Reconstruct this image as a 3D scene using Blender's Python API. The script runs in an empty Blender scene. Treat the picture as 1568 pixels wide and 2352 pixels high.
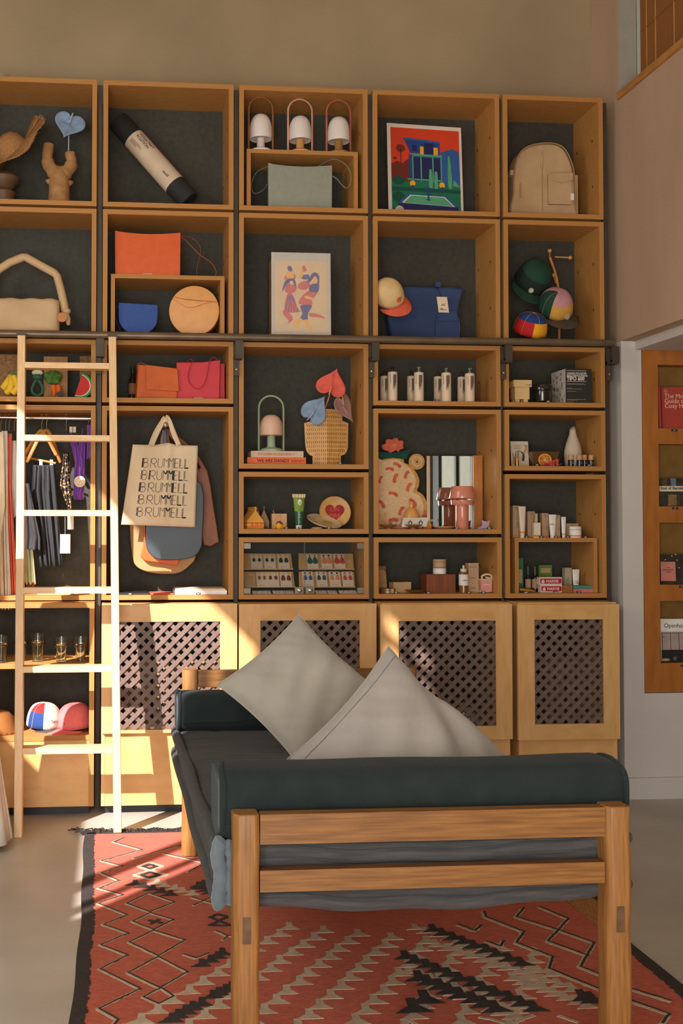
import bpy, math, random
from math import pi, sin, cos, radians as rad
from mathutils import Vector, Matrix
random.seed(7)
scene = bpy.context.scene
COL = scene.collection

# ---------------------------------------------------------------- camera
F_PX, YAW, PITCH, ROLL = 2563.0, .0878, .0285, .0015
PPX, PPY = 484.0, 1126.0                      # optical axis (the picture is a crop of a wider frame)
CAM = Vector((.058, -6.009, 1.532))
_r = Vector((cos(YAW), -sin(YAW), 0)); _f = Vector((sin(YAW), cos(YAW), 0)); _u = Vector((0, 0, 1))
_f1 = cos(PITCH)*_f + sin(PITCH)*_u; _u1 = -sin(PITCH)*_f + cos(PITCH)*_u
CR = cos(ROLL)*_r + sin(ROLL)*_u1; CU = -sin(ROLL)*_r + cos(ROLL)*_u1; CF = _f1
cd = bpy.data.cameras.new('camera'); cam = bpy.data.objects.new('camera', cd); COL.objects.link(cam)
cam.matrix_world = Matrix(((CR.x, CU.x, -CF.x, CAM.x), (CR.y, CU.y, -CF.y, CAM.y), (CR.z, CU.z, -CF.z, CAM.z), (0, 0, 0, 1)))
cd.sensor_fit = 'VERTICAL'; cd.sensor_height = 36.0; cd.sensor_width = 24.0
cd.lens = F_PX/2352*36.0
cd.shift_x = (784-PPX)/2352; cd.shift_y = -(1176-PPY)/2352
cd.clip_start = .05; cd.clip_end = 200
scene.camera = cam

# ---------------------------------------------------------------- light and exposure
scene.view_settings.view_transform = 'Standard'; scene.view_settings.look = 'None'
scene.view_settings.gamma = 1.0; scene.view_settings.use_curve_mapping = False
scene.view_settings.exposure = 0.0
wd = bpy.data.worlds.new('world'); scene.world = wd; wd.use_nodes = True
bg = wd.node_tree.nodes['Background']; bg.inputs[0].default_value = (.80, .88, 1.0, 1); bg.inputs[1].default_value = 1.0
SUN_DIR = Vector((.85, 1.0, -.85))            # sunlight comes through the high window in the left wall
sl = bpy.data.lights.new('sun', 'SUN'); sl.energy = 12.5; sl.angle = rad(.55); sl.color = (1.0, .92, .96)
so = bpy.data.objects.new('sun', sl); COL.objects.link(so)
so.rotation_euler = SUN_DIR.to_track_quat('-Z', 'Y').to_euler(); so.location = (-8, -9, 9)
def area(name, loc, target, w, h, e, col):
    l = bpy.data.lights.new(name, 'AREA'); l.shape = 'RECTANGLE'; l.size = w; l.size_y = h; l.energy = e; l.color = col
    o = bpy.data.objects.new(name, l); COL.objects.link(o); o.location = loc
    o.rotation_euler = (Vector(target)-Vector(loc)).to_track_quat('-Z', 'Y').to_euler(); return o
area('fill_front_doorway', (-.6, -7.42, 1.45), (.8, 0, 1.2), 3.0, 2.7, 215, (1.0, .975, .94))  # area lamp added as general fill, out of view behind the camera
area('fill_left_window', (-2.12, -2.8, 3.1), (1.2, -1.0, 1.0), 1.5, 1.9, 40, (1.0, .97, .92))  # area lamp added just inside the unseen window for more fill

# ---------------------------------------------------------------- pixel helpers: a picture ray cut with a real plane of the room
def ray(px, py): return CF + CR*((px-PPX)/F_PX) - CU*((py-PPY)/F_PX)
def at(px, py, Y): d = ray(px, py); return CAM + d*((Y-CAM.y)/d.y)
def atz(px, py, Z): d = ray(px, py); return CAM + d*((Z-CAM.z)/d.z)
def atx(px, py, X): d = ray(px, py); return CAM + d*((X-CAM.x)/d.x)
def PX(px, Y, py=1000): return at(px, py, Y).x
def PZ(py, Y, px=784): return at(px, py, Y).z
def S(n, Y): return n*(Y+6.009)/F_PX

# ---------------------------------------------------------------- materials
MATS = {}
def lin(c):
    def f(u): u /= 255.0; return u/12.92 if u <= .04045 else ((u+.055)/1.055)**2.4
    return (f(c[0]), f(c[1]), f(c[2]), 1)
def shade(c, k): return tuple(max(0, min(255, x*k)) for x in c)
def mat(name, rgb, rough=.6, amt=.06, scale=12, bump=0.0, bscale=200, metal=0.0, stretch=(1, 1, 1), c2=None, spec=.4, sheen=0.0, trans=0.0, detail=4, coat=0.0):
    if name in MATS: return MATS[name]
    m = bpy.data.materials.new(name); m.use_nodes = True; nt = m.node_tree; N = nt.nodes; L = nt.links
    b = N['Principled BSDF']; b.inputs['Roughness'].default_value = rough; b.inputs['Metallic'].default_value = metal
    b.inputs['Specular IOR Level'].default_value = spec; b.inputs['Sheen Weight'].default_value = sheen
    b.inputs['Transmission Weight'].default_value = trans; b.inputs['Coat Weight'].default_value = coat
    tc = N.new('ShaderNodeTexCoord'); mp = N.new('ShaderNodeMapping'); mp.inputs['Scale'].default_value = stretch
    L.new(tc.outputs['Object'], mp.inputs[0])
    nz = N.new('ShaderNodeTexNoise'); nz.inputs['Scale'].default_value = scale; nz.inputs['Detail'].default_value = detail
    L.new(mp.outputs[0], nz.inputs['Vector'])
    rp = N.new('ShaderNodeValToRGB'); rp.color_ramp.elements[0].position = .3; rp.color_ramp.elements[1].position = .7
    rp.color_ramp.elements[0].color = lin(c2 if c2 else shade(rgb, 1-amt)); rp.color_ramp.elements[1].color = lin(rgb if c2 else shade(rgb, 1+amt))
    L.new(nz.outputs['Fac'], rp.inputs[0]); L.new(rp.outputs[0], b.inputs['Base Color'])
    if bump:
        n2 = N.new('ShaderNodeTexNoise'); n2.inputs['Scale'].default_value = bscale; n2.inputs['Detail'].default_value = 3
        L.new(mp.outputs[0], n2.inputs['Vector'])
        bp = N.new('ShaderNodeBump'); bp.inputs['Strength'].default_value = bump; bp.inputs['Distance'].default_value = .004
        L.new(n2.outputs['Fac'], bp.inputs['Height']); L.new(bp.outputs[0], b.inputs['Normal'])
    MATS[name] = m; return m
def stripes(name, ca, cb, axis, freq, rough=.6, dist=0.6):
    m = bpy.data.materials.new(name); m.use_nodes = True; nt = m.node_tree; N = nt.nodes; L = nt.links
    b = N['Principled BSDF']; b.inputs['Roughness'].default_value = rough; b.inputs['Specular IOR Level'].default_value = .3
    tc = N.new('ShaderNodeTexCoord'); w = N.new('ShaderNodeTexWave'); w.bands_direction = axis
    w.inputs['Scale'].default_value = freq; w.inputs['Distortion'].default_value = dist; w.inputs['Detail'].default_value = 1
    L.new(tc.outputs['Object'], w.inputs['Vector'])
    rp = N.new('ShaderNodeValToRGB'); rp.color_ramp.elements[0].position = .25; rp.color_ramp.elements[1].position = .6
    rp.color_ramp.elements[0].color = lin(ca); rp.color_ramp.elements[1].color = lin(cb)
    L.new(w.outputs['Fac'], rp.inputs[0]); L.new(rp.outputs[0], b.inputs['Base Color']); MATS[name] = m; return m
def glass(name, rgb=(255, 255, 255), rough=0.0, ior=1.45):
    m = bpy.data.materials.new(name); m.use_nodes = True
    b = m.node_tree.nodes['Principled BSDF']; b.inputs['Base Color'].default_value = lin(rgb); b.inputs['Roughness'].default_value = rough
    b.inputs['Transmission Weight'].default_value = 1; b.inputs['IOR'].default_value = ior; MATS[name] = m; return m
PLY = (196, 143, 78)
ply_h = mat('birch_ply_grain_across', PLY, .5, c2=(182, 126, 62), scale=14, stretch=(1.2, 5, 14))
ply_v = mat('birch_ply_grain_up', PLY, .5, c2=(182, 126, 62), scale=14, stretch=(14, 5, 1.2))
edge_h = stripes('ply_edge_layers_across', (162, 110, 54), (190, 136, 74), 'Z', 38)
edge_v = stripes('ply_edge_layers_up', (162, 110, 54), (190, 136, 74), 'X', 38)
maple = mat('pale_maple_door', (222, 174, 112), .42, c2=(208, 155, 92), scale=5, stretch=(1.5, 1, 3))
maple_v = mat('pale_maple_stile', (226, 180, 118), .42, c2=(212, 161, 98), scale=6, stretch=(6, 1, 1))
charcoal = mat('charcoal_backboard', (62, 60, 50), .75, .08, 40, bump=.15, bscale=300)
steel = mat('dark_steel_post', (74, 66, 55), .55, .1, 8, metal=.3)
gunmetal = mat('gunmetal_rail', (112, 94, 72), .38, .12, 6, metal=.35)
teak = mat('worn_teak', (146, 100, 47), .45, c2=(108, 70, 32), scale=6, detail=9, stretch=(1.1, 18, 22), bump=.12, bscale=60)
teak_v = mat('worn_teak_upright', (158, 110, 56), .45, c2=(122, 82, 40), scale=6, detail=9, stretch=(20, 20, 1.1), bump=.12, bscale=60)
teak_dark = mat('tenon_end_grain', (96, 70, 44), .6, .15, 30)
pine = mat('pale_ladder_wood', (234, 196, 146), .45, c2=(222, 178, 124), scale=10, stretch=(6, 6, .8))
pine_h = mat('pale_ladder_tread', (236, 200, 150), .45, c2=(222, 178, 124), scale=10, stretch=(.8, 6, 6))
white_paint = mat('white_wall_paint', (206, 198, 188), .7, .02, 3, bump=.04, bscale=80)
ink = mat('black_ink', (38, 36, 34), .7)
white = mat('plain_white', (232, 226, 216), .6)
brass = mat('brass', (196, 150, 72), .3, metal=.9)
chrome = mat('chrome', (210, 210, 208), .15, metal=1.0)
black = mat('matt_black', (34, 33, 32), .5)
clear = glass('clear_glass')

# ---------------------------------------------------------------- mesh building
class B:
    def __init__(s): s.v = []; s.f = []; s.m = []
    def add(s, vs, fs, mi=0, M=None):
        n = len(s.v)
        s.v += [tuple(M @ Vector(v)) if M else tuple(v) for v in vs]
        for f in fs: s.f.append(tuple(i+n for i in f)); s.m.append(mi)
        return s
    def box(s, x0, y0, z0, x1, y1, z1, mi=0, front=None, M=None):
        vs = [(x0, y0, z0), (x1, y0, z0), (x1, y1, z0), (x0, y1, z0), (x0, y0, z1), (x1, y0, z1), (x1, y1, z1), (x0, y1, z1)]
        s.add(vs, [(3, 2, 1, 0), (4, 5, 6, 7), (1, 2, 6, 5), (2, 3, 7, 6), (3, 0, 4, 7)], mi, M)
        s.add(vs[0:2]+vs[4:6], [(0, 1, 3, 2)], mi if front is None else front, M); return s
    def cb(s, cx, cy, cz, w, d, h, mi=0, M=None): return s.box(cx-w/2, cy-d/2, cz-h/2, cx+w/2, cy+d/2, cz+h/2, mi, None, M)
    def lathe(s, prof, n=20, cx=0, cy=0, cz=0, sx=1, sy=1, mi=0, M=None, caps=True):
        vs = []; fs = []; k = len(prof)
        for i in range(n):
            a = 2*pi*i/n
            for r, z in prof: vs.append((cx+r*cos(a)*sx, cy+r*sin(a)*sy, cz+z))
        for i in range(n):
            j = (i+1) % n
            for q in range(k-1): fs.append((i*k+q, j*k+q, j*k+q+1, i*k+q+1))
        if caps and prof[0][0] > 1e-6: fs.append(tuple(i*k for i in range(n))[::-1])
        if caps and prof[-1][0] > 1e-6: fs.append(tuple(i*k+k-1 for i in range(n)))
        return s.add(vs, fs, mi, M)
    def tube(s, pts, r, n=8, closed=False, mi=0, fl=1.0, up=None, M=None):
        pts = [Vector(p) for p in pts]; k = len(pts); vs = []; fs = []; pu = None
        for i, p in enumerate(pts):
            a = pts[(i-1) % k] if (closed or i > 0) else p; b = pts[(i+1) % k] if (closed or i < k-1) else p
            t = (b-a).normalized()
            if up is not None: u = Vector(up)-Vector(up).dot(t)*t
            elif pu is None: u = t.orthogonal()
            else: u = pu-pu.dot(t)*t
            if u.length < 1e-6: u = t.orthogonal()
            u.normalize(); pu = u; w = t.cross(u); rr = r[i] if isinstance(r, (list, tuple)) else r
            for q in range(n):
                an = 2*pi*q/n+pi/n; vs.append(p+u*(cos(an)*rr)+w*(sin(an)*rr*fl))
        for i in range(k if closed else k-1):
            j = (i+1) % k
            for q in range(n): q2 = (q+1) % n; fs.append((i*n+q, i*n+q2, j*n+q2, j*n+q))
        if not closed: fs.append(tuple(range(n))[::-1]); fs.append(tuple((k-1)*n+q for q in range(n)))
        return s.add(vs, fs, mi, M)
    def prism(s, poly, y0, y1, mi=0, M=None):           # outline in x,z extruded along y
        n = len(poly); vs = [(x, y0, z) for x, z in poly]+[(x, y1, z) for x, z in poly]
        fs = [tuple(range(n)), tuple(range(2*n-1, n-1, -1))]+[(i, i+n, (i+1) % n+n, (i+1) % n) for i in range(n)]
        return s.add(vs, fs, mi, M)
    def slab(s, poly, z0, z1, mi=0, M=None):            # outline in x,y extruded along z
        n = len(poly); vs = [(x, y, z0) for x, y in poly]+[(x, y, z1) for x, y in poly]
        fs = [tuple(range(n))[::-1], tuple(range(n, 2*n))]+[(i, (i+1) % n, (i+1) % n+n, i+n) for i in range(n)]
        return s.add(vs, fs, mi, M)
    def ell(s, cx, cy, cz, rx, ry, rz, n=16, mi=0, M=None, k=8):
        p = [(sin(pi*i/k), -cos(pi*i/k)) for i in range(k+1)]; p[0] = (0, -1); p[-1] = (0, 1)
        T = Matrix.Translation((cx, cy, cz)) @ Matrix.Diagonal((rx, ry, rz, 1))
        return s.lathe(p, n, mi=mi, M=(M @ T) if M else T)
    def grid(s, fn, nu, nv, mi=0, wrap=False):          # fn(u,v)->(x,y,z)
        vs = [fn(i/nu, j/nv) for j in range(nv+1) for i in range(nu+1)]
        return s.add(vs, [(j*(nu+1)+i, j*(nu+1)+i+1, (j+1)*(nu+1)+i+1, (j+1)*(nu+1)+i) for j in range(nv) for i in range(nu)], mi)
    def obj(s, name, mats, parent=None, bev=0, seg=2, sub=0, solid=0, ang=40, loc=None, rot=None, kind=None, smooth=True):
        me = bpy.data.meshes.new(name); me.from_pydata([tuple(v) for v in s.v], [], s.f)
        if not isinstance(mats, (list, tuple)): mats = [mats]
        for m in mats: me.materials.append(m)
        me.polygons.foreach_set('material_index', s.m)
        if smooth:
            me.polygons.foreach_set('use_smooth', [True]*len(s.f))
            if not sub: me.set_sharp_from_angle(angle=rad(ang))
        me.update()
        o = bpy.data.objects.new(name, me); COL.objects.link(o)
        if parent is not None: o.parent = parent
        if loc is not None: o.location = loc
        if rot is not None: o.rotation_euler = rot
        if solid: md = o.modifiers.new('solid', 'SOLIDIFY'); md.thickness = solid; md.offset = 0
        if bev: md = o.modifiers.new('bevel', 'BEVEL'); md.width = bev; md.segments = seg; md.limit_method = 'ANGLE'; md.angle_limit = rad(35)
        if sub: md = o.modifiers.new('sub', 'SUBSURF'); md.levels = sub; md.render_levels = sub
        if kind: o['kind'] = kind
        return o
def thing(name, label, cat, loc=(0, 0, 0), rz=0, group=None, rot=None):
    o = bpy.data.objects.new(name, None); COL.objects.link(o); o.location = loc; o.rotation_euler = rot if rot else (0, 0, rz)
    o.empty_display_size = .05; o['label'] = label; o['category'] = cat
    if group: o['group'] = group
    return o
def tag(o, label, cat, group=None, loc=None, rz=None):
    o['label'] = label; o['category'] = cat
    if group: o['group'] = group
    if loc is not None: o.location = loc
    if rz is not None: o.rotation_euler.z = rz
    return o
def struct(name, b, m, **k): o = b.obj(name, m, **k); o['kind'] = 'structure'; return o
def children(o): return [c for c in bpy.data.objects if c.parent == o]
def dup(o, loc=None, rz=None, label=None, group=None, mats=None, parent=None, depth=0):
    c = o.copy(); COL.objects.link(c)
    if parent is not None: c.parent = parent
    if mats and c.type == 'MESH' and o.name.split('.')[0] in mats:
        c.data = c.data.copy(); c.data.materials.clear(); c.data.materials.append(mats[o.name.split('.')[0]])
    for ch in children(o): dup(ch, parent=c, mats=mats, depth=depth+1)
    if loc is not None: c.location = loc
    if rz is not None: c.rotation_euler.z = rz
    if label: c['label'] = label
    if group: c['group'] = group
    return c
_txt = {}
def text(name, body, size, m, parent=None, loc=(0, 0, 0), rot=(pi/2, 0, 0), align='LEFT', space=1.0, wid=1.0, bold=0.0, ext=.0004, line=1.0):
    cu = bpy.data.curves.new(name, 'FONT'); cu.body = body; cu.size = size; cu.align_x = align; cu.extrude = ext; cu.space_character = space
    cu.offset = bold*size; cu.resolution_u = 3; cu.space_line = line
    t = bpy.data.objects.new(name, cu); COL.objects.link(t); bpy.context.view_layer.update()
    me = bpy.data.meshes.new_from_object(t); bpy.data.objects.remove(t); bpy.data.curves.remove(cu)
    if wid != 1.0:
        for v in me.vertices: v.co.x *= wid
    me.materials.clear(); me.materials.append(m)
    o = bpy.data.objects.new(name, me); COL.objects.link(o); o.parent = parent; o.location = loc; o.rotation_euler = rot
    return o
def smoothpath(pts, n=6, closed=False):
    P = [Vector(p) for p in pts]; out = []; k = len(P)
    for i in range(k if closed else k-1):
        p0 = P[(i-1) % k] if closed or i > 0 else P[i]; p1 = P[i]; p2 = P[(i+1) % k]; p3 = P[(i+2) % k] if closed or i+2 < k else p2
        for j in range(n):
            t = j/n; out.append(.5*((2*p1)+(p2-p0)*t+(2*p0-5*p1+4*p2-p3)*t*t+(3*p1-p0-3*p2+p3)*t**3))
    if not closed: out.append(P[-1])
    return out
def smooth2(pts, n=5, closed=True): return [(p.x, p.y) for p in smoothpath([(a, b, 0) for a, b in pts], n, closed)]
def strip(a, b, w): # flat 2d quad around a segment
    dx, dy = b[0]-a[0], b[1]-a[1]; l = math.hypot(dx, dy) or 1; nx, ny = -dy/l*w/2, dx/l*w/2
    return [(a[0]+nx, a[1]+ny), (a[0]-nx, a[1]-ny), (b[0]-nx, b[1]-ny), (b[0]+nx, b[1]+ny)]
# ================================================================ the setting
XL, XR, YB, YF, ZC = -2.2, 2.894, .372, -7.5, 5.4
SLAN = .12
plaster = mat('mottled_lime_plaster', (174, 153, 118), .85, c2=(150, 130, 100), scale=1.1, bump=.06, bscale=25, detail=6)
plaster_r = mat('pink_lime_plaster', (196, 166, 138), .85, c2=(174, 146, 116), scale=1.3, stretch=(1, 1.6, .6), bump=.06, bscale=25, detail=6)
ceil_m = mat('ceiling_paint', (190, 176, 156), .9, .03)
concrete = mat('polished_concrete', (192, 184, 168), .33, c2=(164, 156, 140), scale=1.6, bump=.02, bscale=60, detail=8, spec=.45)
struct('floor', B().box(XL-.2, YF-.2, -.1, 5.2, YB+.2, 0), concrete)
struct('ceiling', B().box(XL-.2, YF-.2, ZC, 5.2, YB+.2, ZC+.1), ceil_m)
struct('wall_back', B().box(XL-.2, YB, 0, XR+.1, YB+.15, ZC), plaster)
# left wall with the high window that lets the sun in
WY0, WY1, WZ0, WZ1 = -5.05, -2.0, 2.12, 4.08
HOLES = [(WY0, WY1, WZ0, WZ1), (-5.02, -4.52, 4.52, 4.96)]
b = B(); ys = sorted({YF, YB, WY0, WY1, -5.02, -4.52}); zs_ = sorted({0, ZC, WZ0, WZ1, 4.52, 4.96})
for za, zc in zip(zs_, zs_[1:]):
    for ya, yc in zip(ys, ys[1:]):
        if not any(h[0] <= (ya+yc)/2 <= h[1] and h[2] <= (za+zc)/2 <= h[3] for h in HOLES): b.box(XL-.2, ya, za, XL, yc, zc)
struct('wall_left', b, plaster)
green = mat('dark_green_frame', (44, 56, 50), .4, .05)
wf = struct('sun_shaping_window', B().box(XL-.12, WY0, WZ0, XL-.06, WY0+.05, WZ1).box(XL-.12, WY1-.05, WZ0, XL-.06, WY1, WZ1).box(XL-.12, WY0, WZ0, XL-.06, WY1, WZ0+.05).box(XL-.12, WY0, WZ1-.05, XL-.06, WY1, WZ1).box(XL-.10, -3.93, WZ0, XL-.09, -3.80, WZ1).box(XL-.10, -4.19, WZ0, XL-.09, -4.11, WZ1).box(XL-.10, -5.05, WZ0, XL-.09, -4.25, WZ1), green)  # unseen frame; its uneven bars are added to cut the sun into streaks
struct('sun_patch_window', B().box(XL-.12, -4.79, 4.52, XL-.08, -4.75, 4.96).box(XL-.12, -5.02, 4.72, XL-.08, -4.52, 4.76), green)  # unseen opening added to throw a small sun patch on a lattice door
# unseen wall behind the camera, its wide doorway added to let fill light in
b = B().box(XL, YF-.2, 0, -2.05, YF, ZC).box(1.4, YF-.2, 0, XR, YF, ZC).box(-2.05, YF-.2, 2.85, 1.4, YF, ZC)
struct('wall_front', b, plaster)
# right wall: window up high, wide opening to the alcove below, a glazed door further forward
LZ = 2.552                                                     # lintel height of the opening
SZ = at(1421, 222, 0.0).z                                      # sill of the upper window
OY = -2.3                                                      # opening runs from the white wall to here
DY0, DY1, DZ = -3.85, -2.5, 2.5
t = XR+.11
b = B().box(XR, YF, LZ, t, YB, SZ).box(XR, .01, SZ, t, YB, ZC).box(XR, YF, SZ, t, -2.4, ZC).box(XR, .142, 0, t, YB, LZ)
b.box(XR, OY-.1, 0, t, OY, LZ).box(XR, DY1, 0, t, OY-.1, LZ).box(XR, YF, 0, t, DY0, LZ).box(XR, DY0, DZ, t, DY1, LZ)
struct('wall_right', b, plaster_r)
# reveal, sill and blind of the upper window
struct('trim_1', B().box(XR+.002, .0, SZ, XR+.105, .012, ZC), mat('reveal_paint', (164, 156, 142), .8, .02))
sill_m = mat('oiled_sill_wood', (196, 140, 74), .5, c2=(170, 114, 56), scale=8, stretch=(6, 1, 6))
ws = struct('window_3', B().box(XR-.012, -2.4, SZ-.022, XR+.11, .0, SZ+.022), sill_m, bev=.003)
blind_m = stripes('woven_reed_blind', (120, 76, 34), (166, 110, 56), 'Y', 30, .8, 3)
bl = thing('window_blind', 'brown woven reed blind hanging in the high window at upper right', 'blind', (XR+.085, -1.2, SZ+.025))
B().box(-.004, -1.14, 0, .004, 1.10, 1.5).obj('blind_cloth', blind_m, bl)
for y in (1.02, .92, .72, .52, .3, .08, -.2, -.5, -.8):
    B().tube([(-.007, y, 0), (-.007, y, 1.5)], .0035, 6).obj('cord', mat('blind_cord', (186, 134, 76), .8), bl)
for z in (.3, .6, .9): B().tube([(-.006, -1.12, z), (-.006, 1.09, z)], .004, 6).obj('batten', blind_m, bl)
struct('sky_blocking_pane', B().box(XR+.112, -2.45, SZ-.05, XR+.20, .10, ZC), mat('frosted_pane', (206, 214, 200), .6, .03))  # opaque box added behind the blind to keep sky light out
# white wall facing us, with the niche of the book rack; beam over the alcove
RX0, RX1, RZ0, RZ1 = PX(1474, 0), 4.0, PZ(1592, 0, 1500), PZ(795, 0, 1500)
b = B().box(XR, 0, 0, RX0, .14, LZ-.001).box(RX0, 0, 0, 5.1, .14, RZ0).box(RX0, 0, RZ1, 5.1, .14, LZ-.001).box(RX1, 0, RZ0, 5.1, .14, RZ1).box(RX0, .12, RZ0, RX1, .14, RZ1)
struct('wall_white', b, white_paint)
struct('trim_2', B().box(PX(1460, 0), OY, LZ-.05, 5.1, -.002, LZ-.0005), white_paint)
struct('trim_3', B().box(t+.001, OY, LZ, 5.1, -.002, LZ+.12), white_paint)
struct('baseboard_back', B().box(XR+.004, -.016, 0, 5.1, 0, .115).box(XR+.004, -.02, .1, 5.1, 0, .118), white_paint, bev=.003)
struct('wall_alcove', B().box(5.1, YF, 0, 5.2, .14, LZ+.1).box(t, OY-.1, 0, 5.1, OY, LZ), white_paint)
# glazed dark green door in the right wall (seen in the little mirror)
dr = B()
for y0, y1 in ((DY0, DY0+.24), (DY1-.09, DY1), (-3.08, -3.02)): dr.box(XR+.02, y0, 0, XR+.08, y1, DZ)
for z0, z1 in ((0, .25), (1.15, 1.25), (DZ-.1, DZ)): dr.box(XR+.02, DY0, z0, XR+.08, DY1, z1)
d1 = struct('door_1', dr, green)
B().box(XR+.045, DY0, .02, XR+.055, DY1, DZ-.02).obj('pane', mat('frosted_pane', (206, 214, 200), .6, .03), d1)
B().tube([(XR-.03, -3.72, 1.55), (XR-.03, -3.56, 1.55)], .011, 8).obj('door_handle', chrome, d1)
# ================================================================ shelving
T, DEP = .026, .354
CX = {1: (-.778, -.034), 2: (0.0, .709), 3: (.740, 1.4545), 4: (1.483, 2.2005), 5: (2.222, 2.80)}
ROWS = {'a': (3.236, 3.926), 'b': (2.53, 3.221)}
r3 = (2.175, 2.512)
BOX = {}
for c in CX:
    BOX[c, 'a'] = ROWS['a']; BOX[c, 'b'] = ROWS['b']
for c in (1, 2, 4, 5): BOX[c, 'c'] = r3
BOX[1, 'd'] = (1.114, 2.157); BOX[2, 'd'] = (1.114, 2.157)
BOX[3, 'c'] = (1.823, 2.512); BOX[3, 'd'] = (1.469, 1.805); BOX[3, 'e'] = (1.114, 1.449)
BOX[4, 'd'] = (1.469, 2.157); BOX[4, 'e'] = (1.114, 1.449)
BOX[5, 'd'] = (1.82, 2.157); BOX[5, 'e'] = (1.114, 1.80)
FL = {k: v[0]+T for k, v in BOX.items()}
CN = {1: 'leftmost column', 2: 'second column from left', 3: 'middle column', 4: 'fourth column from left', 5: 'rightmost column'}
for k_ in CN: CN[k_] = CN[k_].replace(' from left', '')
HOLD = {(1, 'a'): 'straw hat and forked clay vase', (2, 'a'): 'black rolled yoga mat', (3, 'a'): 'three arched lamps', (4, 'a'): 'red and blue villa print', (5, 'a'): 'beige backpack',
 (1, 'b'): 'cream bag with tube handle', (2, 'b'): 'orange, blue and tan leather bags', (3, 'b'): 'dancers print', (4, 'b'): 'cream and coral cap', (5, 'b'): 'three colourful caps on pegs',
 (1, 'c'): 'toy fruit and vegetables', (2, 'c'): 'orange satchel and red tote', (3, 'c'): 'perforated vase and paper anthuriums', (4, 'c'): 'eight white bottles', (5, 'c'): 'black camera carton',
 (1, 'd'): 'hanging clothes', (2, 'd'): 'hanging printed tote bag', (3, 'd'): 'milk cartons and heart plate', (4, 'd'): 'mirror and pink lamp', (5, 'd'): 'white vase and orange slice',
 (3, 'e'): 'earring cards behind glass', (4, 'e'): 'brown wooden block with jars', (5, 'e'): 'skincare boxes and toothpaste cartons'}
def carcass(th, w, d, h, t=T, back=True, holes=True):
    B().box(0, 0, h-t, w, d, h, 0, 1).obj('top_panel', [ply_h, edge_h], th, bev=.0012, seg=1)
    B().box(0, 0, 0, w, d, t, 0, 1).obj('bottom_panel', [ply_h, edge_h], th, bev=.0012, seg=1)
    B().box(0, 0.0005, t, t, d, h-t, 0, 1).obj('side_panel', [ply_v, edge_v], th)
    B().box(w-t, 0.0005, t, w, d, h-t, 0, 1).obj('side_panel', [ply_v, edge_v], th)
    if back: B().box(t, d-.012, t, w-t, d, h-t).obj('back_panel', charcoal, th)
    if holes:
        hb = B()
        for z in ((.30, .68) if h > .5 else (.5,)):
            for y in (.08, .29): hb.cb(w-t-.0008, y, h*z, .002, .006, .014)
        hb.obj('peg_holes', black, th)
for (c, r), (z0, z1) in BOX.items():
    x0, x1 = CX[c]
    th = thing('shelf_box', 'plywood box in the %s holding the %s' % (CN[c], HOLD[c, r]), 'shelf', (x0, 0, z0), group='plywood boxes of the wall shelving')
    carcass(th, x1-x0, DEP, z1-z0)
def riser(c, r, px0, px1, pytop, pybot, Y, label):
    x0, x1 = PX(px0, Y), PX(px1, Y); z0 = FL[c, r]; z1 = at((px0+px1)/2, pytop, Y).z
    th = thing('riser_box', label, 'riser', (x0, Y, z0+.0005)); w, h, d, t = x1-x0, z1-z0, DEP-Y-.016, .022
    B().box(0, 0, h-t, w, d, h, 0, 1).obj('top_panel', [ply_h, edge_h], th, bev=.0012, seg=1)
    for a in (0, w-t): B().box(a, 0, 0, a+t, d, h-t, 0, 1).obj('side_panel', [ply_v, edge_v], th)
    return x0, x1, z1+.0005
RI3 = riser(3, 'a', 566, 823, 345.5, 475, .03, 'small plywood riser under the three lamps, over the grey green bag')
RI2 = riser(2, 'b', 253, 515, 632, 766, .03, 'small plywood riser under the flat orange bag')
RI5 = riser(5, 'e', 1180, 1369, 1236, 1368, .03, 'small plywood riser under the row of skincare, over the red cartons')
# steel uprights between the columns, and the dark backing board
tag(B().box(-.80, DEP+.002, .05, 2.84, DEP+.016, 3.93).obj('backing_board', charcoal), 'dark charcoal board behind all the plywood shelf boxes', 'board')
for xa, xb, w in ((-.030, -.004, 'leftmost gap, behind the ladder'), (.7135, .7355, 'gap beside the hanging tote bag'), (1.459, 1.4785, 'gap between the middle and fourth columns'), (2.205, 2.2175, 'gap left of the rightmost column'), (2.804, 2.83, 'right end, beside the pink wall')):
    u = thing('steel_upright', 'dark steel upright of the shelving in the '+w, 'upright', (xa, .02, .0), group='steel uprights of the shelving')
    B().box(0, 0, 0, xb-xa, .05, 3.905).obj('post', steel, u)
# rail for the ladder with its brackets
RY, RZ = -.075, PZ(777, -.075, 700)
rl = thing('ladder_rail', 'dark metal ladder rail running across the whole shelving', 'rail', (0, RY, RZ))
B().tube([(-.9, 0, 0), (PX(1412, RY), 0, 0)], .020, 14).obj('rail_tube', gunmetal, rl)
for x in (-.017, .7245, 1.4687, 2.211, 2.818):
    k = B().box(x+.006-.02, -.012, -.105, x+.026, .012, -.019).box(x-.014, -.008, -.115, x+.026, .072, -.09).box(x-.014, .055, -.20, x+.014, .072, -.02).box(x-.0085, .071, -.12, x+.0085, .094, -.05)
    br = k.obj('bracket', steel, rl, bev=.002)
    B().lathe([(.006, 0), (.006, .004), (0, .006)], 8, M=Matrix.Translation((x, .0545, -.165)) @ Matrix.Rotation(pi/2, 4, 'X')).obj('screw', brass, br)
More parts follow.
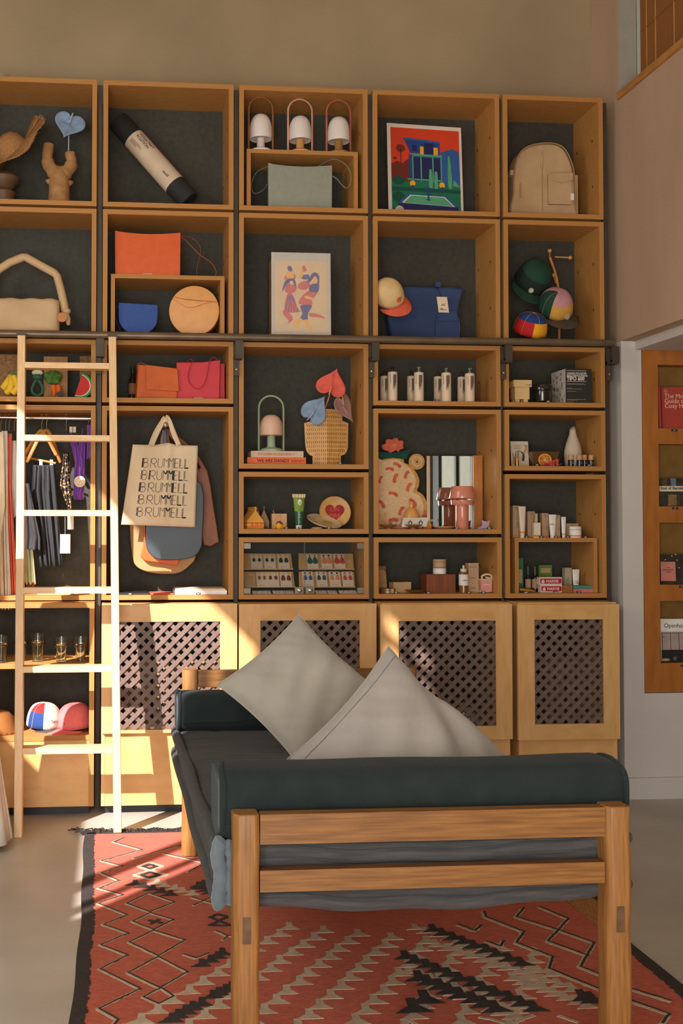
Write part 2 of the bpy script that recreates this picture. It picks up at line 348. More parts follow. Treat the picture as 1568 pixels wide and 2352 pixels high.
# ladder
LT, LF = at(258, 770, -.1), atz(270, 1908, 0)
lx0a, lx1a = PX(52, -.1, 770), PX(258, -.1, 770)
f0, f1 = atz(43, 1917, 0), atz(270, 1911, .012)
fy = (f0.y+f1.y)/2
ld = thing('ladder', 'pale wooden library ladder leaning on the dark rail at left', 'ladder', (0, fy, 0))
topz, topy = 2.50, -.142-fy
for i, (xb, xt) in enumerate(((f0.x, lx0a), (f1.x, lx1a))):
    zb = .0 if i == 0 else .0125
    tk, dp = .040, .075
    vs = []
    for (x, y, z) in ((xb, 0, zb), (xt, topy, topz)):
        vs += [(x-tk/2, y-dp/2, z), (x+tk/2, y-dp/2, z), (x+tk/2, y+dp/2, z), (x-tk/2, y+dp/2, z)]
    B().add(vs, [(3, 2, 1, 0), (4, 5, 6, 7), (0, 1, 5, 4), (1, 2, 6, 5), (2, 3, 7, 6), (3, 0, 4, 7)]).obj('rail', pine, ld, bev=.003)
    B().box(xt-.026, topy-.03, topz-.01, xt+.026, topy+.032, topz+.012).box(xt-.022, topy+.0, topz-.0, xt+.022, topy+.045, topz+.014).obj('rail_hook', steel, ld, bev=.002)
for py in (838, 1004.5, 1177, 1355, 1536, 1723):
    # find the height where the leaning ladder passes this picture row
    lo, hi = .05, 2.4
    for _ in range(30):
        m_ = (lo+hi)/2; yy = fy+topy*m_/topz
        if PZ(py, yy-.04, 155) > m_: lo = m_
        else: hi = m_
    yy = topy*m_/topz; k = m_/topz
    xa, xb = f0.x+(lx0a-f0.x)*k, f1.x+(lx1a-f1.x)*k
    B().box(xa+.019, yy-.04, m_-.018, xb-.019, yy+.045, m_+.012).obj('tread', pine_h, ld, bev=.003)
# ---- base cabinets with lattice doors
BY = -.118
lat_m = mat('brown_lattice_strip', (112, 92, 80), .5, .08, 20)
def lattice(parent, x0, x1, z0, z1, y):
    P_, w = .0605, .0215
    def clip(poly):
        for ax, lim, sg in ((0, x0, 1), (0, x1, -1), (1, z0, 1), (1, z1, -1)):
            out = []
            for i in range(len(poly)):
                a, b_ = poly[i], poly[(i+1) % len(poly)]; da, db = sg*(a[ax]-lim), sg*(b_[ax]-lim)
                if da >= 0: out.append(a)
                if (da >= 0) != (db >= 0): t_ = da/(da-db); out.append((a[0]+(b_[0]-a[0])*t_, a[1]+(b_[1]-a[1])*t_))
            poly = out
            if len(poly) < 3: return None
        return poly
    H = z1-z0
    for sgn in (1, -1):
        k = -H-P_
        while k < (x1-x0)+H+P_:
            a = (x0+k, z0-.1) if sgn > 0 else (x0+k, z1+.1); b_ = (a[0]+H+.2, a[1]+sgn*(H+.2))
            pl = clip(strip(a, b_, w)); k += P_
            if pl and len(pl) >= 3:
                yy = y if sgn > 0 else y+.007
                B().prism(pl, yy, yy+.0068).obj('lattice_strip', lat_m, parent, smooth=False)
DOORS = {2: (235, 545, 1387, 1683, 275, 506, 1428, 1676), 3: (549, 863, 1387, 1690, 598, 825, 1425, 1672), 4: (872, 1173, 1388, 1700, 914, 1136, 1426, 1669), 5: (1186, 1418, 1388, 1699, 1224, 1381, 1423, 1663)}
DN = {2: 'behind the ladder, crossed by sunlight', 3: 'second from left, behind the tall pillow', 4: 'third from left', 5: 'at the right end'}
for c, (a0, a1, t0, t1, l0, l1, u0, u1) in DOORS.items():
    dy = -.142
    x0, x1 = CX[c]; x0 = max(x0, PX(a0, dy)); 
    th = thing('base_cabinet', 'pale wooden base cabinet with lattice door, '+DN[c], 'cabinet', (0, BY, 0), group='lattice-door base cabinets')
    X0, X1 = PX(a0, dy)+(.012 if c > 2 else 0), PX(a1, dy)-.006
    zt = 1.098
    for nm, bb in (('side_panel', (X0, 0, .05, X0+.02, .46, zt)), ('side_panel', (X1-.02, 0, .05, X1, .46, zt))):
        B().box(*bb).obj(nm, maple_v, th)
    B().box(X0+.02, 0.003, zt-.022, X1-.02, .46, zt).obj('top_panel', maple, th)
    B().box(X0+.02, .44, .05, X1-.02, .46, zt-.022).obj('back_panel', charcoal, th)
    zb = PZ(t1, dy, (a0+a1)/2)
    B().box(X0+.02, 0.002, .05, X1-.02, .02, zb+.03).obj('plinth_panel', maple, th)
    B().box(X0+.02, .06, 0, X1-.02, .08, .049).obj('kickboard', black, th)
    # door frame
    DX0, DX1, Z0, Z1 = PX(a0, dy), PX(a1, dy), zb, PZ(t0, dy, (a0+a1)/2)
    LX0, LX1, LZ0, LZ1 = PX(l0, dy), PX(l1, dy), PZ(u1, dy, (l0+l1)/2), PZ(u0, dy, (l0+l1)/2)
    d_ = dy-BY
    door = B().box(DX0, d_, Z0, LX0, -.001, Z1).obj('door', maple_v, th, bev=.002)
    B().box(LX1, d_, Z0, DX1, -.001, Z1).obj('stile', maple_v, door, bev=.002)
    B().box(LX0, d_, LZ1, LX1, -.001, Z1).obj('top_rail', maple, door, bev=.001)
    B().box(LX0, d_, Z0, LX1, -.001, LZ0).obj('bottom_rail', maple, door, bev=.001)
    lattice(door, LX0-.004, LX1+.004, LZ0-.004, LZ1+.004, d_+.005)
# price label stuck over the second door
# open base unit at the left
x0, x1 = CX[1]
ou = thing('open_base_unit', 'open plywood base unit with glasses and caps, behind the ladder', 'cabinet', (x0, BY, 0))
w = x1-x0; Z1 = PZ(1385, BY, 150)
gz = PZ(1524, BY, 150); hz = PZ(1690, BY, 150)
for a in (0, w-T): B().box(a, 0, .05, a+T, .46, Z1-T, 0, 1).obj('side_panel', [ply_v, edge_v], ou)
B().box(0, 0, Z1-T, w, .46, Z1, 0, 1).obj('top_panel', [ply_h, edge_h], ou)
B().box(T, .44, .05, w-T, .46, Z1-T).obj('back_panel', charcoal, ou)
B().box(T, .004, gz-T, w-T, .44, gz, 0, 1).obj('shelf', [ply_h, edge_h], ou)
B().box(T, .002, hz-T, w-T, .44, hz, 0, 1).obj('shelf', [ply_h, edge_h], ou)
B().box(T, .006, .05, w-T, .024, hz-T).obj('drawer_front', maple, ou)
B().box(T, .06, 0, w-T, .08, .049).obj('kickboard', black, ou)

rad_m = mat('old_radiator_paint', (170, 136, 92), .5, .1, 20)
for a, b_, lb in ((285, 500, 'behind the sunlit lattice door'), (1244, 1356, 'behind the lattice door at the right end')):
    xa, xb = PX(a, .1), PX(b_, .1); rt = thing('radiator', 'tan ribbed radiator standing in the cabinet '+lb, 'radiator', ((xa+xb)/2, .06, .0)); n = int((xb-xa)/.05)
    for i in range(n): x = (xa-xb)/2+(i+.5)*(xb-xa)/n; B().box(x-.017, 0, .30, x+.017, .09, .78).obj('radiator_fin', rad_m, rt, bev=.010)
    B().tube([((xa-xb)/2, .045, .36), ((xb-xa)/2, .045, .36)], .014, 8).obj('radiator_pipe', rad_m, rt)
    for x in ((xa-xb)/2+.03, (xb-xa)/2-.03): B().box(x-.015, .02, 0, x+.015, .07, .305).obj('radiator_foot', rad_m, rt)
# ================================================================ rug
RGX0, RGX1, RGY0, RGY1 = -.06, 1.934, -4.3, -.475
rug_m = mat('rust_red_wool', (212, 96, 52), .95, c2=(176, 68, 36), scale=44, stretch=(1, 3.2, 1), detail=8, bump=.9, bscale=260, sheen=.15)
cream_m = mat('undyed_cream_wool', (204, 182, 154), .95, c2=(180, 156, 128), scale=40, bump=.5, bscale=420)
dark_m = mat('black_wool', (48, 42, 40), .95, c2=(62, 52, 46), scale=40, bump=.5, bscale=420)
rug = thing('woven_rug', 'rust red woven rug with cream and black zigzags, under the daybed', 'rug', ((RGX0+RGX1)/2, (RGY0+RGY1)/2, 0))
rcx, rcy = rug.location.x, rug.location.y
RT = .0100
hx, hy = (RGX1-RGX0)/2, (RGY1-RGY0)/2
def wav(y): return .007*sin(y*2.6)+.003*sin(y*9.7+1)
out = [(-hx+wav(-hy+2*hy*i/60), -hy+2*hy*i/60) for i in range(61)]+[(hx+wav(hy-2*hy*i/60+2), hy-2*hy*i/60) for i in range(61)]
B().slab(out, .0006, RT).obj('rug_body', rug_m, rug)
for sd in (-1, 1):
    ph = 0 if sd < 0 else 2
    b = B()
    for i in range(300):
        ya, yb = -hy+2*hy*i/300, -hy+2*hy*(i+1)/300
        xo = (-hx if sd < 0 else hx); w = .040+.010*random.random()
        pts = [(xo+wav(ya+ph)-sd*-.004, ya), (xo+wav(yb+ph)-sd*-.004, yb), (xo+wav(yb+ph)-sd*w, yb), (xo+wav(ya+ph)-sd*w, ya)]
        if sd > 0: pts = pts[::-1]
        b.slab(pts[::-1] if sd < 0 else pts[::-1], .0005, RT+.0018)
    b.obj('dark_border', dark_m, rug)
b = B().slab([(-hx, hy-.018), (hx, hy-.018), (hx, hy), (-hx, hy)], .0006, RT+.0018)
b.obj('dark_border', dark_m, rug)
b = B(); rnd = random.Random(3)
for i in range(620):
    x = -hx-.03+(2*hx+.03)*rnd.random(); l = .03+.05*rnd.random(); a = rnd.uniform(-1.2, 1.2)
    if x < -hx+.02: l *= 1.6
    p = [(x, hy-.004, .006), (x+.4*l*sin(a), hy+.35*l, .012+.012*rnd.random()), (x+l*sin(a)*1.2, hy+l*max(.35, cos(a)), .003+.006*rnd.random())]
    b.tube(p, .0026, 4)
b.obj('fringe', dark_m, rug, kind='stuff')
def rg(px, py): p = atz(px, py, RT); return (p.x-rcx, p.y-rcy)
MZ = RT+.0002
def lineset(name, polys, w, m, lift=.0012, off=(0, 0)):
    for pl in polys:
        b = B()
        for a, c in zip(pl, pl[1:]):
            n = max(2, int(math.hypot(a[0]-c[0], a[1]-c[1])/.022))
            for q in range(n):
                j = [(rnd.random()-.5)*w*.55 for _ in range(2)]
                p0 = (a[0]+(c[0]-a[0])*q/n+off[0], a[1]+(c[1]-a[1])*q/n+off[1]+j[0]); p1 = (a[0]+(c[0]-a[0])*(q+1.1)/n+off[0], a[1]+(c[1]-a[1])*(q+1.1)/n+off[1]+j[1])
                b.slab(strip(p0, p1, w)[::-1], MZ-.001, MZ+lift+.0005*rnd.random())
        o = b.obj(name, m, rug)
    return o
def g4(*pts): return [rg(100+x*.319, 1850+y*.319) for x, y in pts]
def g2(*pts): return [rg(360+x*.3814, 1750+y*.3827) for x, y in pts]
def g3(*pts): return [rg(900+x*.426, 1650+y*.426) for x, y in pts]
zig = [g4((575, 232), (497, 265), (700, 322), (408, 402), (560, 440), (405, 490), (535, 545), (388, 600), (562, 648), (385, 710), (592, 792), (420, 862), (600, 925), (400, 1008), (595, 1083), (395, 1182), (685, 1325), (385, 1470), (525, 1548), (440, 1640)),
       g4((640, 385), (985, 285)), g4((855, 348), (1000, 380), (1150, 415)), g4((1030, 482), (1125, 432))]
lineset('zigzag_motif', zig, .011, cream_m, .0010); lineset('zigzag_motif', zig, .0065, dark_m, .0016, (.006, .005))
dia = [g4((750, 635), (935, 700), (760, 772), (592, 710), (750, 635)), g4((760, 778), (930, 828), (785, 900), (635, 840), (760, 778)), g4((785, 905), (1010, 975), (820, 1090), (610, 990), (785, 905)),
       g4((820, 1095), (1030, 1205), (830, 1320), (600, 1210), (820, 1095)), g4((840, 1320), (930, 1380), (820, 1435), (710, 1385), (840, 1320)), g4((1000, 1075), (1090, 1105), (1180, 1070)), g4((1060, 665), (1145, 690), (1240, 715)), g4((1075, 725), (1145, 690), (1220, 660)),
       g4((1230, 905), (1320, 945), (1380, 945)), g4((1285, 975), (1320, 945))]
lineset('diamond_motif', dia, .011, cream_m, .0010); lineset('diamond_motif', dia, .0065, dark_m, .0016, (.004, .006))
right = [g3((490, 1045), (500, 1075), (705, 1155), (665, 1215), (860, 1290), (840, 1355), (1100, 1460), (1290, 1530), (1490, 1600), (1450, 1650)), g3((790, 1020), (945, 1085), (890, 1145), (1085, 1215), (1010, 1345), (1180, 1410)), g3((705, 1025), (665, 1075), (890, 1145), (835, 1205), (1050, 1285)),
         g3((350, 1115), (440, 1150), (475, 1120)), g3((500, 1205), (580, 1235), (595, 1205)), g3((1290, 1465), (1500, 1530))]
lineset('zigzag_motif', right, .017, cream_m, .0010); lineset('zigzag_motif', right, .009, dark_m, .0016, (.008, .008))
sm = [g4((765, 410), (860, 440), (765, 470), (680, 440), (765, 410)), g4((768, 465), (895, 502), (765, 535), (650, 505), (768, 465))]
lineset('small_diamond', sm, .016, cream_m)
lineset('small_diamond', [g4((765, 424), (815, 440), (765, 456), (715, 440), (765, 424)), g4((768, 482), (830, 502), (765, 522), (705, 503), (768, 482)), g4((755, 830), (850, 845)), g4((770, 855), (830, 826)), g4((1260, 785), (1325, 805), (1265, 830), (1195, 805), (1260, 785)), g4((1190, 865), (1265, 832), (1350, 865), (1275, 868), (1190, 865))], .016, dark_m)
def trirow(a, c, n, w, m, h=None):
    b = B(); h = h or w*.55; lf = .0012*(m is dark_m)+.0005*rnd.random()
    for i in range(n):
        t_ = (i+.5)/n; x, y = a[0]+(c[0]-a[0])*t_, a[1]+(c[1]-a[1])*t_
        k = 1+.18*(rnd.random()-.5); jx = (rnd.random()-.5)*.01
        b.slab([(x-w*.5*k+jx, y-h*.5), (x+w*.5*k+jx, y-h*.5), (x+w*.12+jx, y+h*.55)], MZ-.001, MZ+.0008+lf+.0006*rnd.random())
        b.slab([(x-w*.1+jx, y), (x+w*.22+jx, y), (x+w*.24+jx, y+h*1.1), (x-w*.02+jx, y+h*1.1)], MZ-.001, MZ+.0006+lf+.0002*rnd.random())
    return b.obj('triangle_row', m, rug)
a0, a1 = rg(364, 2318), rg(676, 2122)
d_ = (a1[0]-a0[0], a1[1]-a0[1]); a0 = (a0[0]-d_[0]*.35, a0[1]-d_[1]*.35)
nr = 8
for i in range(nr):
    ox = .128*i; k = 1-.04*i
    trirow((a0[0]+ox+.02*i, a0[1]-.05*i), (a1[0]+ox-.01*i, a1[1]-.045*i), 14, .085, cream_m)
for p, q, n, m in (((625, 555), (940, 650), 5, dark_m), ((780, 545), (1085, 645), 5, cream_m), ((1190, 545), (1090, 585), 3, dark_m), ((1090, 585), (1230, 635), 3, dark_m), ((1310, 1050), (1110, 1160), 4, dark_m), ((1380, 1300), (1180, 1385), 4, dark_m), ((1150, 1415), (880, 1560), 5, dark_m)):
    aa, cc = g4(p, q); trirow(aa, cc, n, .075, m)
for p, q, n, m, w in (((190, 1130), (720, 1335), 9, dark_m, .09), ((40, 1275), (800, 1580), 12, dark_m, .09), ((110, 1390), (580, 1580), 8, dark_m, .1), ((200, 1495), (70, 1590), 2, dark_m, .12), ((1010, 1500), (1100, 1525), 2, dark_m, .1), ((150, 1190), (1000, 1470), 13, cream_m, .08), ((60, 1350), (700, 1590), 10, cream_m, .08), ((100, 1120), (560, 1280), 8, cream_m, .07), ((300, 1470), (620, 1595), 6, cream_m, .08), ((620, 1390), (1080, 1560), 8, cream_m, .08), ((500, 1250), (880, 1390), 7, cream_m, .07)):
    aa, cc = g3(p, q); trirow(aa, cc, n, w, m)
aa = g3((70, 1615), (130, 1650), (375, 1610), (465, 1610), (640, 1650), (760, 1600), (895, 1605), (1000, 1640))
lineset('zigzag_motif', [aa[0:2], aa[3:6], aa[6:8]], .015, cream_m)

# ================================================================ daybed
BX0, BX1, BY0, BY1 = .380, 1.472, -3.055, -.837
bed = thing('daybed', 'worn teak daybed frame with charcoal mattress standing on the red rug', 'daybed', ((BX0+BX1)/2, (BY0+BY1)/2, .0125))
ox, oy, oz = bed.location
def bx(x0, y0, z0, x1, y1, z1): return B().box(x0-ox, y0-oy, z0-oz, x1-ox, y1-oy, z1-oz)
PW = .070
for x, y, zt in ((BX0, BY0, .757), (BX1-PW, BY0, .757), (BX0, BY1-PW, .856), (BX1-PW, BY1-PW, .856)):
    b = B(); n = 9; oc = [(.014, 0), (PW-.010, 0), (PW, .010), (PW, PW), (0, PW), (0, .014)]
    k = len(oc); vs = []; 
    for i in range(n+1):
        z = .0125+(zt-.0125)*i/n
        for (a, c) in oc: vs.append((x-ox+a+.0016*sin(i*2.1+x*9), y-oy+c+.0016*sin(i*1.7), z-oz))
    fs = [tuple(range(k))[::-1], tuple(n*k+i for i in range(k))]+[(i*k+q, i*k+(q+1) % k, (i+1)*k+(q+1) % k, (i+1)*k+q) for i in range(n) for q in range(k)]
    p = b.add(vs, fs).obj('post', teak_v, bed, bev=.004, ang=60)
    if y == BY0: B().box(x-ox+.024, y-oy-.0015, .420-oz, x-ox+.046, y-oy+.004, .490-oz).obj('tenon', teak_dark, p, bev=.0015)
def rail(name, x0, y0, z0, x1, y1, z1):
    o = bx(x0, y0, z0, x1, y1, z1).obj(name, teak, bed, bev=.006, seg=3); return o
rail('foot_rail', BX0+PW+.002, BY0+.010, .676, BX1-PW-.002, BY0+.056, .755)
rail('foot_rail', BX0+PW+.002, BY0+.014, .549, BX1-PW-.002, BY0+.054, .606)
rail('head_rail', BX0+PW+.002, BY1-.056, .776, BX1-PW-.002, BY1-.010, .851)
rail('head_rail', BX0+PW+.002, BY1-.054, .655, BX1-PW-.002, BY1-.014, .705)
rail('side_rail', BX0+.014, BY0+PW+.002, .395, BX0+.056, BY1-PW-.002, .470)
rail('side_rail', BX1-.056, BY0+PW+.002, .395, BX1-.014, BY1-PW-.002, .470)
for i in range(9):
    y = BY0+.17+i*.232
    bx(BX0+.058, y, .462, BX1-.058, y+.09, .480).obj('slat', teak, bed, bev=.003)
# mattress: rounded, sagging, with rolled edges
cloth = mat('charcoal_crinkled_cotton', (84, 82, 80), .95, c2=(60, 60, 60), scale=9, stretch=(.7, 22, 6), bump=.7, bscale=26, sheen=.08, spec=.15)
cloth_b = mat('charcoal_bolster_cotton', (40, 48, 47), .95, c2=(34, 41, 40), scale=12, bump=.2, bscale=140, sheen=.06, spec=.15)
cloth_l = mat('sunlit_edge_cotton', (104, 116, 120), .95, c2=(86, 98, 102), scale=14, bump=.3, bscale=90, sheen=.3)  # lighter copy of the charcoal cotton, sunlight put into the colour
MX0, MX1, MY0, MY1 = .338, 1.505, BY0+.078, BY1-.085
def mtop(v): return .668-.05*v          # v 0 front .. 1 back
def mbot(v): return .497-.015*v
def superring(nx, k):                   # unit superellipse ring
    return [(math.copysign(abs(cos(a))**k, cos(a)), math.copysign(abs(sin(a))**k, sin(a))) for a in [2*pi*i/nx for i in range(nx)]]
ring = superring(56, .30); b = B(); nv = 46; vs = []
for j in range(nv+1):
    v = j/nv; y = MY0+(MY1-MY0)*v
    e = min(v, 1-v); k = 1-.10*max(0, 1-e/.03)**2
    for i, (cx_, cz_) in enumerate(ring):
        zt_, zb_ = mtop(v), mbot(v); zc, hz_ = (zt_+zb_)/2, (zt_-zb_)/2*k
        hx_ = (MX1-MX0)/2*(1-.012*max(0, 1-e/.03))
        x = cx_*hx_; z = zc+cz_*hz_
        q = 1-(x/hx_)**2
        z += -.012*q*(1 if cz_ < 0 else .6) + (.0045*sin(y*58+x*3+1.5*sin(x*4)) + .003*sin(y*131+x*7) if cz_ > .6 else 0)
        if abs(cx_) > .85: x += .003*sin(y*9)+.0012*sin(y*71)
        if cz_ > .9: z -= .006*(1 if abs(((x+.58) % .36)-.18) < .02 and abs(((y+3) % .42)-.21) < .02 else 0)
        vs.append((x+(MX0+MX1)/2-ox, y-oy, z-oz))
n = len(ring)
fs = [tuple(range(n)), tuple(nv*n+i for i in range(n))[::-1]]+[(j*n+i, (j+1)*n+i, (j+1)*n+(i+1) % n, j*n+(i+1) % n) for j in range(nv) for i in range(n)]
mt = b.add(vs, fs).obj('mattress', cloth, bed, ang=80)
xm = (MX0+MX1)/2
for zt_, nm in (((lambda v: mtop(v)-.022), 'top'), ((lambda v: mbot(v)+.020), 'bottom')):
    pts = []
    for i in range(41): v = i/40; pts.append((MX0+.004+.003*sin(v*13), MY0+.03+(MY1-MY0-.06)*v, zt_(v)+.003*sin(v*17)))
    far = [(MX0+.06, MY1-.004, zt_(1)), (MX1-.06, MY1-.004, zt_(1))]
    bk = [(MX1-.004+.003*sin(v/40*13), MY1-.03-(MY1-MY0-.06)*v/40, zt_(1-v/40)) for v in range(41)]
    fr = [(MX1-.07-(MX1-MX0-.14)*i/20, MY0+.006, zt_(0)-.028*(1-((i-10)/10)**2)-.004*sin(i)) for i in range(21)]
    ring2 = [(p[0]-ox, p[1]-oy, p[2]-oz) for p in pts+far+bk+fr]
    B().tube(ring2, .021, 12, closed=True).obj('rolled_edge', cloth_l if nm == 'xx' else cloth, mt)
# end tuft at the near left corner, its sunlit paleness put into the colour
B().tube(smoothpath([(MX0+.012+dx-ox, MY0+.010-oy, z-oz) for z, dx in ((.672, .012), (.655, 0), (.62, -.004), (.58, .005), (.54, .002), (.505, -.002), (.488, .008))], 4), [.012, .018, .022]+[.020, .021, .019]*7+[.012], 12).obj('corner_welt', cloth_l, mt)
B().tube(smoothpath([(MX0+.040+dx-ox, MY0+.008-oy, z-oz) for z, dx in ((.668, -.006), (.64, 0), (.60, .004), (.56, .0), (.52, .003), (.495, 0))], 4), [.010, .014]+[.015, .013, .016]*6+[.009], 12).obj('corner_welt', cloth_l, mt)
def bolster(label, x0, x1, yc, zb, w, h, seed):
    t_ = thing('bolster', label, 'cushion', ((x0+x1)/2, yc, zb)); L_ = (x1-x0); rr = random.Random(seed)
    rg_ = superring(36, .55); vs = []; nx = 30
    for j in range(nx+1):
        u = j/nx; x = -L_/2+L_*u; e = min(u, 1-u); k = 1-.10*max(0, 1-e/.025)**2
        for (a, c) in rg_:
            vs.append((x+.012*a*math.copysign(max(0, 1-e/.06), u-.5)*0, a*w/2*k*(1+.02*sin(u*17+seed)), h/2+c*h/2*k*(1+.02*sin(u*13+seed*2))-.004*sin(u*pi)))
    n = len(rg_); fs = [tuple(range(n))[::-1], tuple(nx*n+i for i in range(n))]+[(j*n+i, j*n+(i+1) % n, (j+1)*n+(i+1) % n, (j+1)*n+i) for j in range(nx) for i in range(n)]
    bo = B().add(vs, fs).obj('bolster_body', cloth_b, t_, ang=80)
    for sx in (-1, 1):
        k = .93; xx = sx*(L_/2-.008)
        B().tube([(xx+.004*sin(5*a+seed)+.003*c, a*w/2*k, h/2+c*h/2*k) for a, c in rg_], .008, 10, closed=True).obj('end_welt', cloth_b, t_)
        B().prism([(a*w/2*.9, c*h/2*.9) for a, c in rg_], -.004, .004, M=Matrix.Translation((sx*(L_/2+.002), 0, h/2)) @ Matrix.Rotation(pi/2, 4, 'Z')).obj('end_panel', mat('sunlit_end_cotton', (72, 82, 84), .95, .1, 20, bump=.5, bscale=40), t_)  # end panels lighter than the bolster body, sunlight painted into their cotton
    B().tube([(-L_/2+.02+(L_-.04)*i/24, -w/2*.985, h*.36+.05*(i/24-.4)+.004*sin(i)) for i in range(25)], .0045, 6).obj('seam', cloth_b, t_)
    return t_
bolster('charcoal bolster at the foot of the daybed, resting against the near rails', .352, 1.503, -2.862, .655, .225, .20, 1)
bolster('charcoal bolster at the head of the daybed, behind the tall pillow', .346, 1.47, -1.035, .617, .205, .165, 2)
linen = mat('grey_linen', (174, 167, 153), .95, c2=(158, 151, 138), scale=5, bump=.45, bscale=34, sheen=.2)
linen2 = mat('mauve_grey_linen', (168, 159, 149), .95, c2=(154, 146, 138), scale=5, bump=.35, bscale=28, sheen=.2)
def pillow(label, loc, rot, side, th, m, bend=None, seed=0):
    p = thing('throw_pillow', label, 'pillow', loc, rot=rot); n = 30
    def sh(u, v, s):
        a, c = 2*u-1, 2*v-1
        pin = 1-.10*(1-a*a)*abs(c)**1.5*0-.0
        x = a*side/2*(1-.085*(1-c*c)*abs(a)**2*1.0 if abs(a) > 0 else 1); z = c*side/2*(1-.085*(1-a*a)*abs(c)**2)
        pr_ = max(0, (1-a**2)*(1-c**2)); y = s*th/2*pr_**.42
        r_ = .006*sin(6*a+3*c+seed)+.005*sin(11*c-6*a+seed*2)+.003*sin(23*(a+c)+3*sin(4*c)+seed)
        y += r_*pr_**.5
        # diamond: turn by 45 degrees in its own plane
        X, Z = (x-z)*.7071, (x+z)*.7071
        P_ = Vector((X, y, Z))
        if bend: P_ = bend(P_)
        return tuple(P_)
    b = B().grid(lambda u, v: sh(u, v, -1), n, n); b.grid(lambda u, v: sh(1-u, v, 1), n, n)
    o = b.obj('pillow_cover', m, p, ang=85)
    ed = [sh(i/24, 0, 0) for i in range(24)]+[sh(1, i/24, 0) for i in range(24)]+[sh(1-i/24, 1, 0) for i in range(24)]+[sh(0, 1-i/24, 0) for i in range(24)]
    B().tube(ed, .0035, 6, closed=True).obj('seam', m, p)
    if bend: B().tube([sh(.05+.9*i/24, .93, -1.01) for i in range(25)], .0014, 5).obj('seam', mat('dark_seam_thread', (120, 112, 104), .9), p)  # inset seam line, darker in tone than the cover
    return p
pc = at(690, 1582, -1.56)
pillow('grey linen pillow standing on its corner beside the far bolster', (pc.x, pc.y, pc.z), (rad(-33), rad(3), rad(-3)), .475, .17, linen, seed=1)
def bend2(P_):
    # right corner folds back behind a crease
    k = max(0, P_.x-.10); q = math.exp(-((P_.x-.165+.25*P_.z)/.045)**2)
    return Vector((P_.x, P_.y+k*.30+.035*q, P_.z-.10*k-.02*q))
pc = at(946, 1738, -2.52)
pillow('mauve grey pillow slumped with folded corner against the near bolster', (pc.x, pc.y, pc.z), (rad(-37), rad(0), rad(3)), .575, .18, linen2, bend2, seed=4)
# ================================================================ things on the shelves
EPS = .0006
def spot(px, Y, c, r): return Vector((PX(px, Y), Y, FL[c, r]+EPS))
def hgt(py, Y, z0, px=800): return at(px, py, Y).z-z0
def cyl(r, z0, z1, n=20, cx=0, cy=0, b=None, mi=0, ch=.0): return (b or B()).lathe([(r-ch, z0), (r, z0+ch), (r, z1-ch), (r-ch, z1)] if ch else [(r, z0), (r, z1)], n, cx, cy, mi=mi)
def arch(w, h, n=12, y=0): # upright arch path
    r = w/2; return [(-r, y, 0), (-r, y, (h-r)*.5)]+[(-r*cos(pi*i/n), y, h-r+r*sin(pi*i/n)) for i in range(n+1)]+[(r, y, (h-r)*.5), (r, y, 0)]
def pt(px, py, Y, o): v = at(px, py, Y); return (v.x-o[0], v.y-o[1], v.z-o[2])
# ---- lamps with arched handles
shade_w = mat('opal_lamp_shade', (226, 214, 204), .45, .02)
def arch_lamp(loc, label, w, h, sh, base, hand, shm, group=None):
    t = thing('portable_lamp', label, 'lamp', loc, group=group); k = h/.29; r = w/2
    B().lathe([(r*.94, 0), (r*.96, .010*k), (r*.80, .017*k), (r*.42, .022*k), (r*.34, .030*k), (r*.32, sh[0]*h+.012)], 28).obj('base', base, t)
    z0, z1 = sh[0]*h, sh[1]*h; q = r*.93
    pr = [(0, z0+.004), (q*.90, z0+.003), (q*.97, z0), (q, z0+.006)]+[(q*cos(a*pi/2)**.72 if a < 1 else 0, z0+.35*(z1-z0)+(z1-z0)*.65*sin(a*pi/2)) for a in [i/9 for i in range(10)]]
    B().lathe(pr, 30).obj('lamp_shade', shm, t)
    B().tube(arch(w*1.02, h, 14), .0042, 8, fl=1.5).obj('handle', hand, t); return t
copper = mat('copper_wire', (176, 116, 76), .4, metal=.5); pinkmetal = mat('blush_metal', (206, 150, 128), .45); terra = mat('terracotta_metal', (170, 96, 78), .45)
z3 = RI3[2]
for px, py, bs, hd, lb in ((598.5, 223, mat('white_lacquer', (224, 208, 194), .4), copper, 'white arched-handle lamp with white base, leftmost of three on the riser'), (689.5, 228, mat('tan_lacquer', (206, 152, 92), .4), pinkmetal, 'white arched-handle lamp with tan base, middle of three on the riser'), (778.5, 230, mat('ochre_lacquer', (160, 118, 60), .4), terra, 'white arched-handle lamp with ochre base, rightmost of three on the riser')):
    Y = .10; arch_lamp((PX(px, Y), Y, z3), lb, S(56, Y), hgt(py, Y, z3, px), (.245, .69), bs, hd, shade_w, 'lamps on the upper riser')
# ---- grey green flat bag in the riser
leather_g = mat('grey_green_leather', (146, 148, 132), .55, .03, 30, bump=.05)
def flat_bag(name, label, loc, w, h, d, m, straps=(), rz=0, tilt=0, sag=.012, writing=None):
    t = thing(name, label, 'bag', loc, rot=(tilt, 0, rz)); n = 14
    prof = [(-w/2, 0), (w/2, 0), (w/2+.002, h)]+[(w/2-w*i/n, h-sag*sin(pi*i/n)) for i in range(1, n)]+[(-w/2-.002, h+.004)]
    B().prism(prof, 0, d).obj('bag_body', m, t, bev=.003)
    for pts, r in straps: B().tube(smoothpath(pts, 6), r, 8, fl=.28, up=(0, 1, 0)).obj('strap', m, t)
    if writing: text('lettering', writing, .011, white, t, (0, -.0012, .010), align='CENTER')
    return t
Y = .10; L = spot(690, Y, 3, 'a'); L.z = FL[3, 'a']+EPS; w = S(150, Y); h = hgt(377, Y, L.z, 690)
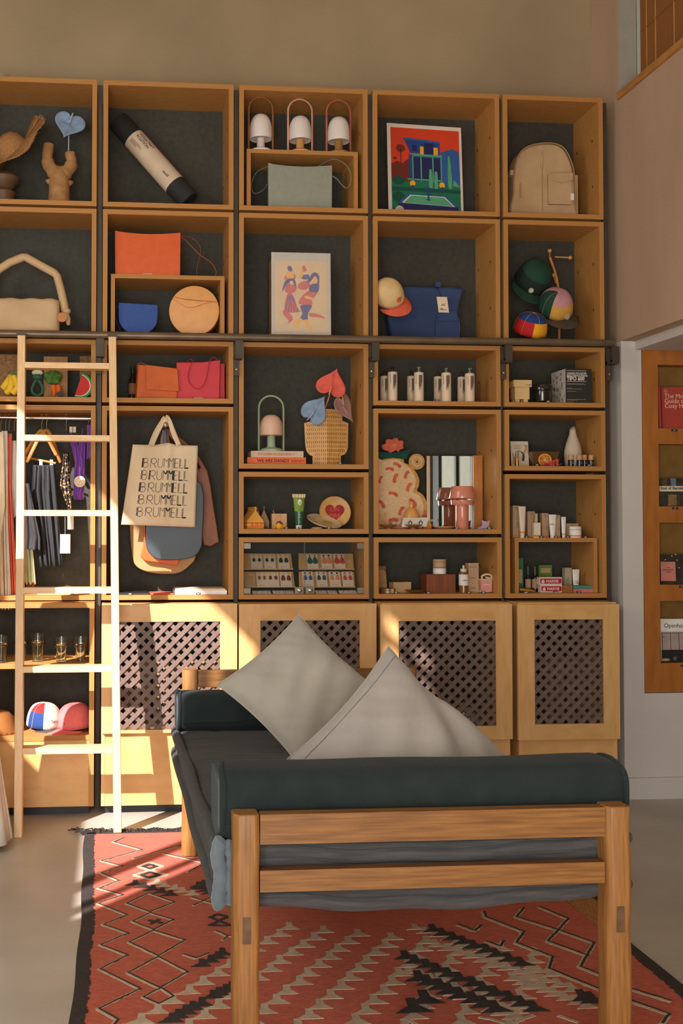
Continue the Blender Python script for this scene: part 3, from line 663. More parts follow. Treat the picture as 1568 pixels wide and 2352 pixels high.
flat_bag('shoulder_bag', 'grey green flat leather bag inside the riser below the lamps', L, w, h, .05, leather_g,
 [([(-w/2+.004, .02, h-.012), pt(590, 395, Y, L), pt(577, 425, Y, L), pt(583, 444, Y, L), pt(603, 438, Y, L), (-w/2-.004, .03, h*.6)], .006),
  ([(w*.29, .02, h-.005), pt(760, 367, Y, L), pt(785, 372, Y-.03, L), pt(804, 395, Y-.055, L), pt(804, 422, Y-.055, L), pt(793, 432, Y-.04, L), pt(772, 410, Y-.01, L), (w/2-.004, .03, h-.05)], .006)])
# ---- hat stand, straw hat, clay vase, blue paper flower
straw = mat('frayed_straw', (182, 132, 78), .85, c2=(142, 98, 52), scale=90, stretch=(1, 1, 3), bump=.6, bscale=240)
clay = mat('tan_clay', (176, 132, 82), .85, c2=(148, 106, 62), scale=22, bump=.4, bscale=50)
dwood = mat('dark_turned_wood', (112, 82, 50), .55, c2=(86, 60, 36), scale=14)
Y = .17; L = spot(4, Y, 1, 'a')
st = thing('hat_stand', 'dark turned wooden stand under the straw hat', 'stand', L); sc = S(1, Y)
B().lathe([(0, 0), (32*sc, 0), (34*sc, 4*sc), (22*sc, 10*sc), (26*sc, 24*sc), (28*sc, 34*sc), (20*sc, 42*sc), (34*sc, 56*sc), (36*sc, 68*sc), (28*sc, 76*sc), (0, 78*sc)], 26).obj('stand_body', dwood, st)
hat = thing('straw_hat', 'frayed straw hat resting on the dark turned stand', 'hat', (PX(26, Y), Y-.01, at(26, 350, Y).z), rot=(rad(18), rad(-48), 0))
R0 = 98*sc
b = B().grid(lambda u, v: ((.34+.66*v)*R0*cos(2*pi*u), (.34+.66*v)*R0*sin(2*pi*u)*.92, .030*v*v*sin(4*pi*u+1)+.012*sin(10*pi*u)*v), 48, 6)
b.lathe([(R0*.42, 0), (R0*.40, .02), (R0*.37, .055), (R0*.28, .085), (R0*.12, .10), (0, .102)], 30)
b.obj('hat_body', straw, hat, solid=.003, ang=80)
b = B(); rnd = random.Random(5)
for i in range(240):
    a = 2*pi*i/240; l = R0*(1.0+.10*rnd.random()); z = .030*sin(2*a+1)+.012*sin(5*a)
    b.tube([(R0*.985*cos(a), R0*.985*sin(a)*.92, z), (l*cos(a+.03*rnd.random()), l*sin(a)*.92, z+.01*(rnd.random()-.5))], .0012, 3)
b.obj('frayed_edge', straw, hat, kind='stuff')
Y = .16; L = spot(133, Y, 1, 'a'); sc = S(1, Y)
va = thing('clay_vase', 'tan clay vase forked like a branch, beside the straw hat', 'vase', L)
q = lambda x, y: ((x-133)*sc, 0, max(0, (471-y)*sc))
b = B().tube([q(133, 471), q(133, 450), q(133, 420), q(133, 400), q(133, 388), q(134, 376)], [27*sc, 25*sc, 24*sc, 23*sc, 21*sc, 12*sc], 16)
b.tube(smoothpath([q(131, 396), q(119, 385), q(108, 370), q(105, 352), q(107, 336), q(108, 323)], 4), [18*sc]*5+[15*sc]*6+[12.5*sc]*10, 14)
b.tube(smoothpath([q(136, 396), q(148, 386), q(158, 374), q(161, 360), q(158, 350), q(157, 341)], 4), [18*sc]*5+[15*sc]*6+[12*sc]*10, 14)
for sx, x, y in ((-1, 112, 411), (1, 155, 413)): b.tube([q(x+8*-sx, y+1), q(x+sx*3, y-2), q(x+sx*10, y-4)], [10*sc, 7*sc, 2.5*sc], 10)
b.obj('vase_body', clay, va, ang=75)
for x, y in ((108, 323), (157, 341)): B().lathe([(7*sc, 0), (8*sc, .002), (0, .0022)], 14, *q(x, y)[:2], q(x, y)[2]).obj('opening', dwood, va)
def anthurium(label, loc, rot, w, h, m, ms, stem=None, group='paper anthurium flowers'):
    t = thing('paper_anthurium', label, 'flower', loc, rot=rot, group=group); n = 40
    def rr(a): # heart outline with notch at top, tip at bottom
        s_, c_ = sin(a), cos(a); x = 16*s_**3; z = 13*c_-5*cos(2*a)-2*cos(3*a)-cos(4*a)
        return x/16*w/2, (z+2)/15*h/2
    def fn(u, v):
        x, z = rr(2*pi*u); k = v; cz = h*.14
        y = -.16*w*(v**2)*(.5+.5*cos(4*pi*u)*.4)+.05*w*sin(14*pi*u)*v*(1-v)*.8+.05*w*abs(x/w)*2
        return (x*k, y, cz+(z-cz)*k)
    B().grid(fn, n, 6).obj('spathe', m, t, solid=.003, ang=85)
    B().tube([(0, -.004, h*.13), (0, -.016, h*.30), (.002, -.022, h*.46)], [w*.028, w*.036, w*.02], 8).obj('spadix', ms, t)
    if stem: B().tube(smoothpath(stem, 5), .0035, 6).obj('stem', ms, t)
    return t
blue_p = mat('dusty_blue_paper', (128, 150, 172), .8, .08, 30, bump=.2, bscale=90)
fl = at(157, 291, .15)
anthurium('dusty blue paper anthurium standing in the forked clay vase', fl, (rad(-8), rad(18), 0), S(72, .15), S(68, .15), blue_p, mat('pale_blue_paper', (158, 176, 196), .8), [(0, .008, .01), (.022, .012, -.06), (.052, .010, -.155)])
# pale dish on top of the shelving
Y = .12; v = at(-8, 176, Y)
dh = thing('pale_dish', 'pale glazed dish lying on top of the shelving at far left', 'dish', (v.x, Y, 3.9268))
B().lathe([(0, 0), (.05, 0), (.075, .006), (.086, .030), (.084, .036), (.070, .012), (0, .008)], 28).obj('dish_body', mat('celadon_glaze', (150, 146, 124), .3), dh)
# ---- yoga mat
Y0, Y1 = .15, .265
A, Z_ = at(272, 279, Y1), at(434, 462, Y0)
A.x = max(A.x, .0445+.02); ax = (Z_-A); Lm = ax.length; q = ax.to_track_quat('Z', 'Y')
ym = thing('yoga_mat', 'black rolled yoga mat in a paper sleeve, leaning in the top shelf', 'mat', A); ym.rotation_euler = q.to_euler()
R0 = S(25.5, .2); rub = mat('black_foam', (40, 41, 40), .8, bump=.3, bscale=300)
B().lathe([(R0*.16, .002), (R0*.95, 0), (R0, .006), (R0, Lm-.006), (R0*.95, Lm), (R0*.16, Lm-.002)], 36).obj('mat_roll', rub, ym)
sp = []
for i in range(70): a = i*.42; r = R0*(.14+.8*i/70); sp.append((r*cos(a), r*sin(a), Lm+.0005))
B().tube(sp, .0012, 4).obj('roll_spiral', black, ym)
u0, u1 = Lm*.22, Lm*.80
B().lathe([(R0+.0002, u0), (R0+.0016, u0), (R0+.0016, u1), (R0+.0002, u1)], 48).obj('paper_sleeve', mat('beige_paper_sleeve', (208, 184, 156), .7, .03), ym)
# lettering on the sleeve, facing the room
inv = q.inverted(); fc = inv @ Vector((-.08, -1, .1)); fa = math.atan2(fc.y, fc.x)
def on_sleeve(txt, size, along, da, bold=0.0):
    a = fa+da; M_ = Matrix(((0, sin(a), cos(a), cos(a)*(R0+.0022)), (0, -cos(a), sin(a), sin(a)*(R0+.0022)), (1, 0, 0, along), (0, 0, 0, 1)))
    o = text('lettering', txt, size, ink, ym, bold=bold); o.matrix_local = M_
on_sleeve('YOGA MAT', .023, u0+.022, -.42); on_sleeve('POSITION', .023, u0+.022, -.05)
on_sleeve('casall', .022, u1-.085, .28, .01)
for k in range(4):
    a = fa+.30+.10*k; l = (.075, .085, .05, .05)[k]
    p0 = (cos(a)*(R0+.002), sin(a)*(R0+.002), u0+.018); p1 = (p0[0], p0[1], u0+.018+l); B().tube([p0, p1], .0012, 5).obj('printed_rule', ink, ym)
# ---- villa print
def print_sheet(name, label, px0, px1, py0, py1, Y, z0, lean, rz, rot_y=0, zoom=None, border=white, thick=.004):
    w, h = S(px1-px0, Y), hgt(py0, Y, z0, (px0+px1)/2)
    t = thing(name, label, 'print', (PX((px0+px1)/2, Y), Y, z0), rot=(rad(lean), rad(rot_y), rz)); t.location.z += w/2*abs(sin(rad(rot_y)))+.14*abs(sin(rad(lean)))*(1 if name[0] == 'd' else .06)
    B().box(-w/2, 0, 0, w/2, thick, h).obj('sheet', border, t)
    (a0, a1, c0, c1) = zoom
    def mp(x, y): return ((x-a0)/(a1-a0)*w-w/2, (c1-y)/(c1-c0)*h)
    lay = [0]
    def shp(nm, m, *polys, each=True):
        lay[0] += 1; y = -.0004-.00022*lay[0]
        for pl in polys: B().prism([mp(*p) for p in pl], y, y+.0002).obj(nm, m, t, smooth=False)
    return t, mp, shp, w, h
def circ(x, y, r, n=14, ry=None): return [(x+r*cos(2*pi*i/n), y+(ry or r)*sin(2*pi*i/n)) for i in range(n)]
def rc(x0, y0, x1, y1): return [(x0, y0), (x1, y0), (x1, y1), (x0, y1)]
paper = mat('print_paper', (222, 208, 190), .55, .02)
p_red, p_blue, p_dblue, p_lblue = mat('print_red', (214, 66, 34), .5, .03), mat('print_blue', (36, 68, 134), .5, .03), mat('print_navy', (34, 38, 86), .5, .03), mat('print_mid_blue', (48, 92, 152), .5, .03)
p_grn, p_lgrn, p_dgrn, p_yel, p_brn = mat('print_green', (26, 110, 82), .5, .03), mat('print_light_green', (84, 160, 118), .5, .03), mat('print_dark_green', (18, 78, 62), .5, .03), mat('print_yellow', (236, 172, 40), .5, .03), mat('print_brown', (112, 46, 32), .5, .03)
vp, mp, shp, w, h = print_sheet('villa_print', 'print of a blue villa under a red sky with a green pool', 889, 1073, 280, 486, .15, FL[4, 'a']+EPS, -6, rad(3), .8, (893, 1345, 270, 782), paper)
shp('sky', p_red, rc(914, 292, 1330, 520)); shp('ground', p_grn, rc(914, 510, 1330, 768))
shp('hill', p_brn, [(914, 495), (950, 480), (985, 490), (1010, 470), (1050, 455), (1050, 590), (914, 590)])
shp('hill', p_lblue, [(1214, 418), (1290, 395), (1326, 410), (1330, 600), (1214, 600)])
shp('palm', p_brn, circ(972, 408, 28, 9, 22), rc(970, 410, 976, 500), circ(938, 465, 12, 7, 8))
shp('villa_wall', p_blue, [(1020, 440), (1215, 440), (1222, 585), (1020, 585)], [(992, 348), (1085, 352), (1085, 430), (1030, 430)], [(1085, 352), (1210, 362), (1210, 440), (1085, 440)])
shp('villa_shadow', p_dblue, rc(1045, 455, 1215, 575), rc(1112, 372, 1172, 432), [(1040, 385), (1070, 388), (1070, 418), (1042, 418)])
shp('roof_edge', p_lblue, [(988, 346), (1085, 350), (1212, 360), (1212, 372), (1085, 362), (990, 358)])
shp('shutter', p_yel, rc(1090, 392, 1112, 436), rc(1172, 394, 1198, 436))
shp('column', p_lgrn, rc(1040, 440, 1048, 590), rc(1090, 450, 1098, 590), rc(1162, 450, 1170, 590), rc(1212, 450, 1220, 590), rc(1038, 436, 1222, 448), rc(1010, 574, 1225, 582))
shp('cactus', p_lgrn, smooth2([(1140, 625), (1142, 530), (1150, 516), (1158, 530), (1162, 625)], 3), smooth2([(1174, 625), (1174, 540), (1182, 528), (1192, 540), (1192, 625)], 3), smooth2([(1255, 605), (1258, 450), (1264, 438), (1270, 450), (1280, 605)], 3), [(1285, 605), (1290, 570), (1330, 610)])
shp('bush', p_dgrn, circ(956, 588, 38, 10, 24), circ(955, 680, 38, 10, 30), rc(914, 625, 1330, 645))
shp('flower_pot', p_yel, circ(1040, 602, 18, 8), circ(1218, 604, 18, 8)); shp('pot', p_blue, rc(1032, 612, 1050, 630), rc(1210, 614, 1228, 632))
shp('pool_rim', p_lblue, [(1015, 662), (1240, 664), (1312, 722), (950, 714)]); shp('pool_edge', paper, [(1024, 666), (1232, 668), (1292, 720), (972, 712)])
shp('pool_water', p_lgrn, [(1030, 670), (1226, 672), (1282, 718), (985, 711)]); shp('pool_side', p_dblue, [(950, 714), (1312, 722), (1308, 768), (958, 760)])
shp('fountain', p_blue, rc(1128, 640, 1138, 690), circ(1133, 628, 30, 10, 7), circ(1133, 688, 12, 8, 5))
shp('seal_sticker', mat('clear_seal', (200, 184, 160), .3), circ(958, 756, 27, 18))
# ---- backpack
canvas = mat('beige_canvas', (196, 164, 122), .9, c2=(178, 146, 106), scale=7, bump=.3, bscale=220)
Y = .10; L = spot(1257, Y, 5, 'a'); sc = S(1, Y); bp_ = thing('backpack', 'beige canvas backpack with front pocket in the top right shelf', 'backpack', L)
zf = lambda y: max(0, (502-y)*sc); xf = lambda x: (x-1257)*sc
ol = smooth2([(xf(1182), zf(502)), (xf(1179), zf(440)), (xf(1181), zf(390)), (xf(1192), zf(350)), (xf(1216), zf(330)), (xf(1250), zf(322)), (xf(1282), zf(322)), (xf(1306), zf(336)), (xf(1324), zf(375)), (xf(1330), zf(420)), (xf(1332), zf(470)), (xf(1326), zf(502))], 4)
ol = [(x, max(0, z)) for x, z in ol]
B().prism(ol, 0, .13).obj('main_body', canvas, bp_, bev=.018, seg=4, ang=80)
B().tube([(x, -.001, z) for x, z in ol if z > .04], .0035, 6).obj('zip_piping', mat('tan_piping', (170, 134, 92), .8), bp_)
B().box(xf(1260), -.022, zf(470), xf(1317), .006, zf(398)).obj('front_pocket', canvas, bp_, bev=.006)
pk = B().prism([(xf(1265), zf(396)), (xf(1321), zf(394)), (xf(1320), zf(412)), (xf(1294), zf(420)), (xf(1266), zf(414))], -.029, -.020).obj('pocket_flap', canvas, bp_, bev=.003)
B().box(xf(1314), -.026, zf(460), xf(1322), -.010, zf(444)).obj('woven_label', white, bp_)
B().box(xf(1247.5), -.003, zf(485), xf(1249), .004, zf(340)).obj('zip', mat('tan_piping', (170, 134, 92), .8), bp_)
B().box(xf(1244), -.008, zf(382), xf(1248), .0, zf(350)).obj('zip_pull', canvas, bp_, bev=.001)
B().box(xf(1193), -.006, zf(455), xf(1197), .004, zf(420)).obj('side_zip', mat('tan_piping', (170, 134, 92), .8), bp_, bev=.001)
B().box(xf(1316), .01, zf(495), xf(1338), .09, zf(395)).obj('side_pocket', canvas, bp_, bev=.012, seg=3)
B().box(xf(1173), .02, zf(398), xf(1184), .06, zf(386)).obj('buckle_strap', canvas, bp_, bev=.004)
# ---- second row: cream bag with padded handle
cream = mat('cream_leather', (204, 172, 128), .6, c2=(190, 156, 112), scale=6, bump=.12, bscale=60)
Y = .12; L = spot(62, Y, 1, 'b'); sc = S(1, Y); cb_ = thing('padded_bag', 'cream padded bag with a bent tube handle, behind the ladder', 'bag', L)
zf = lambda y: (775-y)*sc; xf = lambda x: (x-62)*sc
b = B(); n = 40
ring = superring(n, .45)
vs = []; nx = 20
for j in range(nx+1):
    u = j/nx; x = xf(-30+164*u); e = min(u, 1-u); k = 1-.35*max(0, 1-e/.10)**2
    for a, c in ring: vs.append((x, a*.055*k+.004*sin(9*u+4*c), (c*.5+.5)*zf(695)*(1-.03*max(0, 1-e/.12))+.003*sin(u*23)))
fs = [tuple(range(n))[::-1], tuple(nx*n+i for i in range(n))]+[(j*n+i, j*n+(i+1) % n, (j+1)*n+(i+1) % n, (j+1)*n+i) for j in range(nx) for i in range(n)]
b.add(vs, fs).obj('bag_body', cream, cb_, ang=80)
B().tube([(xf(x), 0, zf(y)) for x, y in ((-28, 705), (-20, 650), (-6, 630), (20, 612), (50, 599), (57, 599), (90, 617), (122, 634), (128, 641), (136, 670), (143, 700), (147, 722))], [9.5*sc]*12, 12).obj('tube_handle', cream, cb_)
B().ell(xf(150), -.01, zf(722), 10*sc, 10*sc, 8*sc).obj('handle_knot', cream, cb_)
B().tube([(xf(148), -.008, zf(728)), (xf(153), -.012, zf(740)), (xf(155), -.014, zf(754))], [7*sc, 7*sc, 4*sc], 10).obj('handle_knot', cream, cb_)
B().lathe([(11*sc, -.006), (11*sc, .006)], 22, M=Matrix.Translation((xf(141), -.060, zf(740))) @ Matrix.Rotation(pi/2, 4, 'X')).obj('wooden_disc', mat('disc_wood', (186, 120, 58), .5), cb_)
# ---- three leather bags
orange = mat('orange_leather', (214, 92, 34), .5, .03, 25, bump=.05); blue_l = mat('blue_leather', (44, 78, 146), .55, .03, 25); tan = mat('tan_leather', (222, 158, 92), .5, .03, 20); tan_d = mat('brown_tan_leather', (176, 110, 52), .5, .05, 20)
Y = .07; zz = RI2[2]; L = Vector((PX(338, Y), Y, zz)); w = S(150, Y); h = hgt(532, Y, zz, 338)
flat_bag('clutch_bag', 'orange flat leather bag with thin strap, on the plywood riser', L, w, h, .05, orange,
 [([(w/2-.004, .02, h-.01), pt(430, 556, Y+.05, L), pt(458, 585, Y+.05, L), pt(485, 604, Y+.05, L), pt(496, 624, Y+.05, L), (S(156, Y), .05, .006)], .006),
  ([pt(416, 543, Y+.06, L), pt(440, 546, Y+.06, L), pt(459, 566, Y+.06, L), pt(458, 590, Y+.06, L), pt(452, 618, Y+.06, L), (S(116, Y), .06, .006)], .003)], writing='Lemmbecke')
Y = .09; L = spot(316, Y, 2, 'b'); sc = S(1, Y)
hm = thing('half_moon_bag', 'blue half-moon leather bag inside the riser', 'bag', L, rz=rad(4)); hh = hgt(697, Y, L.z, 316); r = 44*sc
pl = [(-r, hh), (-r-.002, hh-.03)]+[(r*-cos(a)*1.0, max(0, hh*.52-hh*.52*sin(a))) for a in [pi*i/16 for i in range(17)]]+[(r+.002, hh-.03), (r, hh-.006)]
B().prism(pl, .0, .055).obj('bag_body', blue_l, hm, bev=.006, seg=3)
B().prism([(x*1.01, z*.995+.001) for x, z in pl], -.006, -.002).obj('front_flap', blue_l, hm, bev=.0015)
B().tube(smoothpath([(-r, .03, hh-.008), (-r-.016, .03, hh-.03), (-r-.014, .035, hh*.5), (-r*.8, .045, .01)], 5), .005, 8, fl=.3, up=(0, 1, 0)).obj('strap', blue_l, hm)
L = spot(445, Y, 2, 'b'); rd = thing('round_bag', 'tan round leather bag with dangling strap inside the riser', 'bag', L, rz=rad(-9)); r = 58*sc; M_ = Matrix.Translation((0, .05, r)) @ Matrix.Rotation(pi/2, 4, 'X')
B().lathe([(0, -.045), (r*.97, -.045), (r, -.040), (r, .040), (r*.97, .045), (0, .045)], 44, M=M_).obj('bag_body', tan_d, rd)
B().lathe([(0, .0462), (r*1.0, .0462), (r*1.0, .050), (r*.96, .052), (0, .052)], 44, M=M_).obj('front_disc', tan, rd)
B().tube(smoothpath([(-r*.86, -.0035, r*1.5), (-r*.2, -.006, r*1.13), (r*.5, -.006, r*1.30), (r*.95, .0, r*1.32)], 8), .005, 8, fl=.3, up=(0, 1, 0)).obj('strap', tan, rd)
B().tube(smoothpath([(-r*.80, -.0035, r*1.56), (-r*.3, -.006, r*1.45), (r*.4, -.006, r*1.38), (r*.9, .0, r*1.36)], 8), .005, 8, fl=.3, up=(0, 1, 0)).obj('strap', tan_d, rd)
text('lettering', 'Lemmbecke', .011, white, rd, (0, -.0032, .012), align='CENTER')
# ---- dancers print in its sleeve
dp, mp, shp, w, h = print_sheet('dancers_print', 'print of purple and coral acrobatic dancers in a clear sleeve', 622, 762, 581, 781, .06, FL[3, 'b']+EPS, -1.5, 0, 0, (230, 580, 248, 745), mat('grey_mount', (196, 184, 166), .5, .02))
B().box(-w/2+.004, .006, 0, w/2-.03, .13, h*.93).obj('stand_block', mat('tan_board', (150, 112, 66), .7), dp)
p_tan, p_pur, p_cor = mat('print_sand', (222, 186, 134), .5, .02), mat('print_purple', (58, 48, 128), .5, .02), mat('print_coral', (206, 78, 62), .5, .02)
shp('picture_ground', p_tan, smooth2([(252, 300), (405, 297), (558, 300), (560, 510), (558, 718), (405, 720), (252, 718), (250, 510)], 1))
shp('figure', p_cor, smooth2([(305, 410), (322, 370), (345, 360), (372, 385), (370, 408), (352, 400), (330, 402)], 3), smooth2([(302, 590), (345, 620), (355, 650), (320, 675), (330, 655), (300, 620)], 3), smooth2([(455, 608), (510, 615), (548, 638), (500, 632), (455, 628)], 3), smooth2([(395, 430), (440, 415), (460, 440), (430, 470), (385, 460)], 3), smooth2([(400, 520), (455, 470), (505, 480), (470, 530), (468, 560), (395, 555)], 3), smooth2([(308, 470), (335, 410), (342, 440), (370, 440), (378, 470), (355, 490), (322, 490)], 3), smooth2([(405, 350), (422, 322), (438, 350), (425, 362)], 3))
shp('figure', p_pur, smooth2([(325, 335), (340, 328), (352, 340), (350, 362), (330, 355)], 3), smooth2([(318, 410), (365, 405), (378, 460), (365, 440), (350, 415), (320, 440), (295, 485), (300, 450)], 3), smooth2([(400, 565), (468, 562), (445, 610), (442, 650), (415, 650), (398, 640), (412, 610)], 3), smooth2([(440, 420), (478, 365), (510, 380), (512, 430), (505, 480), (455, 478), (460, 440), (500, 420), (488, 385), (460, 420)], 3), smooth2([(405, 385), (450, 378), (448, 405), (412, 405)], 3))
shp('figure', p_yel, smooth2([(320, 372), (355, 362), (360, 400), (322, 400)], 3), smooth2([(398, 375), (412, 335), (418, 380), (402, 400)], 3), smooth2([(360, 665), (398, 640), (410, 650), (375, 695)], 3), smooth2([(422, 650), (445, 652), (452, 688), (485, 695), (440, 698)], 3), smooth2([(430, 505), (470, 515), (470, 528), (428, 518)], 3), smooth2([(478, 395), (500, 400), (498, 430), (474, 428)], 3))
shp('dress', p_cor, smooth2([(322, 500), (355, 500), (385, 580), (400, 600), (350, 608), (305, 598)], 3))
shp('dress_stripe', p_pur, *[strip((330+6*i, 505), (312+18*i, 604), 4) for i in range(5)])
shp('seal_sticker', mat('clear_seal', (200, 184, 160), .3), circ(288, 662, 26, 18)); shp('seal_centre', p_tan, circ(288, 662, 20, 18))
film = bpy.data.materials.new('clear_film'); film.use_nodes = True; nt = film.node_tree
pb = nt.nodes['Principled BSDF']; pb.inputs['Base Color'].default_value = (1, 1, 1, 1); pb.inputs['Roughness'].default_value = .06; pb.inputs['Alpha'].default_value = .10; pb.inputs['Specular IOR Level'].default_value = 1.0
nz = nt.nodes.new('ShaderNodeTexNoise'); nz.inputs['Scale'].default_value = 24; nz.inputs['Distortion'].default_value = 2
bp2 = nt.nodes.new('ShaderNodeBump'); bp2.inputs['Strength'].default_value = .9; bp2.inputs['Distance'].default_value = .01
nt.links.new(nz.outputs['Fac'], bp2.inputs['Height']); nt.links.new(bp2.outputs[0], pb.inputs['Normal'])
B().box(-w/2, -.008, 0, w/2, -.0074, h).obj('plastic_sleeve', film, dp)
# ---- caps
def cap(label, loc, pitch, roll, yaw_, crown, brim, size=1.0, patch=None, pick=None, group=None, brim_curve=.02, low=False):
    t = thing('cap', label, 'cap', loc, group=group)
    t.matrix_world = Matrix.Translation(loc) @ Matrix.Rotation(yaw_, 4, 'Z') @ Matrix.Rotation(roll, 4, 'Y') @ Matrix.Rotation(pitch, 4, 'X')
    a, c, hh = .082*size, .096*size, .115*size; n, k = 36, 9
    b = B(); vs = []; mis = []
    for i in range(k):
        f_ = i/k; z = hh*sin(f_*pi/2)**.9 if i else 0; s_ = cos(f_*pi/2)**.62
        for j in range(n):
            an = 2*pi*j/n; vs.append((a*s_*cos(an), c*s_*sin(an), z))
    vs.append((0, 0, hh)); fs = []
    for i in range(k-1):
        for j in range(n): fs.append((i*n+j, i*n+(j+1) % n, (i+1)*n+(j+1) % n, (i+1)*n+j))
    for j in range(n): fs.append(((k-1)*n+j, (k-1)*n+(j+1) % n, k*n))
    mats = crown if isinstance(crown, list) else [crown]
    b.v = vs; b.f = fs; b.m = [pick((j % n)/n*360, i//n/k) if pick else 0 for i, j in [(q, q) for q in range(len(fs))]]
    b.obj('crown', mats, t, solid=.003, ang=85)
    for an in range(0, 360, 60):
        B().tube([(a*1.015*cos(f_*pi/2)**.62*cos(rad(an)), c*1.015*cos(f_*pi/2)**.62*sin(rad(an)), hh*1.012*sin(f_*pi/2)**.9) for f_ in [q/8 for q in range(9)]], .0009, 4).obj('seam', mats[0], t)
    B().ell(0, 0, hh+.001, .006, .006, .003, 10).obj('top_button', mats[0], t)
    bl_ = .072*size
    def bf(u, v):
        an = rad(195+150*u); x0, y0 = a*cos(an)*1.0, c*sin(an)*1.0
        e = sin(pi*u)**.6; x, y = x0*(1+.10*v), y0-bl_*v*e
        return (x, y, .004-.8*brim_curve*(x/a)**2*1.0-.010*v)
    B().grid(bf, 22, 6).obj('brim', brim, t, solid=.004, ang=80)
    if patch:
        pm, pr_, pz, pt2 = patch; y = -c*cos(pz/hh*1.05)**.62*1.02
        M_ = Matrix.Translation((0, y-.002, pz)) @ Matrix.Rotation(rad(-18), 4, 'X') @ Matrix.Rotation(pi/2, 4, 'X')
        pobj = B().lathe([(0, 0), (pr_, 0), (pr_, .003), (0, .003)], 22, M=M_).obj('badge', pm, t)
        if pt2:
            for rr, dz, mm in pt2: B().lathe([(rr*.90, dz), (rr, dz), (rr, dz+.0008), (rr*.90, dz+.0008)], 22, M=M_, caps=False).obj('badge_ring', mm, pobj)
    return t
cap_cream, cap_coral = mat('cream_cotton', (224, 190, 134), .9, .04), mat('coral_cotton', (214, 92, 66), .9, .04)
orange_badge = mat('orange_badge', (222, 96, 36), .6); leaf_m = mat('leaf_green', (52, 104, 66), .7)
v = at(893, 684, .085)
cp = cap('cream cap with coral brim and orange badge, in front of the blue bag', v, rad(48), rad(-32), rad(8), cap_cream, cap_coral, .98, (orange_badge, .014, .050, None), group=None)
bd = [c for c in cp.children if c.name.startswith('badge')][0]
B().prism([(.0, .012), (.012, .020), (.006, .010)], -.1005, -.098, M=Matrix.Translation((0, 0, .052))).obj('badge_leaf', leaf_m, bd)
# ---- blue bag with tag
navy = mat('blue_canvas', (56, 74, 112), .85, c2=(48, 64, 98), scale=7, bump=.25, bscale=160)
Y = .20; L = spot(985, Y, 4, 'b'); sc = S(1, Y); bb = thing('blue_backpack', 'slate blue canvas backpack with a cream price tag', 'backpack', L)
zf = lambda y: max(0, (779-y)*sc); xf = lambda x: (x-985)*sc
pl = [(xf(900), 0), (xf(888), zf(720)), (xf(905), zf(650)), (xf(935), zf(645)), (xf(990), zf(646)), (xf(1040), zf(645)), (xf(1072), zf(648)), (xf(1060), zf(690)), (xf(1056), zf(730)), (xf(1060), 0)]
B().prism(pl, 0, .09).obj('main_body', navy, bb, bev=.014, seg=3)
B().prism([(xf(1002), zf(712)), (xf(1050), zf(702)), (xf(1056), zf(728)), (xf(1004), zf(730))], -.022, -.004).obj('pocket_flap', navy, bb, bev=.003)
B().box(xf(1000), -.016, 0.001, xf(1058), .0, zf(722)).obj('front_pocket', navy, bb, bev=.006)
B().box(xf(1000), -.02, zf(648), xf(1012), .03, zf(636)).obj('grab_loop', navy, bb, bev=.003)
B().box(xf(1054), -.014, zf(752), xf(1058.5), .01, zf(733)).obj('woven_label', white, bb)
B().tube([(xf(1002), -.018, zf(650)), (xf(1008), -.022, zf(660)), (xf(1014), -.026, zf(674))], .0012, 5).obj('tag_cord', black, bb)
tg = B().prism([(xf(1001), zf(672)), (xf(1026), zf(672)), (xf(1031), zf(709)), (xf(1006), zf(709))], -.0285, -.0272).obj('price_tag', mat('cream_card', (226, 208, 176), .7), bb)
text('lettering', '|||||||||', .014, ink, tg, (xf(1012), -.029, zf(692)), wid=.7); text('lettering', 'BLUE\nBACKPACK', .009, ink, tg, (xf(1010), -.029, zf(701)), bold=.02, wid=.75, line=.7)
B().tube(smoothpath([(xf(1040), .06, zf(646)), (xf(1072), .06, zf(646)), (xf(1082), .07, zf(650))], 4), .008, 8, fl=.3).obj('strap', navy, bb)
# ---- peg stand with three caps
pg_m = mat('peg_wood', (206, 146, 84), .5, .06); Y = .24
L = spot(1288, Y, 5, 'b')
pgs = thing('peg_stand', 'wooden branch stand with ball pegs holding the three caps', 'stand', L)
B().lathe([(0, 0), (S(24, Y), 0), (S(24, Y), .014), (0, .014)], 26, sy=.8).obj('stand_base', pg_m, pgs)
sp_ = smoothpath([(0, .02, .012), pt(1284, 700, Y, L), pt(1278, 640, Y, L), pt(1262, 590, Y, L)], 5); B().tube(sp_, .007, 8).obj('stand_post', pg_m, pgs)
for a, c in (((1262, 592), (1262, 576)), ((1274, 590), (1309, 592)), ((1276, 650), (1271, 632))):
    Yq = Y-.0; B().tube([pt(*a, Yq, L), pt(*c, Yq-.05, L)], .0045, 8).obj('peg', pg_m, pgs); B().ell(*pt(*c, Yq-.05, L), .012, .012, .012, 12).obj('peg_ball', pg_m, pgs)
fgreen, fblk = mat('forest_green_cotton', (28, 66, 48), .9), mat('dark_green_band', (24, 40, 34), .9)
badge_w = mat('cream_badge', (206, 196, 172), .7)
rings = [(.013, .0032, ink), (.008, .0032, ink)]
v = at(1217, 650, .17)
cap('forest green cap with round cream badge, highest of the three caps', v, rad(46), rad(24), rad(-2), [fgreen, fblk], fgreen, 1.2, (badge_w, .0145, .022, rings), lambda a, z: 1 if z < .28 else 0, 'caps on the peg stand')
pinkc, mustard, olive = mat('dusty_pink_cotton', (196, 140, 144), .9), mat('mustard_cotton', (206, 154, 66), .9), mat('olive_brown_cotton', (74, 58, 42), .9)
v = at(1274, 712, .085)
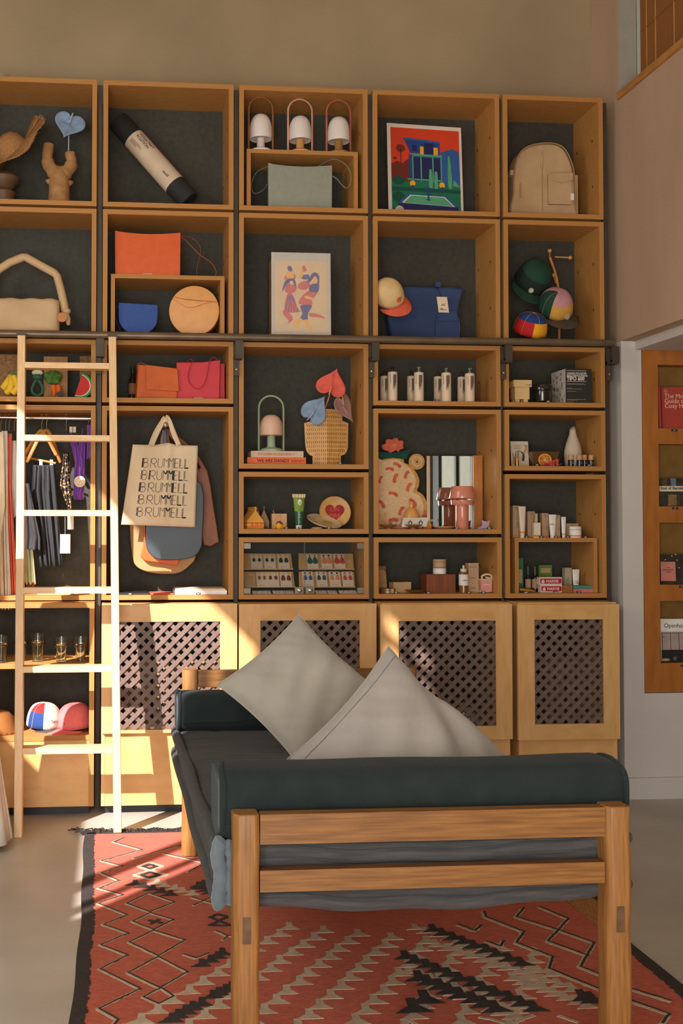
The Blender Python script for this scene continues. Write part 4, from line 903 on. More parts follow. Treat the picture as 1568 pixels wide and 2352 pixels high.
cap('pink, mustard and green cap with dark brown brim, middle of three caps', v, rad(44), rad(-20), rad(10), [pinkc, mustard, fgreen], olive, 1.08, (badge_w, .0155, .022, rings), lambda a, z: (1 if 200 < a < 340 and z < .4 else 2 if 120 < a < 205 else 0), 'caps on the peg stand')
c_blue, c_yel, c_red, c_char = mat('royal_blue_cotton', (34, 62, 118), .9), mat('golden_cotton', (236, 164, 34), .9), mat('scarlet_cotton', (188, 36, 34), .9), mat('charcoal_cotton', (66, 62, 60), .9)
v = at(1215, 764, .10); v.z = max(v.z, FL[5, 'b']+.030)
c3 = cap('blue, yellow and red cap, lowest of the three caps', v, rad(26), rad(-14), rad(34), [c_yel, c_blue, c_red], c_char, 1.0, None, lambda a, z: (1 if z > .36 else 2 if 90 < a < 215 else 0), 'caps on the peg stand')
B().prism([(-.012, .035), (-.004, .038), (0, .044), (.004, .038), (.012, .035), (.008, .026), (.009, .018), (-.009, .018), (-.008, .026)], -.0835, -.081).obj('embroidered_emblem', c_red, c3)
# ---------------------------------------------------------------- generic packages
def carton(name, label, cat, px0, px1, pyt, Y, z0, d, m, rz=0, group=None, h=None, lab=None):
    w = S(px1-px0, Y); xm_ = PX((px0+px1)/2, Y); h = h or hgt(pyt, Y, z0, (px0+px1)/2)
    t = thing(name, label, cat, (xm_, Y, z0), rz, group)
    B().box(-w/2, 0, 0, w/2, d, h).obj('carton_body', m, t, bev=.0012, seg=1)
    if lab: B().box(-w/2*lab[0], -.0008, h*lab[1], w/2*lab[0], .002, h*lab[2]).obj('printed_label', lab[3], t)
    return t, w, h
kraft = mat('kraft_card', (168, 126, 80), .85, .08, 30); kraft_d = mat('brown_kraft', (138, 96, 58), .85, .1, 30)
greige = mat('greige_carton', (186, 152, 116), .75, .03); lab_or = mat('orange_band', (222, 132, 44), .6); offw = mat('off_white_plastic', (222, 206, 180), .45, .02)
# ================================================================ row c, left: toy fruit and vegetables
z = FL[1, 'c']+EPS
ban_m, gr_m, wht_m = mat('banana_yellow', (232, 186, 42), .6, .05), mat('leaf_cotton_green', (82, 124, 52), .8, .1, 40), mat('cauliflower_white', (220, 212, 186), .8)
dkg = mat('teether_green', (52, 92, 66), .6); car_m = mat('carrot_orange', (226, 106, 36), .7); red_m, rind = mat('watermelon_red', (198, 44, 36), .6), mat('rind_green', (34, 138, 56), .5)
pat = mat('printed_kraft', (150, 112, 70), .85, c2=(112, 80, 48), scale=60, detail=2)
carton('toy_carton', 'printed kraft carton behind the toy bananas', 'carton', -22, 38, 814, .20, z, .03, pat)
carton('toy_carton', 'open kraft carton behind the toy cabbage and carrots', 'carton', 100, 154, 819, .18, z, .06, kraft)
carton('toy_carton', 'printed kraft carton behind the toy watermelon slice', 'carton', 182, 213, 818, .20, z, .03, pat, rz=rad(-14))
t = thing('toy_bananas', 'bunch of yellow toy bananas on the kraft carton', 'toy', (PX(24, .13), .13, z)); o = t.location
for k, (a, b_, c) in enumerate((((28, 862), (14, 882), (7, 892)), ((28, 862), (24, 890), (14, 904)), ((30, 862), (40, 888), (28, 905)))):
    B().tube(smoothpath([pt(*a, .12-.012*k, o), pt(*b_, .11-.012*k, o), pt(*c, .12-.012*k, o)], 6), [.011]+[.019]*11+[.006], 10).obj('banana', ban_m, t)
B().tube([pt(27, 862, .12, o), pt(31, 856, .12, o)], [.012, .008], 8).obj('stem', gr_m, t)
B().prism([pt(x, y, .125, o)[::2] for x, y in ((22, 862), (24, 855), (40, 853), (43, 862), (40, 870), (32, 866))], .0, .01).obj('leaf', gr_m, t)
t = thing('cauliflower_teether', 'toy cauliflower head over a dark green teething ring', 'toy', (PX(86, .12), .12, z)); o = t.location
for dx, dy in ((-7, 0), (0, -4), (7, 0), (0, 3), (-4, -2), (4, -2)): B().ell(*pt(86+dx, 856+dy, .12, o), .014, .014, .013, 12).obj('floret', wht_m, t)
B().ell(*pt(86, 866, .12, o), .030, .02, .020, 14).obj('leaf', dkg, t)
B().tube(smoothpath([pt(x, y, .12, o) for x, y in ((86, 872), (75, 888), (75, 902), (86, 908), (97, 902), (97, 888))], 4, True), .0085, 8, closed=True).obj('ring', dkg, t)
t = thing('toy_cabbage', 'crumpled green toy cabbage above the toy carrots', 'toy', (PX(121, .13), .13, pt(0, 882, .13, (0, 0, 0))[2])); o = t.location
rnd = random.Random(2); b = B().grid(lambda u, v: (lambda r: (r*cos(2*pi*u)*.046, -.012*sin(v*pi)-.010*sin(10*pi*u)*v, .040+r*sin(2*pi*u)*.038))(v*(1+.06*sin(10*pi*u))), 40, 6)
b.obj('leaves', gr_m, t, solid=.006, ang=80)
t = thing('toy_carrots', 'pair of orange toy carrots under the toy cabbage', 'toy', (PX(129, .12), .12, z)); o = t.location
for x0, x1 in ((122, 124), (133, 135)): B().tube([pt(x0, 884, .12, o), pt(x0+1, 890, .12, o), pt(x1, 904, .12, o), pt(x1, 911, .12, o)], [.012, .015, .012, .005], 10).obj('carrot', car_m, t)
B().lathe([(0, 0), (.015, 0), (.015, .003), (0, .003)], 18, M=Matrix.Translation(pt(137, 905, .10, o)) @ Matrix.Rotation(pi/2, 4, 'X')).obj('round_label', black, t)
t = thing('toy_watermelon', 'toy watermelon slice with red flesh and green rind', 'toy', (PX(180, .10), .10, z), rot=(0, rad(20), rad(-20)))
def arc2(r0, r1, a0, a1, n=14): return [(r1*cos(a0+(a1-a0)*i/n), r1*sin(a0+(a1-a0)*i/n)) for i in range(n+1)]+[(r0*cos(a1-(a1-a0)*i/n), r0*sin(a1-(a1-a0)*i/n)) for i in range(n+1)]
hh = S(60, .1)
for nm, m, r0, r1 in (('rind', rind, .86, 1.0), ('pith', wht_m, .78, .86)): B().prism([(x*.6*hh-.02, z_*hh/2+hh/2) for x, z_ in arc2(r0, r1, -pi/2, pi/2)], -.02, .02).obj(nm, m, t, bev=.002)
B().prism([(x*.6*hh-.02, z_*hh/2+hh/2) for x, z_ in [(0, -.78)]+[(.78*cos(a), .78*sin(a)) for a in [-pi/2+pi*i/14 for i in range(15)]]], -.018, .018).obj('flesh', red_m, t)
# ================================================================ row c: bottle, satchel, tote
z = FL[2, 'c']+EPS
amber = mat('dark_amber_glass', (34, 26, 18), .12, .02, spec=.6)
t = thing('amber_bottle', 'dark amber bottle beside the orange satchel', 'bottle', (PX(304, .2), .2, z)); h = hgt(843, .2, z, 304); r = S(9, .2)
B().lathe([(0, 0), (r, 0), (r, h*.62), (r*.45, h*.74), (r*.45, h*.82)], 20).obj('bottle_body', amber, t); cyl(r*.5, h*.82, h, 16).obj('bottle_cap', black, t); B().lathe([(r*1.01, h*.2), (r*1.03, h*.2), (r*1.03, h*.52), (r*1.01, h*.52)], 20).obj('paper_label', kraft_d, t)
sat = mat('rust_orange_leather', (206, 96, 36), .5, .04, 20, bump=.06)
Y = .07; t = thing('satchel_bag', 'rust orange leather satchel with a front flap', 'bag', (PX(360, Y), Y, z), rz=rad(6)); w, h = S(96, Y), hgt(838, Y, z, 360)
B().prism([(-w/2, 0), (w/2, 0), (w/2-.004, h*.92), (-w/2+.012, h)], 0, .07).obj('bag_body', sat, t, bev=.006, seg=3)
fl_ = B().prism([(-w/2+.05, h*.99), (w/2-.002, h*.90), (w/2+.008, h*.24), (-w/2+.052, h*.27)], -.010, -.002).obj('front_flap', sat, t, bev=.002)
B().ell(w*.06, -.012, h*.36, .003, .003, .003, 8).obj('stud', brass, t)
B().tube(smoothpath([(-w/2+.012, .03, h*.8), (-w/2+.010, .03, h*1.0), (-w/2+.03, .03, h*1.06), (-w/2+.06, .03, h*1.0)], 5), .008, 8, fl=.3, up=(0, 1, 0)).obj('strap', sat, t)
red_l = mat('red_leather', (200, 40, 48), .5, .03, 20, bump=.04)
Y = .09; t = thing('tote_bag', 'red leather tote bag with thin handles beside the orange satchel', 'bag', (PX(456, Y), Y, z), rz=rad(-3)); w, h = S(96, Y), hgt(830, Y, z, 456)
B().prism([(-w/2-.008, 0), (w/2-.002, 0), (w/2+.004, h*1.04), (w*.1, h*.98), (-w/2-.008, h*.97)], 0, .012).obj('front_side', red_l, t, bev=.002)
B().prism([(w/2-.02, 0), (w/2+.032, 0), (w/2+.030, h*.98), (w/2-.01, h)], .05, .065).obj('rear_side', red_l, t, bev=.002)
B().box(-w/2, .012, 0, w/2, .06, h*.9).obj('bag_body', red_l, t)
B().tube(smoothpath([(-w*.18, -.004, h*.97), (-w*.26, -.008, h*.62), (-w*.20, -.012, h*.40), (-w*.02, -.014, h*.28), (w*.13, -.012, h*.42), (w*.20, -.008, h*.68), (w*.26, -.006, h*1.0), (w*.36, .0, h*1.10), (w*.46, .0, h*1.03)], 5), .0075, 8, fl=.25, up=(0, 1, 0)).obj('handle', red_l, t)
B().tube(smoothpath([(-w*.30, -.002, h*.95), (-w*.22, .01, h*1.06), (-w*.12, .01, h*1.0)], 5), .0075, 8, fl=.25, up=(0, 1, 0)).obj('handle', red_l, t)
text('lettering', 'Lemmbecke', .010, white, t, (0, -.0010, .010), align='CENTER')
# ================================================================ tall box of the second column: hanging bags
YH = DEP-.014
hk = thing('wall_hook', 'round wooden hook knob holding the hanging bags', 'hook', (PX(379, .1), YH, PZ(978, .1, 379)))
B().tube([(0, 0, 0), (0, -.30, 0)], .010, 12).obj('hook_shaft', mat('peg_wood', (206, 146, 84)), hk); B().ell(0, -.305, 0, .016, .012, .016, 14).obj('hook_knob', mat('knob_metal', (176, 150, 120), .35, metal=.7), hk)
cot = mat('natural_cotton', (222, 198, 162), .95, .03, 8, bump=.25, bscale=300)
def cloth_panel(corners, nu, nv, Y0, fold, edge=None):     # corners in picture px TL,TR,BR,BL on the plane Y0
    TL, TR, BR, BL = [at(x, y, Y0) for x, y in corners]
    def fn(u, v): p = (TL*(1-u)+TR*u)*(1-v)+(BL*(1-u)+BR*u)*v; return (p.x, p.y+fold(u, v), p.z+(edge(u, v) if edge else 0))
    return fn
YT = .055
tb = thing('canvas_tote', 'natural cotton tote bag printed with five lines of lettering, hanging from the knob', 'bag', (0, 0, 0))
fold = lambda u, v: -.018*math.exp(-((u-.56)/.06)**2)*(1-.4*v)+.010*sin(5*u+2*v)-.02*sin(pi*u)*sin(pi*v)
fn = cloth_panel(((305, 1021), (454, 1024), (448, 1211), (278, 1205)), 24, 24, YT, fold, lambda u, v: (.012*math.exp(-((u-.52)/.12)**2) if v < .05 else 0))
B().grid(fn, 30, 24).obj('front_panel', cot, tb, solid=.002, ang=80)
B().grid(lambda u, v: (lambda p: (p[0], p[1]+.035*sin(pi*u), p[2]))(fn(u, v)), 20, 16).obj('back_panel', cot, tb, solid=.002, ang=80)
o0 = Vector((0, 0, 0))
for pts in (((349, 1022, .045), (358, 1000, .03), (370, 975, .03), (376, 962, .036), (382, 958, .04), (390, 970, .035), (398, 995, .03), (410, 1022, .045)), ((345, 1024, .075), (356, 996, .06), (368, 975, .055), (378, 963, .06), (386, 963, .06), (396, 985, .06), (408, 1015, .07), (412, 1024, .075))):
    B().tube(smoothpath([at(x, y, yy) for x, y, yy in pts], 5), .013, 8, fl=.12, up=(1, 0, .3)).obj('handle', cot, tb)
B().ell(*at(379, 965, .038), .020, .012, .016, 12).obj('handle_knot', cot, tb)
# the printed name, drawn as thin and thick strokes on the cloth
LET = {'B': [((0, 0), (0, 1), 1), ((.12, 0), (.12, 1), 0), ('c', .28, .73, .27, 0), ('c', .32, .27, .30, 0)], 'R': [((0, 0), (0, 1), 1), ('c', .30, .70, .30, 0), ((.22, .45), (.6, 0), 0)],
 'U': [((0, 1), (0, .30), 0), ((.5, 1), (.5, .30), 0), ('a', .25, .30, .25, 0)], 'M': [((0, 0), (0, 1), 0), ((0, 1), (.22, .62), 1), ((.22, .62), (.42, 1), 1), ((.42, 1), (.42, 0), 0)],
 'E': [((0, 0), (0, 1), 1), ((0, 1), (.42, 1), 0), ((0, .5), (.38, .5), 0), ((0, 0), (.42, 0), 0), ((.1, 0), (.1, 1), 0)], 'L': [((0, 0), (0, 1), 0), ((.10, .12), (.10, 1), 0), ((0, 0), (.42, 0), 0)]}
ADV = {'B': .86, 'R': .74, 'U': .64, 'M': .52, 'E': .56, 'L': .54}
rndL = random.Random(11)
for row in range(5):
    b = B(); u0 = .155+.012*row; x = 0; v0, v1 = .165+.152*row, .165+.152*row+.115
    tot = sum(ADV[c] for c in 'BRUMMELL'); sc_ = (.70)/tot
    thick = [[0], [1], [2, 5], [3, 7], [4, 6]][row]+[row, (row*3+2) % 8]
    def wp(a, c):
        u, v = .155+.010*(4-row)*0+a*sc_, v1-(v1-v0)*c; return (min(max(u+.03, 0), 1), v)
    for i, ch in enumerate('BRUMMELL'):
        for st_ in LET[ch]:
            heavy = st_[-1] and (i in thick or ch == 'M' and row % 2 == 1)
            if ch == 'L' and st_[0] == (0, 0) and st_[1] == (.42, 0) and (i+row) % 2: heavy = True
            wd = .0075 if heavy else .0026
            if st_[0] == 'c': pts = [(st_[1]+st_[3]*cos(2*pi*q/16)*.9, st_[2]+st_[3]*sin(2*pi*q/16)) for q in range(17)]
            elif st_[0] == 'a': pts = [(st_[1]-st_[3]*cos(pi*q/8), st_[2]-st_[3]*1.2*sin(pi*q/8)) for q in range(9)]
            else: pts = [tuple(st_[0][k]+(st_[1][k]-st_[0][k])*q/4 for k in (0, 1)) for q in range(5)]
            for p0, p1 in zip(pts, pts[1:]):
                A_, C_ = [Vector(fn(*wp(x+p[0], p[1]))) for p in (p0, p1)]
                q4 = strip((A_.x, A_.z), (C_.x, C_.z), wd)
                ys = [A_.y, A_.y, C_.y, C_.y]
                b.add([(q[0], yy-.0022, q[1]) for q, yy in zip(q4, ys)], [(0, 1, 2, 3)])
        x += ADV[ch]
    b.obj('printed_line', ink, tb, smooth=False)
# other bags behind it
sand_l = mat('sand_suede', (176, 134, 88), .85, .05, 14, bump=.2, bscale=120); teal_l = mat('blue_black_leather', (58, 68, 74), .38, c2=(48, 56, 62), scale=6, bump=.08, bscale=90)
brn_l = mat('brown_leather', (140, 78, 40), .45, .08, 12, bump=.1, bscale=60)
def px_poly(pts, Y, n=4): return [tuple(at(x, y, Y)[i] for i in (0, 2)) for x, y in smooth2(pts, n)]
def hang_bag(label, pts, Y, d, m, strap, n=4):
    t = thing('hanging_bag', label, 'bag', (0, 0, 0)); B().prism(px_poly(pts, Y, n), Y, Y+d).obj('bag_body', m, t, bev=.005, seg=3, ang=75)
    B().tube(smoothpath([at(x, y, Y+yy) for x, y, yy in strap], 5), .011, 8, fl=.2, up=(1, 0, .2)).obj('strap', m, t); return t
hang_bag('sand suede bag with rounded base hanging behind the printed tote', [(300, 1080), (380, 1075), (446, 1085), (450, 1250), (448, 1282), (438, 1296), (412, 1315), (372, 1318), (334, 1312), (311, 1298), (303, 1270), (298, 1200)], .175, .06, sand_l, [(372, 1080, 0), (374, 1020, -.02), (379, 990, -.05), (386, 1020, -.02), (392, 1080, 0)])
hang_bag('orange leather flap bag showing under the printed tote', [(334, 1100), (420, 1100), (420, 1180), (412, 1285), (395, 1297), (370, 1293), (325, 1283), (330, 1240)], .135, .03, orange, [(360, 1110, 0), (370, 1030, -.03), (379, 985, -.04), (384, 1030, -.03), (396, 1110, 0)])
tl = hang_bag('blue black leather flap bag with curved base hanging under the printed tote', [(334, 1110), (400, 1105), (463, 1112), (465, 1230), (461, 1260), (446, 1278), (412, 1286), (365, 1285), (344, 1272), (335, 1250), (333, 1208)], .105, .025, teal_l, [(365, 1120, 0), (372, 1040, -.03), (379, 985, -.035), (384, 1040, -.03), (420, 1120, 0)])
hang_bag('brown leather sleeve bag hanging at the right behind the printed tote', [(452, 1082), (476, 1080), (490, 1160), (502, 1238), (498, 1247), (468, 1252), (455, 1170)], .20, .03, brn_l, [(455, 1084, 0), (420, 1030, -.03), (383, 988, -.05), (440, 1035, -.02), (472, 1084, 0)], 2)
z = FL[2, 'd']+EPS
def flat_stack(label, name, cat, px0, px1, py, Y, d, m, th_): 
    t = thing(name, label, cat, (PX((px0+px1)/2, Y), Y, z)); w = S(px1-px0, Y)
    B().box(-w/2, 0, 0, w/2, d, th_).obj('cover', m, t, bev=.002); return t, w
t, w = flat_stack('folded white cotton cloth with beige edge lying in the tall box', 'folded_cloth', 'cloth', 402, 522, 1353, .02, .20, white, .022)
B().box(-w/2+.004, .004, .0222, w/2-.008, .19, .031).obj('beige_fold', cot, t, bev=.003)
flat_stack('thin coral booklet lying beside the folded cloth', 'booklet', 'book', 346, 400, 1362, .02, .16, cap_coral, .007)
flat_stack('dark flat pouch lying at the left of the tall box', 'flat_pouch', 'pouch', 268, 344, 1361, .02, .18, black, .010)
# ================================================================ clothes rail
z = FL[1, 'd']
RYc = .17; rz_ = PZ(960, RYc, 100)
cr = thing('clothes_rail', 'chrome clothes rail across the box behind the ladder', 'rail', (0, RYc, rz_))
B().tube([(-.778+T, 0, 0), (-.034-T, 0, 0)], .011, 14).obj('rail_tube', chrome, cr)
hang_w = mat('hanger_wood', (190, 122, 58), .4, .08, 20)
def hook(t, o, px, m=chrome, ylow=985):
    B().tube(smoothpath([pt(px, ylow, RYc, o), pt(px, 970, RYc, o), pt(px+3, 963, RYc, o), pt(px+4, 956, RYc, o), pt(px, 951.5, RYc, o), pt(px-4.5, 957, RYc, o)], 4), .0018, 6).obj('hook', m, t)
def wood_hanger(label, px, spread, yend, bar=None, dy=0):
    t = thing('wooden_hanger', label, 'hanger', (PX(px, RYc), RYc, rz_)); o = t.location; hook(t, o, px, ylow=988)
    b = B()
    for sx, s_ in ((-1, spread[0]), (1, spread[1])):
        b.tube(smoothpath([pt(px, 987, RYc, o), pt(px+sx*s_*.35, 1003, RYc+dy*.3*sx, o), pt(px+sx*s_, yend, RYc+dy*sx, o)], 5), [.008]+[.012]*9+[.010], 10, fl=.7)
    b.obj('shoulder', hang_w, t)
    if bar:
        B().tube([pt(px-spread[0], bar, RYc-dy, o), pt(px+spread[1]*.95, bar+14, RYc+dy, o)], .006, 8).obj('trouser_bar', hang_w, t)
        for x in (px-2, px+22):
            B().box(-.008, -.009, -.02, .008, .009, .014, M=Matrix.Translation(pt(x, bar+12, RYc-.0, o))).obj('clip', chrome, t)
    return t
wood_hanger('wooden hanger with trouser bar and clips, left of two empty hangers', 96, (40, 34), 1046, 1050, -.03)
wood_hanger('wooden hanger, right of two empty hangers behind the ladder', 107, (46, 32), 1062, None, .04)
def garment(name, label, cat, top, bot, m, Y, folds=5, amp=.012, th=.004, seed=0, grp=None, mid=None, hk_=None):
    # top / bot: lists (pxL, pxR, py)
    t = thing(name, label, cat, (0, 0, 0), group=grp); rows = [top]+(mid or [])+[bot]; k = len(rows)-1
    def fn(u, v):
        f_ = min(v*k, k-1e-6); i = int(f_); q = f_-i; q = q*q*(3-2*q)*.5+q*.5
        l = rows[i][0]*(1-q)+rows[i+1][0]*q; r = rows[i][1]*(1-q)+rows[i+1][1]*q; y = rows[i][2]*(1-q)+rows[i+1][2]*q
        yy = Y+amp*(.35+.65*v)*(.6*sin(2*pi*folds*u+seed+1.5*v)+.5*sin(2*pi*folds*.53*u+2*seed-2.5*v)+.25*sin(2*pi*folds*1.7*u+seed*3+3*v)); y += (3*sin(6*pi*u+seed) if v > .95 else 0)
        p = at(l+(r-l)*u, y, Y); return (p.x, yy, p.z)
    B().grid(fn, 36, 14).obj('cloth', m, t, solid=th, ang=80)
    if hk_: hook(t, Vector((0, 0, 0)), hk_, ylow=990)
    return t
cl_cr, cl_wh, cl_cor, cl_blk, cl_grn, cl_yel, cl_red = mat('cream_garment', (226, 204, 170), .9, .04), mat('white_garment', (226, 218, 206), .9, .03), mat('coral_garment', (222, 110, 84), .9, .04), mat('black_garment', (42, 42, 42), .85, .1, 10), mat('sage_garment', (180, 180, 138), .9), mat('butter_garment', (226, 182, 100), .9), mat('brick_garment', (176, 66, 46), .9)
garment('dress', 'cream sleeved dress at the far left of the clothes rail', 'dress', (-30, 8, 992), (-24, 10, 1395), cl_cr, .02, 4, .014, mid=[(-34, 12, 1160), (-26, 3, 1230)], hk_=2)
garment('shirt', 'long white shirt between the cream dress and coral dress', 'shirt', (4, 17, 990), (4, 26, 1398), cl_wh, .05, 3, .014, seed=1, mid=[(2, 18, 1200)], hk_=13)
garment('dress', 'coral dress with long sleeve hanging left of the ladder', 'dress', (14, 27, 996), (22, 40, 1368), cl_cor, .08, 3, .012, seed=2, mid=[(12, 26, 1120)], hk_=21)
garment('blouse', 'pale white blouse with short body right of the coral dress', 'blouse', (26, 36, 1012), (23, 40, 1186), cl_wh, .11, 3, .010, seed=3, hk_=33)
garment('top', 'butter yellow top hanging low behind the cream dress', 'top', (-20, 6, 1200), (-10, 20, 1385), cl_yel, .10, 3, .010, seed=5)
garment('skirt', 'long black flared skirt hanging from clips behind the ladder', 'skirt', (76, 124, 1068), (92, 143, 1300), cl_blk, .145, 5, .016, seed=1, mid=[(72, 130, 1130)])
garment('trousers', 'black trousers hanging behind the black skirt', 'trousers', (58, 88, 1062), (66, 112, 1266), cl_blk, .20, 3, .012, seed=4)
garment('top', 'black wrap top with pale blue strap behind the ladder rail', 'top', (54, 66, 1110), (56, 92, 1262), mat('black_top', (52, 50, 50), .8), .10, 2, .010, seed=2, mid=[(56, 92, 1235)])
garment('top', 'sage green top hanging low behind the ladder', 'top', (50, 60, 1200), (54, 82, 1340), cl_grn, .16, 4, .010, seed=3, mid=[(53, 76, 1270)])
garment('shirt', 'brick red shirt tail under the sage top', 'shirt', (60, 74, 1280), (64, 80, 1347), cl_red, .21, 2, .006, seed=1)
leo = bpy.data.materials.new('leopard_print'); leo.use_nodes = True; nt = leo.node_tree
vn = nt.nodes.new('ShaderNodeTexVoronoi'); vn.inputs['Scale'].default_value = 70; cr_ = nt.nodes.new('ShaderNodeValToRGB'); cr_.color_ramp.elements[0].position = .28; cr_.color_ramp.elements[1].position = .5
cr_.color_ramp.elements[0].color = lin((196, 150, 96)); cr_.color_ramp.elements[1].color = lin((30, 26, 26)); tc_ = nt.nodes.new('ShaderNodeTexCoord')
nt.links.new(tc_.outputs['Object'], vn.inputs['Vector']); nt.links.new(vn.outputs['Distance'], cr_.inputs[0]); nt.links.new(cr_.outputs[0], nt.nodes['Principled BSDF'].inputs['Base Color'])
garment('swimsuit', 'leopard print swimsuit hanging from the chrome rail', 'swimsuit', (146, 158, 1040), (158, 163, 1172), leo, .13, 3, .010, seed=2, mid=[(138, 162, 1115)], hk_=152)
pur = mat('purple_lycra', (112, 52, 150), .45, .08, 12, sheen=.3)
sw = garment('bikini', 'shiny purple bikini with round white tag on the chrome rail', 'bikini', (200, 212, 976), (199, 209, 1052), pur, .11, 2, .006, seed=1, hk_=203)
for rows in ([(162, 175, 1014), (172, 192, 1060), (168, 186, 1145)], [(182, 196, 1010), (178, 194, 1090), (170, 192, 1148)]):
    k = len(rows)-1
    def fn2(u, v, rows=rows):
        f_ = min(v*2, 1.99999); i = int(f_); q = f_-i; l = rows[i][0]*(1-q)+rows[i+1][0]*q; r = rows[i][1]*(1-q)+rows[i+1][1]*q; y = rows[i][2]*(1-q)+rows[i+1][2]*q
        p = at(l+(r-l)*u, y, .12); return (p.x, p.y+.007*sin(9*u+7*v), p.z)
    B().grid(fn2, 12, 12).obj('bikini_piece', pur, sw, solid=.004, ang=80)
for xs in ((166, 163, 168), (190, 188, 186)): B().tube(smoothpath([at(xs[0], 985, .15), at(xs[1], 1000, .13), at(xs[2], 1018, .12)], 4), .004, 6).obj('bikini_strap', pur, sw)
for x in (163, 171): B().box(-.008, -.006, -.016, .008, .006, .016, M=Matrix.Translation(at(x, 987, .14))).obj('clip', offw, sw)
c_ = at(183, 1106, .09); tgm = mat('cream_card', (226, 208, 176), .7)
B().lathe([(0, -.001), (S(13, .09), -.001), (S(13, .09), .001), (0, .001)], 26, M=Matrix.Translation(c_) @ Matrix.Rotation(pi/2, 4, 'X')).obj('round_tag', tgm, sw)
B().tube([at(183, 1072, .1), at(183, 1094, .092)], .001, 5).obj('tag_cord', tgm, sw)
for lb, x0, x1, y0, y1, Y in (('cream rectangular swing tag, lower one below the black skirt', 138, 161, 1227, 1271, .12), ('cream swing tag behind the ladder tread below the leopard swimsuit', 155, 169, 1183, 1216, .11)):
    t = thing('swing_tag', lb, 'tag', (0, 0, 0)); a, c = at(x0, y0, Y), at(x1, y1, Y); B().box(a.x, Y, c.z, c.x, Y+.0012, a.z).obj('card', tgm, t)
    B().tube([((a.x+c.x)/2, Y, a.z), at((x0+x1)/2, y0-40, Y+.02)], .0008, 4).obj('cord', tgm, t)
Y = .06; t = thing('folded_scarf', 'pale green folded scarf on the floor of the clothes box', 'scarf', (PX(128, Y), Y, z+EPS)); w = S(80, Y)
for k in range(2): B().box(-w/2+.01*k, 0, .009*k, w/2-.012*k, .14, .009*k+.008).obj('fold', mat('pale_lime_cloth', (186, 204, 130), .9), t, bev=.003)
# ================================================================ glasses and caps in the open base unit
gl = glass('drinking_glass', (240, 250, 246)); z = gz+EPS
def beldi(px, Y, label, s=1.0):
    t = thing('drinking_glass', label, 'glass', (PX(px, Y), Y, z), group='ribbed drinking glasses'); h = S(56, Y)*s; r = S(13, Y)*s
    prof = [(0, .003), (r*.80, .003), (r*.80, 0), (r*.84, 0), (r*.92, h*.60), (r*1.28, h*.64), (r*1.30, h*.69), (r*1.05, h*.73), (r*1.16, h), (r*1.06, h), (r*.96, h*.72), (r*.84, h*.60), (r*.74, .008), (0, .008)]
    B().lathe([(0, 0)]+prof[2:], 26).obj('glass_body', gl, t); return t
Yg = BY+.07
for px, lb, s, dy in ((6, 'ribbed greenish glass at the far left edge', 1.08, 0), (50, 'ribbed greenish glass partly behind the ladder rail', 1.05, .06), (89, 'taller ribbed glass just right of the ladder rail', 1.1, .04), (143, 'ribbed greenish glass second from the right', 1.0, 0), (187, 'ribbed greenish glass rightmost, caught by sunlight', 1.0, 0)):
    beldi(px, Yg+dy, lb, s)
z = hz+EPS
br_s, wht_c, pk = mat('brown_suede', (150, 96, 44), .9), mat('off_white_cotton', (220, 200, 176), .9), mat('rose_pink_cotton', (226, 112, 108), .9)
t = thing('studded_hat', 'brown suede hat with studded edge at the far left', 'hat', (PX(-6, BY+.14), BY+.14, z))
B().lathe([(.13, 0), (.13, .012), (.115, .03), (.10, .075), (.07, .105), (.03, .115), (0, .116)], 30).obj('hat_body', br_s, t)
for i in range(30): a = 2*pi*i/30; B().ell(.131*cos(a), .131*sin(a), .012, .003, .003, .003, 6, k=4).obj('stud', brass, t)
v = at(101, 1670, BY+.20); v.z = z+.018
c1 = cap('white cap with red, blue and yellow panels on the lower shelf', v, rad(4), 0, rad(46), [wht_c, c_red, c_blue, c_yel], c_char, 1.06, None, lambda a, zz: (1 if 150 < a < 215 and zz > .4 else 2 if 150 < a < 215 else 3 if 10 < a < 50 else 0), 'caps on the lower shelf')
text('lettering', 'Sables', .026, ink, c1, (-.04, -.098, .035), rot=(rad(80), 0, 0)).rotation_euler = (rad(82), 0, rad(-22))
v = at(172, 1676, BY+.17); v.z = z+.018
c2 = cap('rose pink cap next to the white panelled cap', v, rad(4), 0, rad(-46), pk, pk, 1.06, None, None, 'caps on the lower shelf')
text('lettering', 'Sables', .020, mat('plum_ink', (120, 40, 60)), c2, (-.02, -.098, .03), rot=(rad(80), 0, 0))
# long white dress whose hem shows at the lower left
t = thing('long_dress', 'long white dress on a stand, its hem showing at the lower left', 'dress', (PX(-62, -.62), -.62, 0))
b = B().grid(lambda u, v: (lambda r: (r*cos(2*pi*u), r*sin(2*pi*u), .03+1.15*(1-v)))((.05+.14*v**1.3)*(1+.05*v*sin(18*pi*u))), 72, 10); b.obj('skirt', cl_wh, t, solid=.003, ang=80)
B().lathe([(.09, 0), (.09, .012), (.014, .02), (.014, 1.17), (0, 1.18)], 18).obj('stand', black, t)
B().lathe([(.055, 1.165), (.11, 1.32), (.13, 1.45), (.09, 1.55), (0, 1.56)], 26, sy=.65).obj('bodice', cl_wh, t)
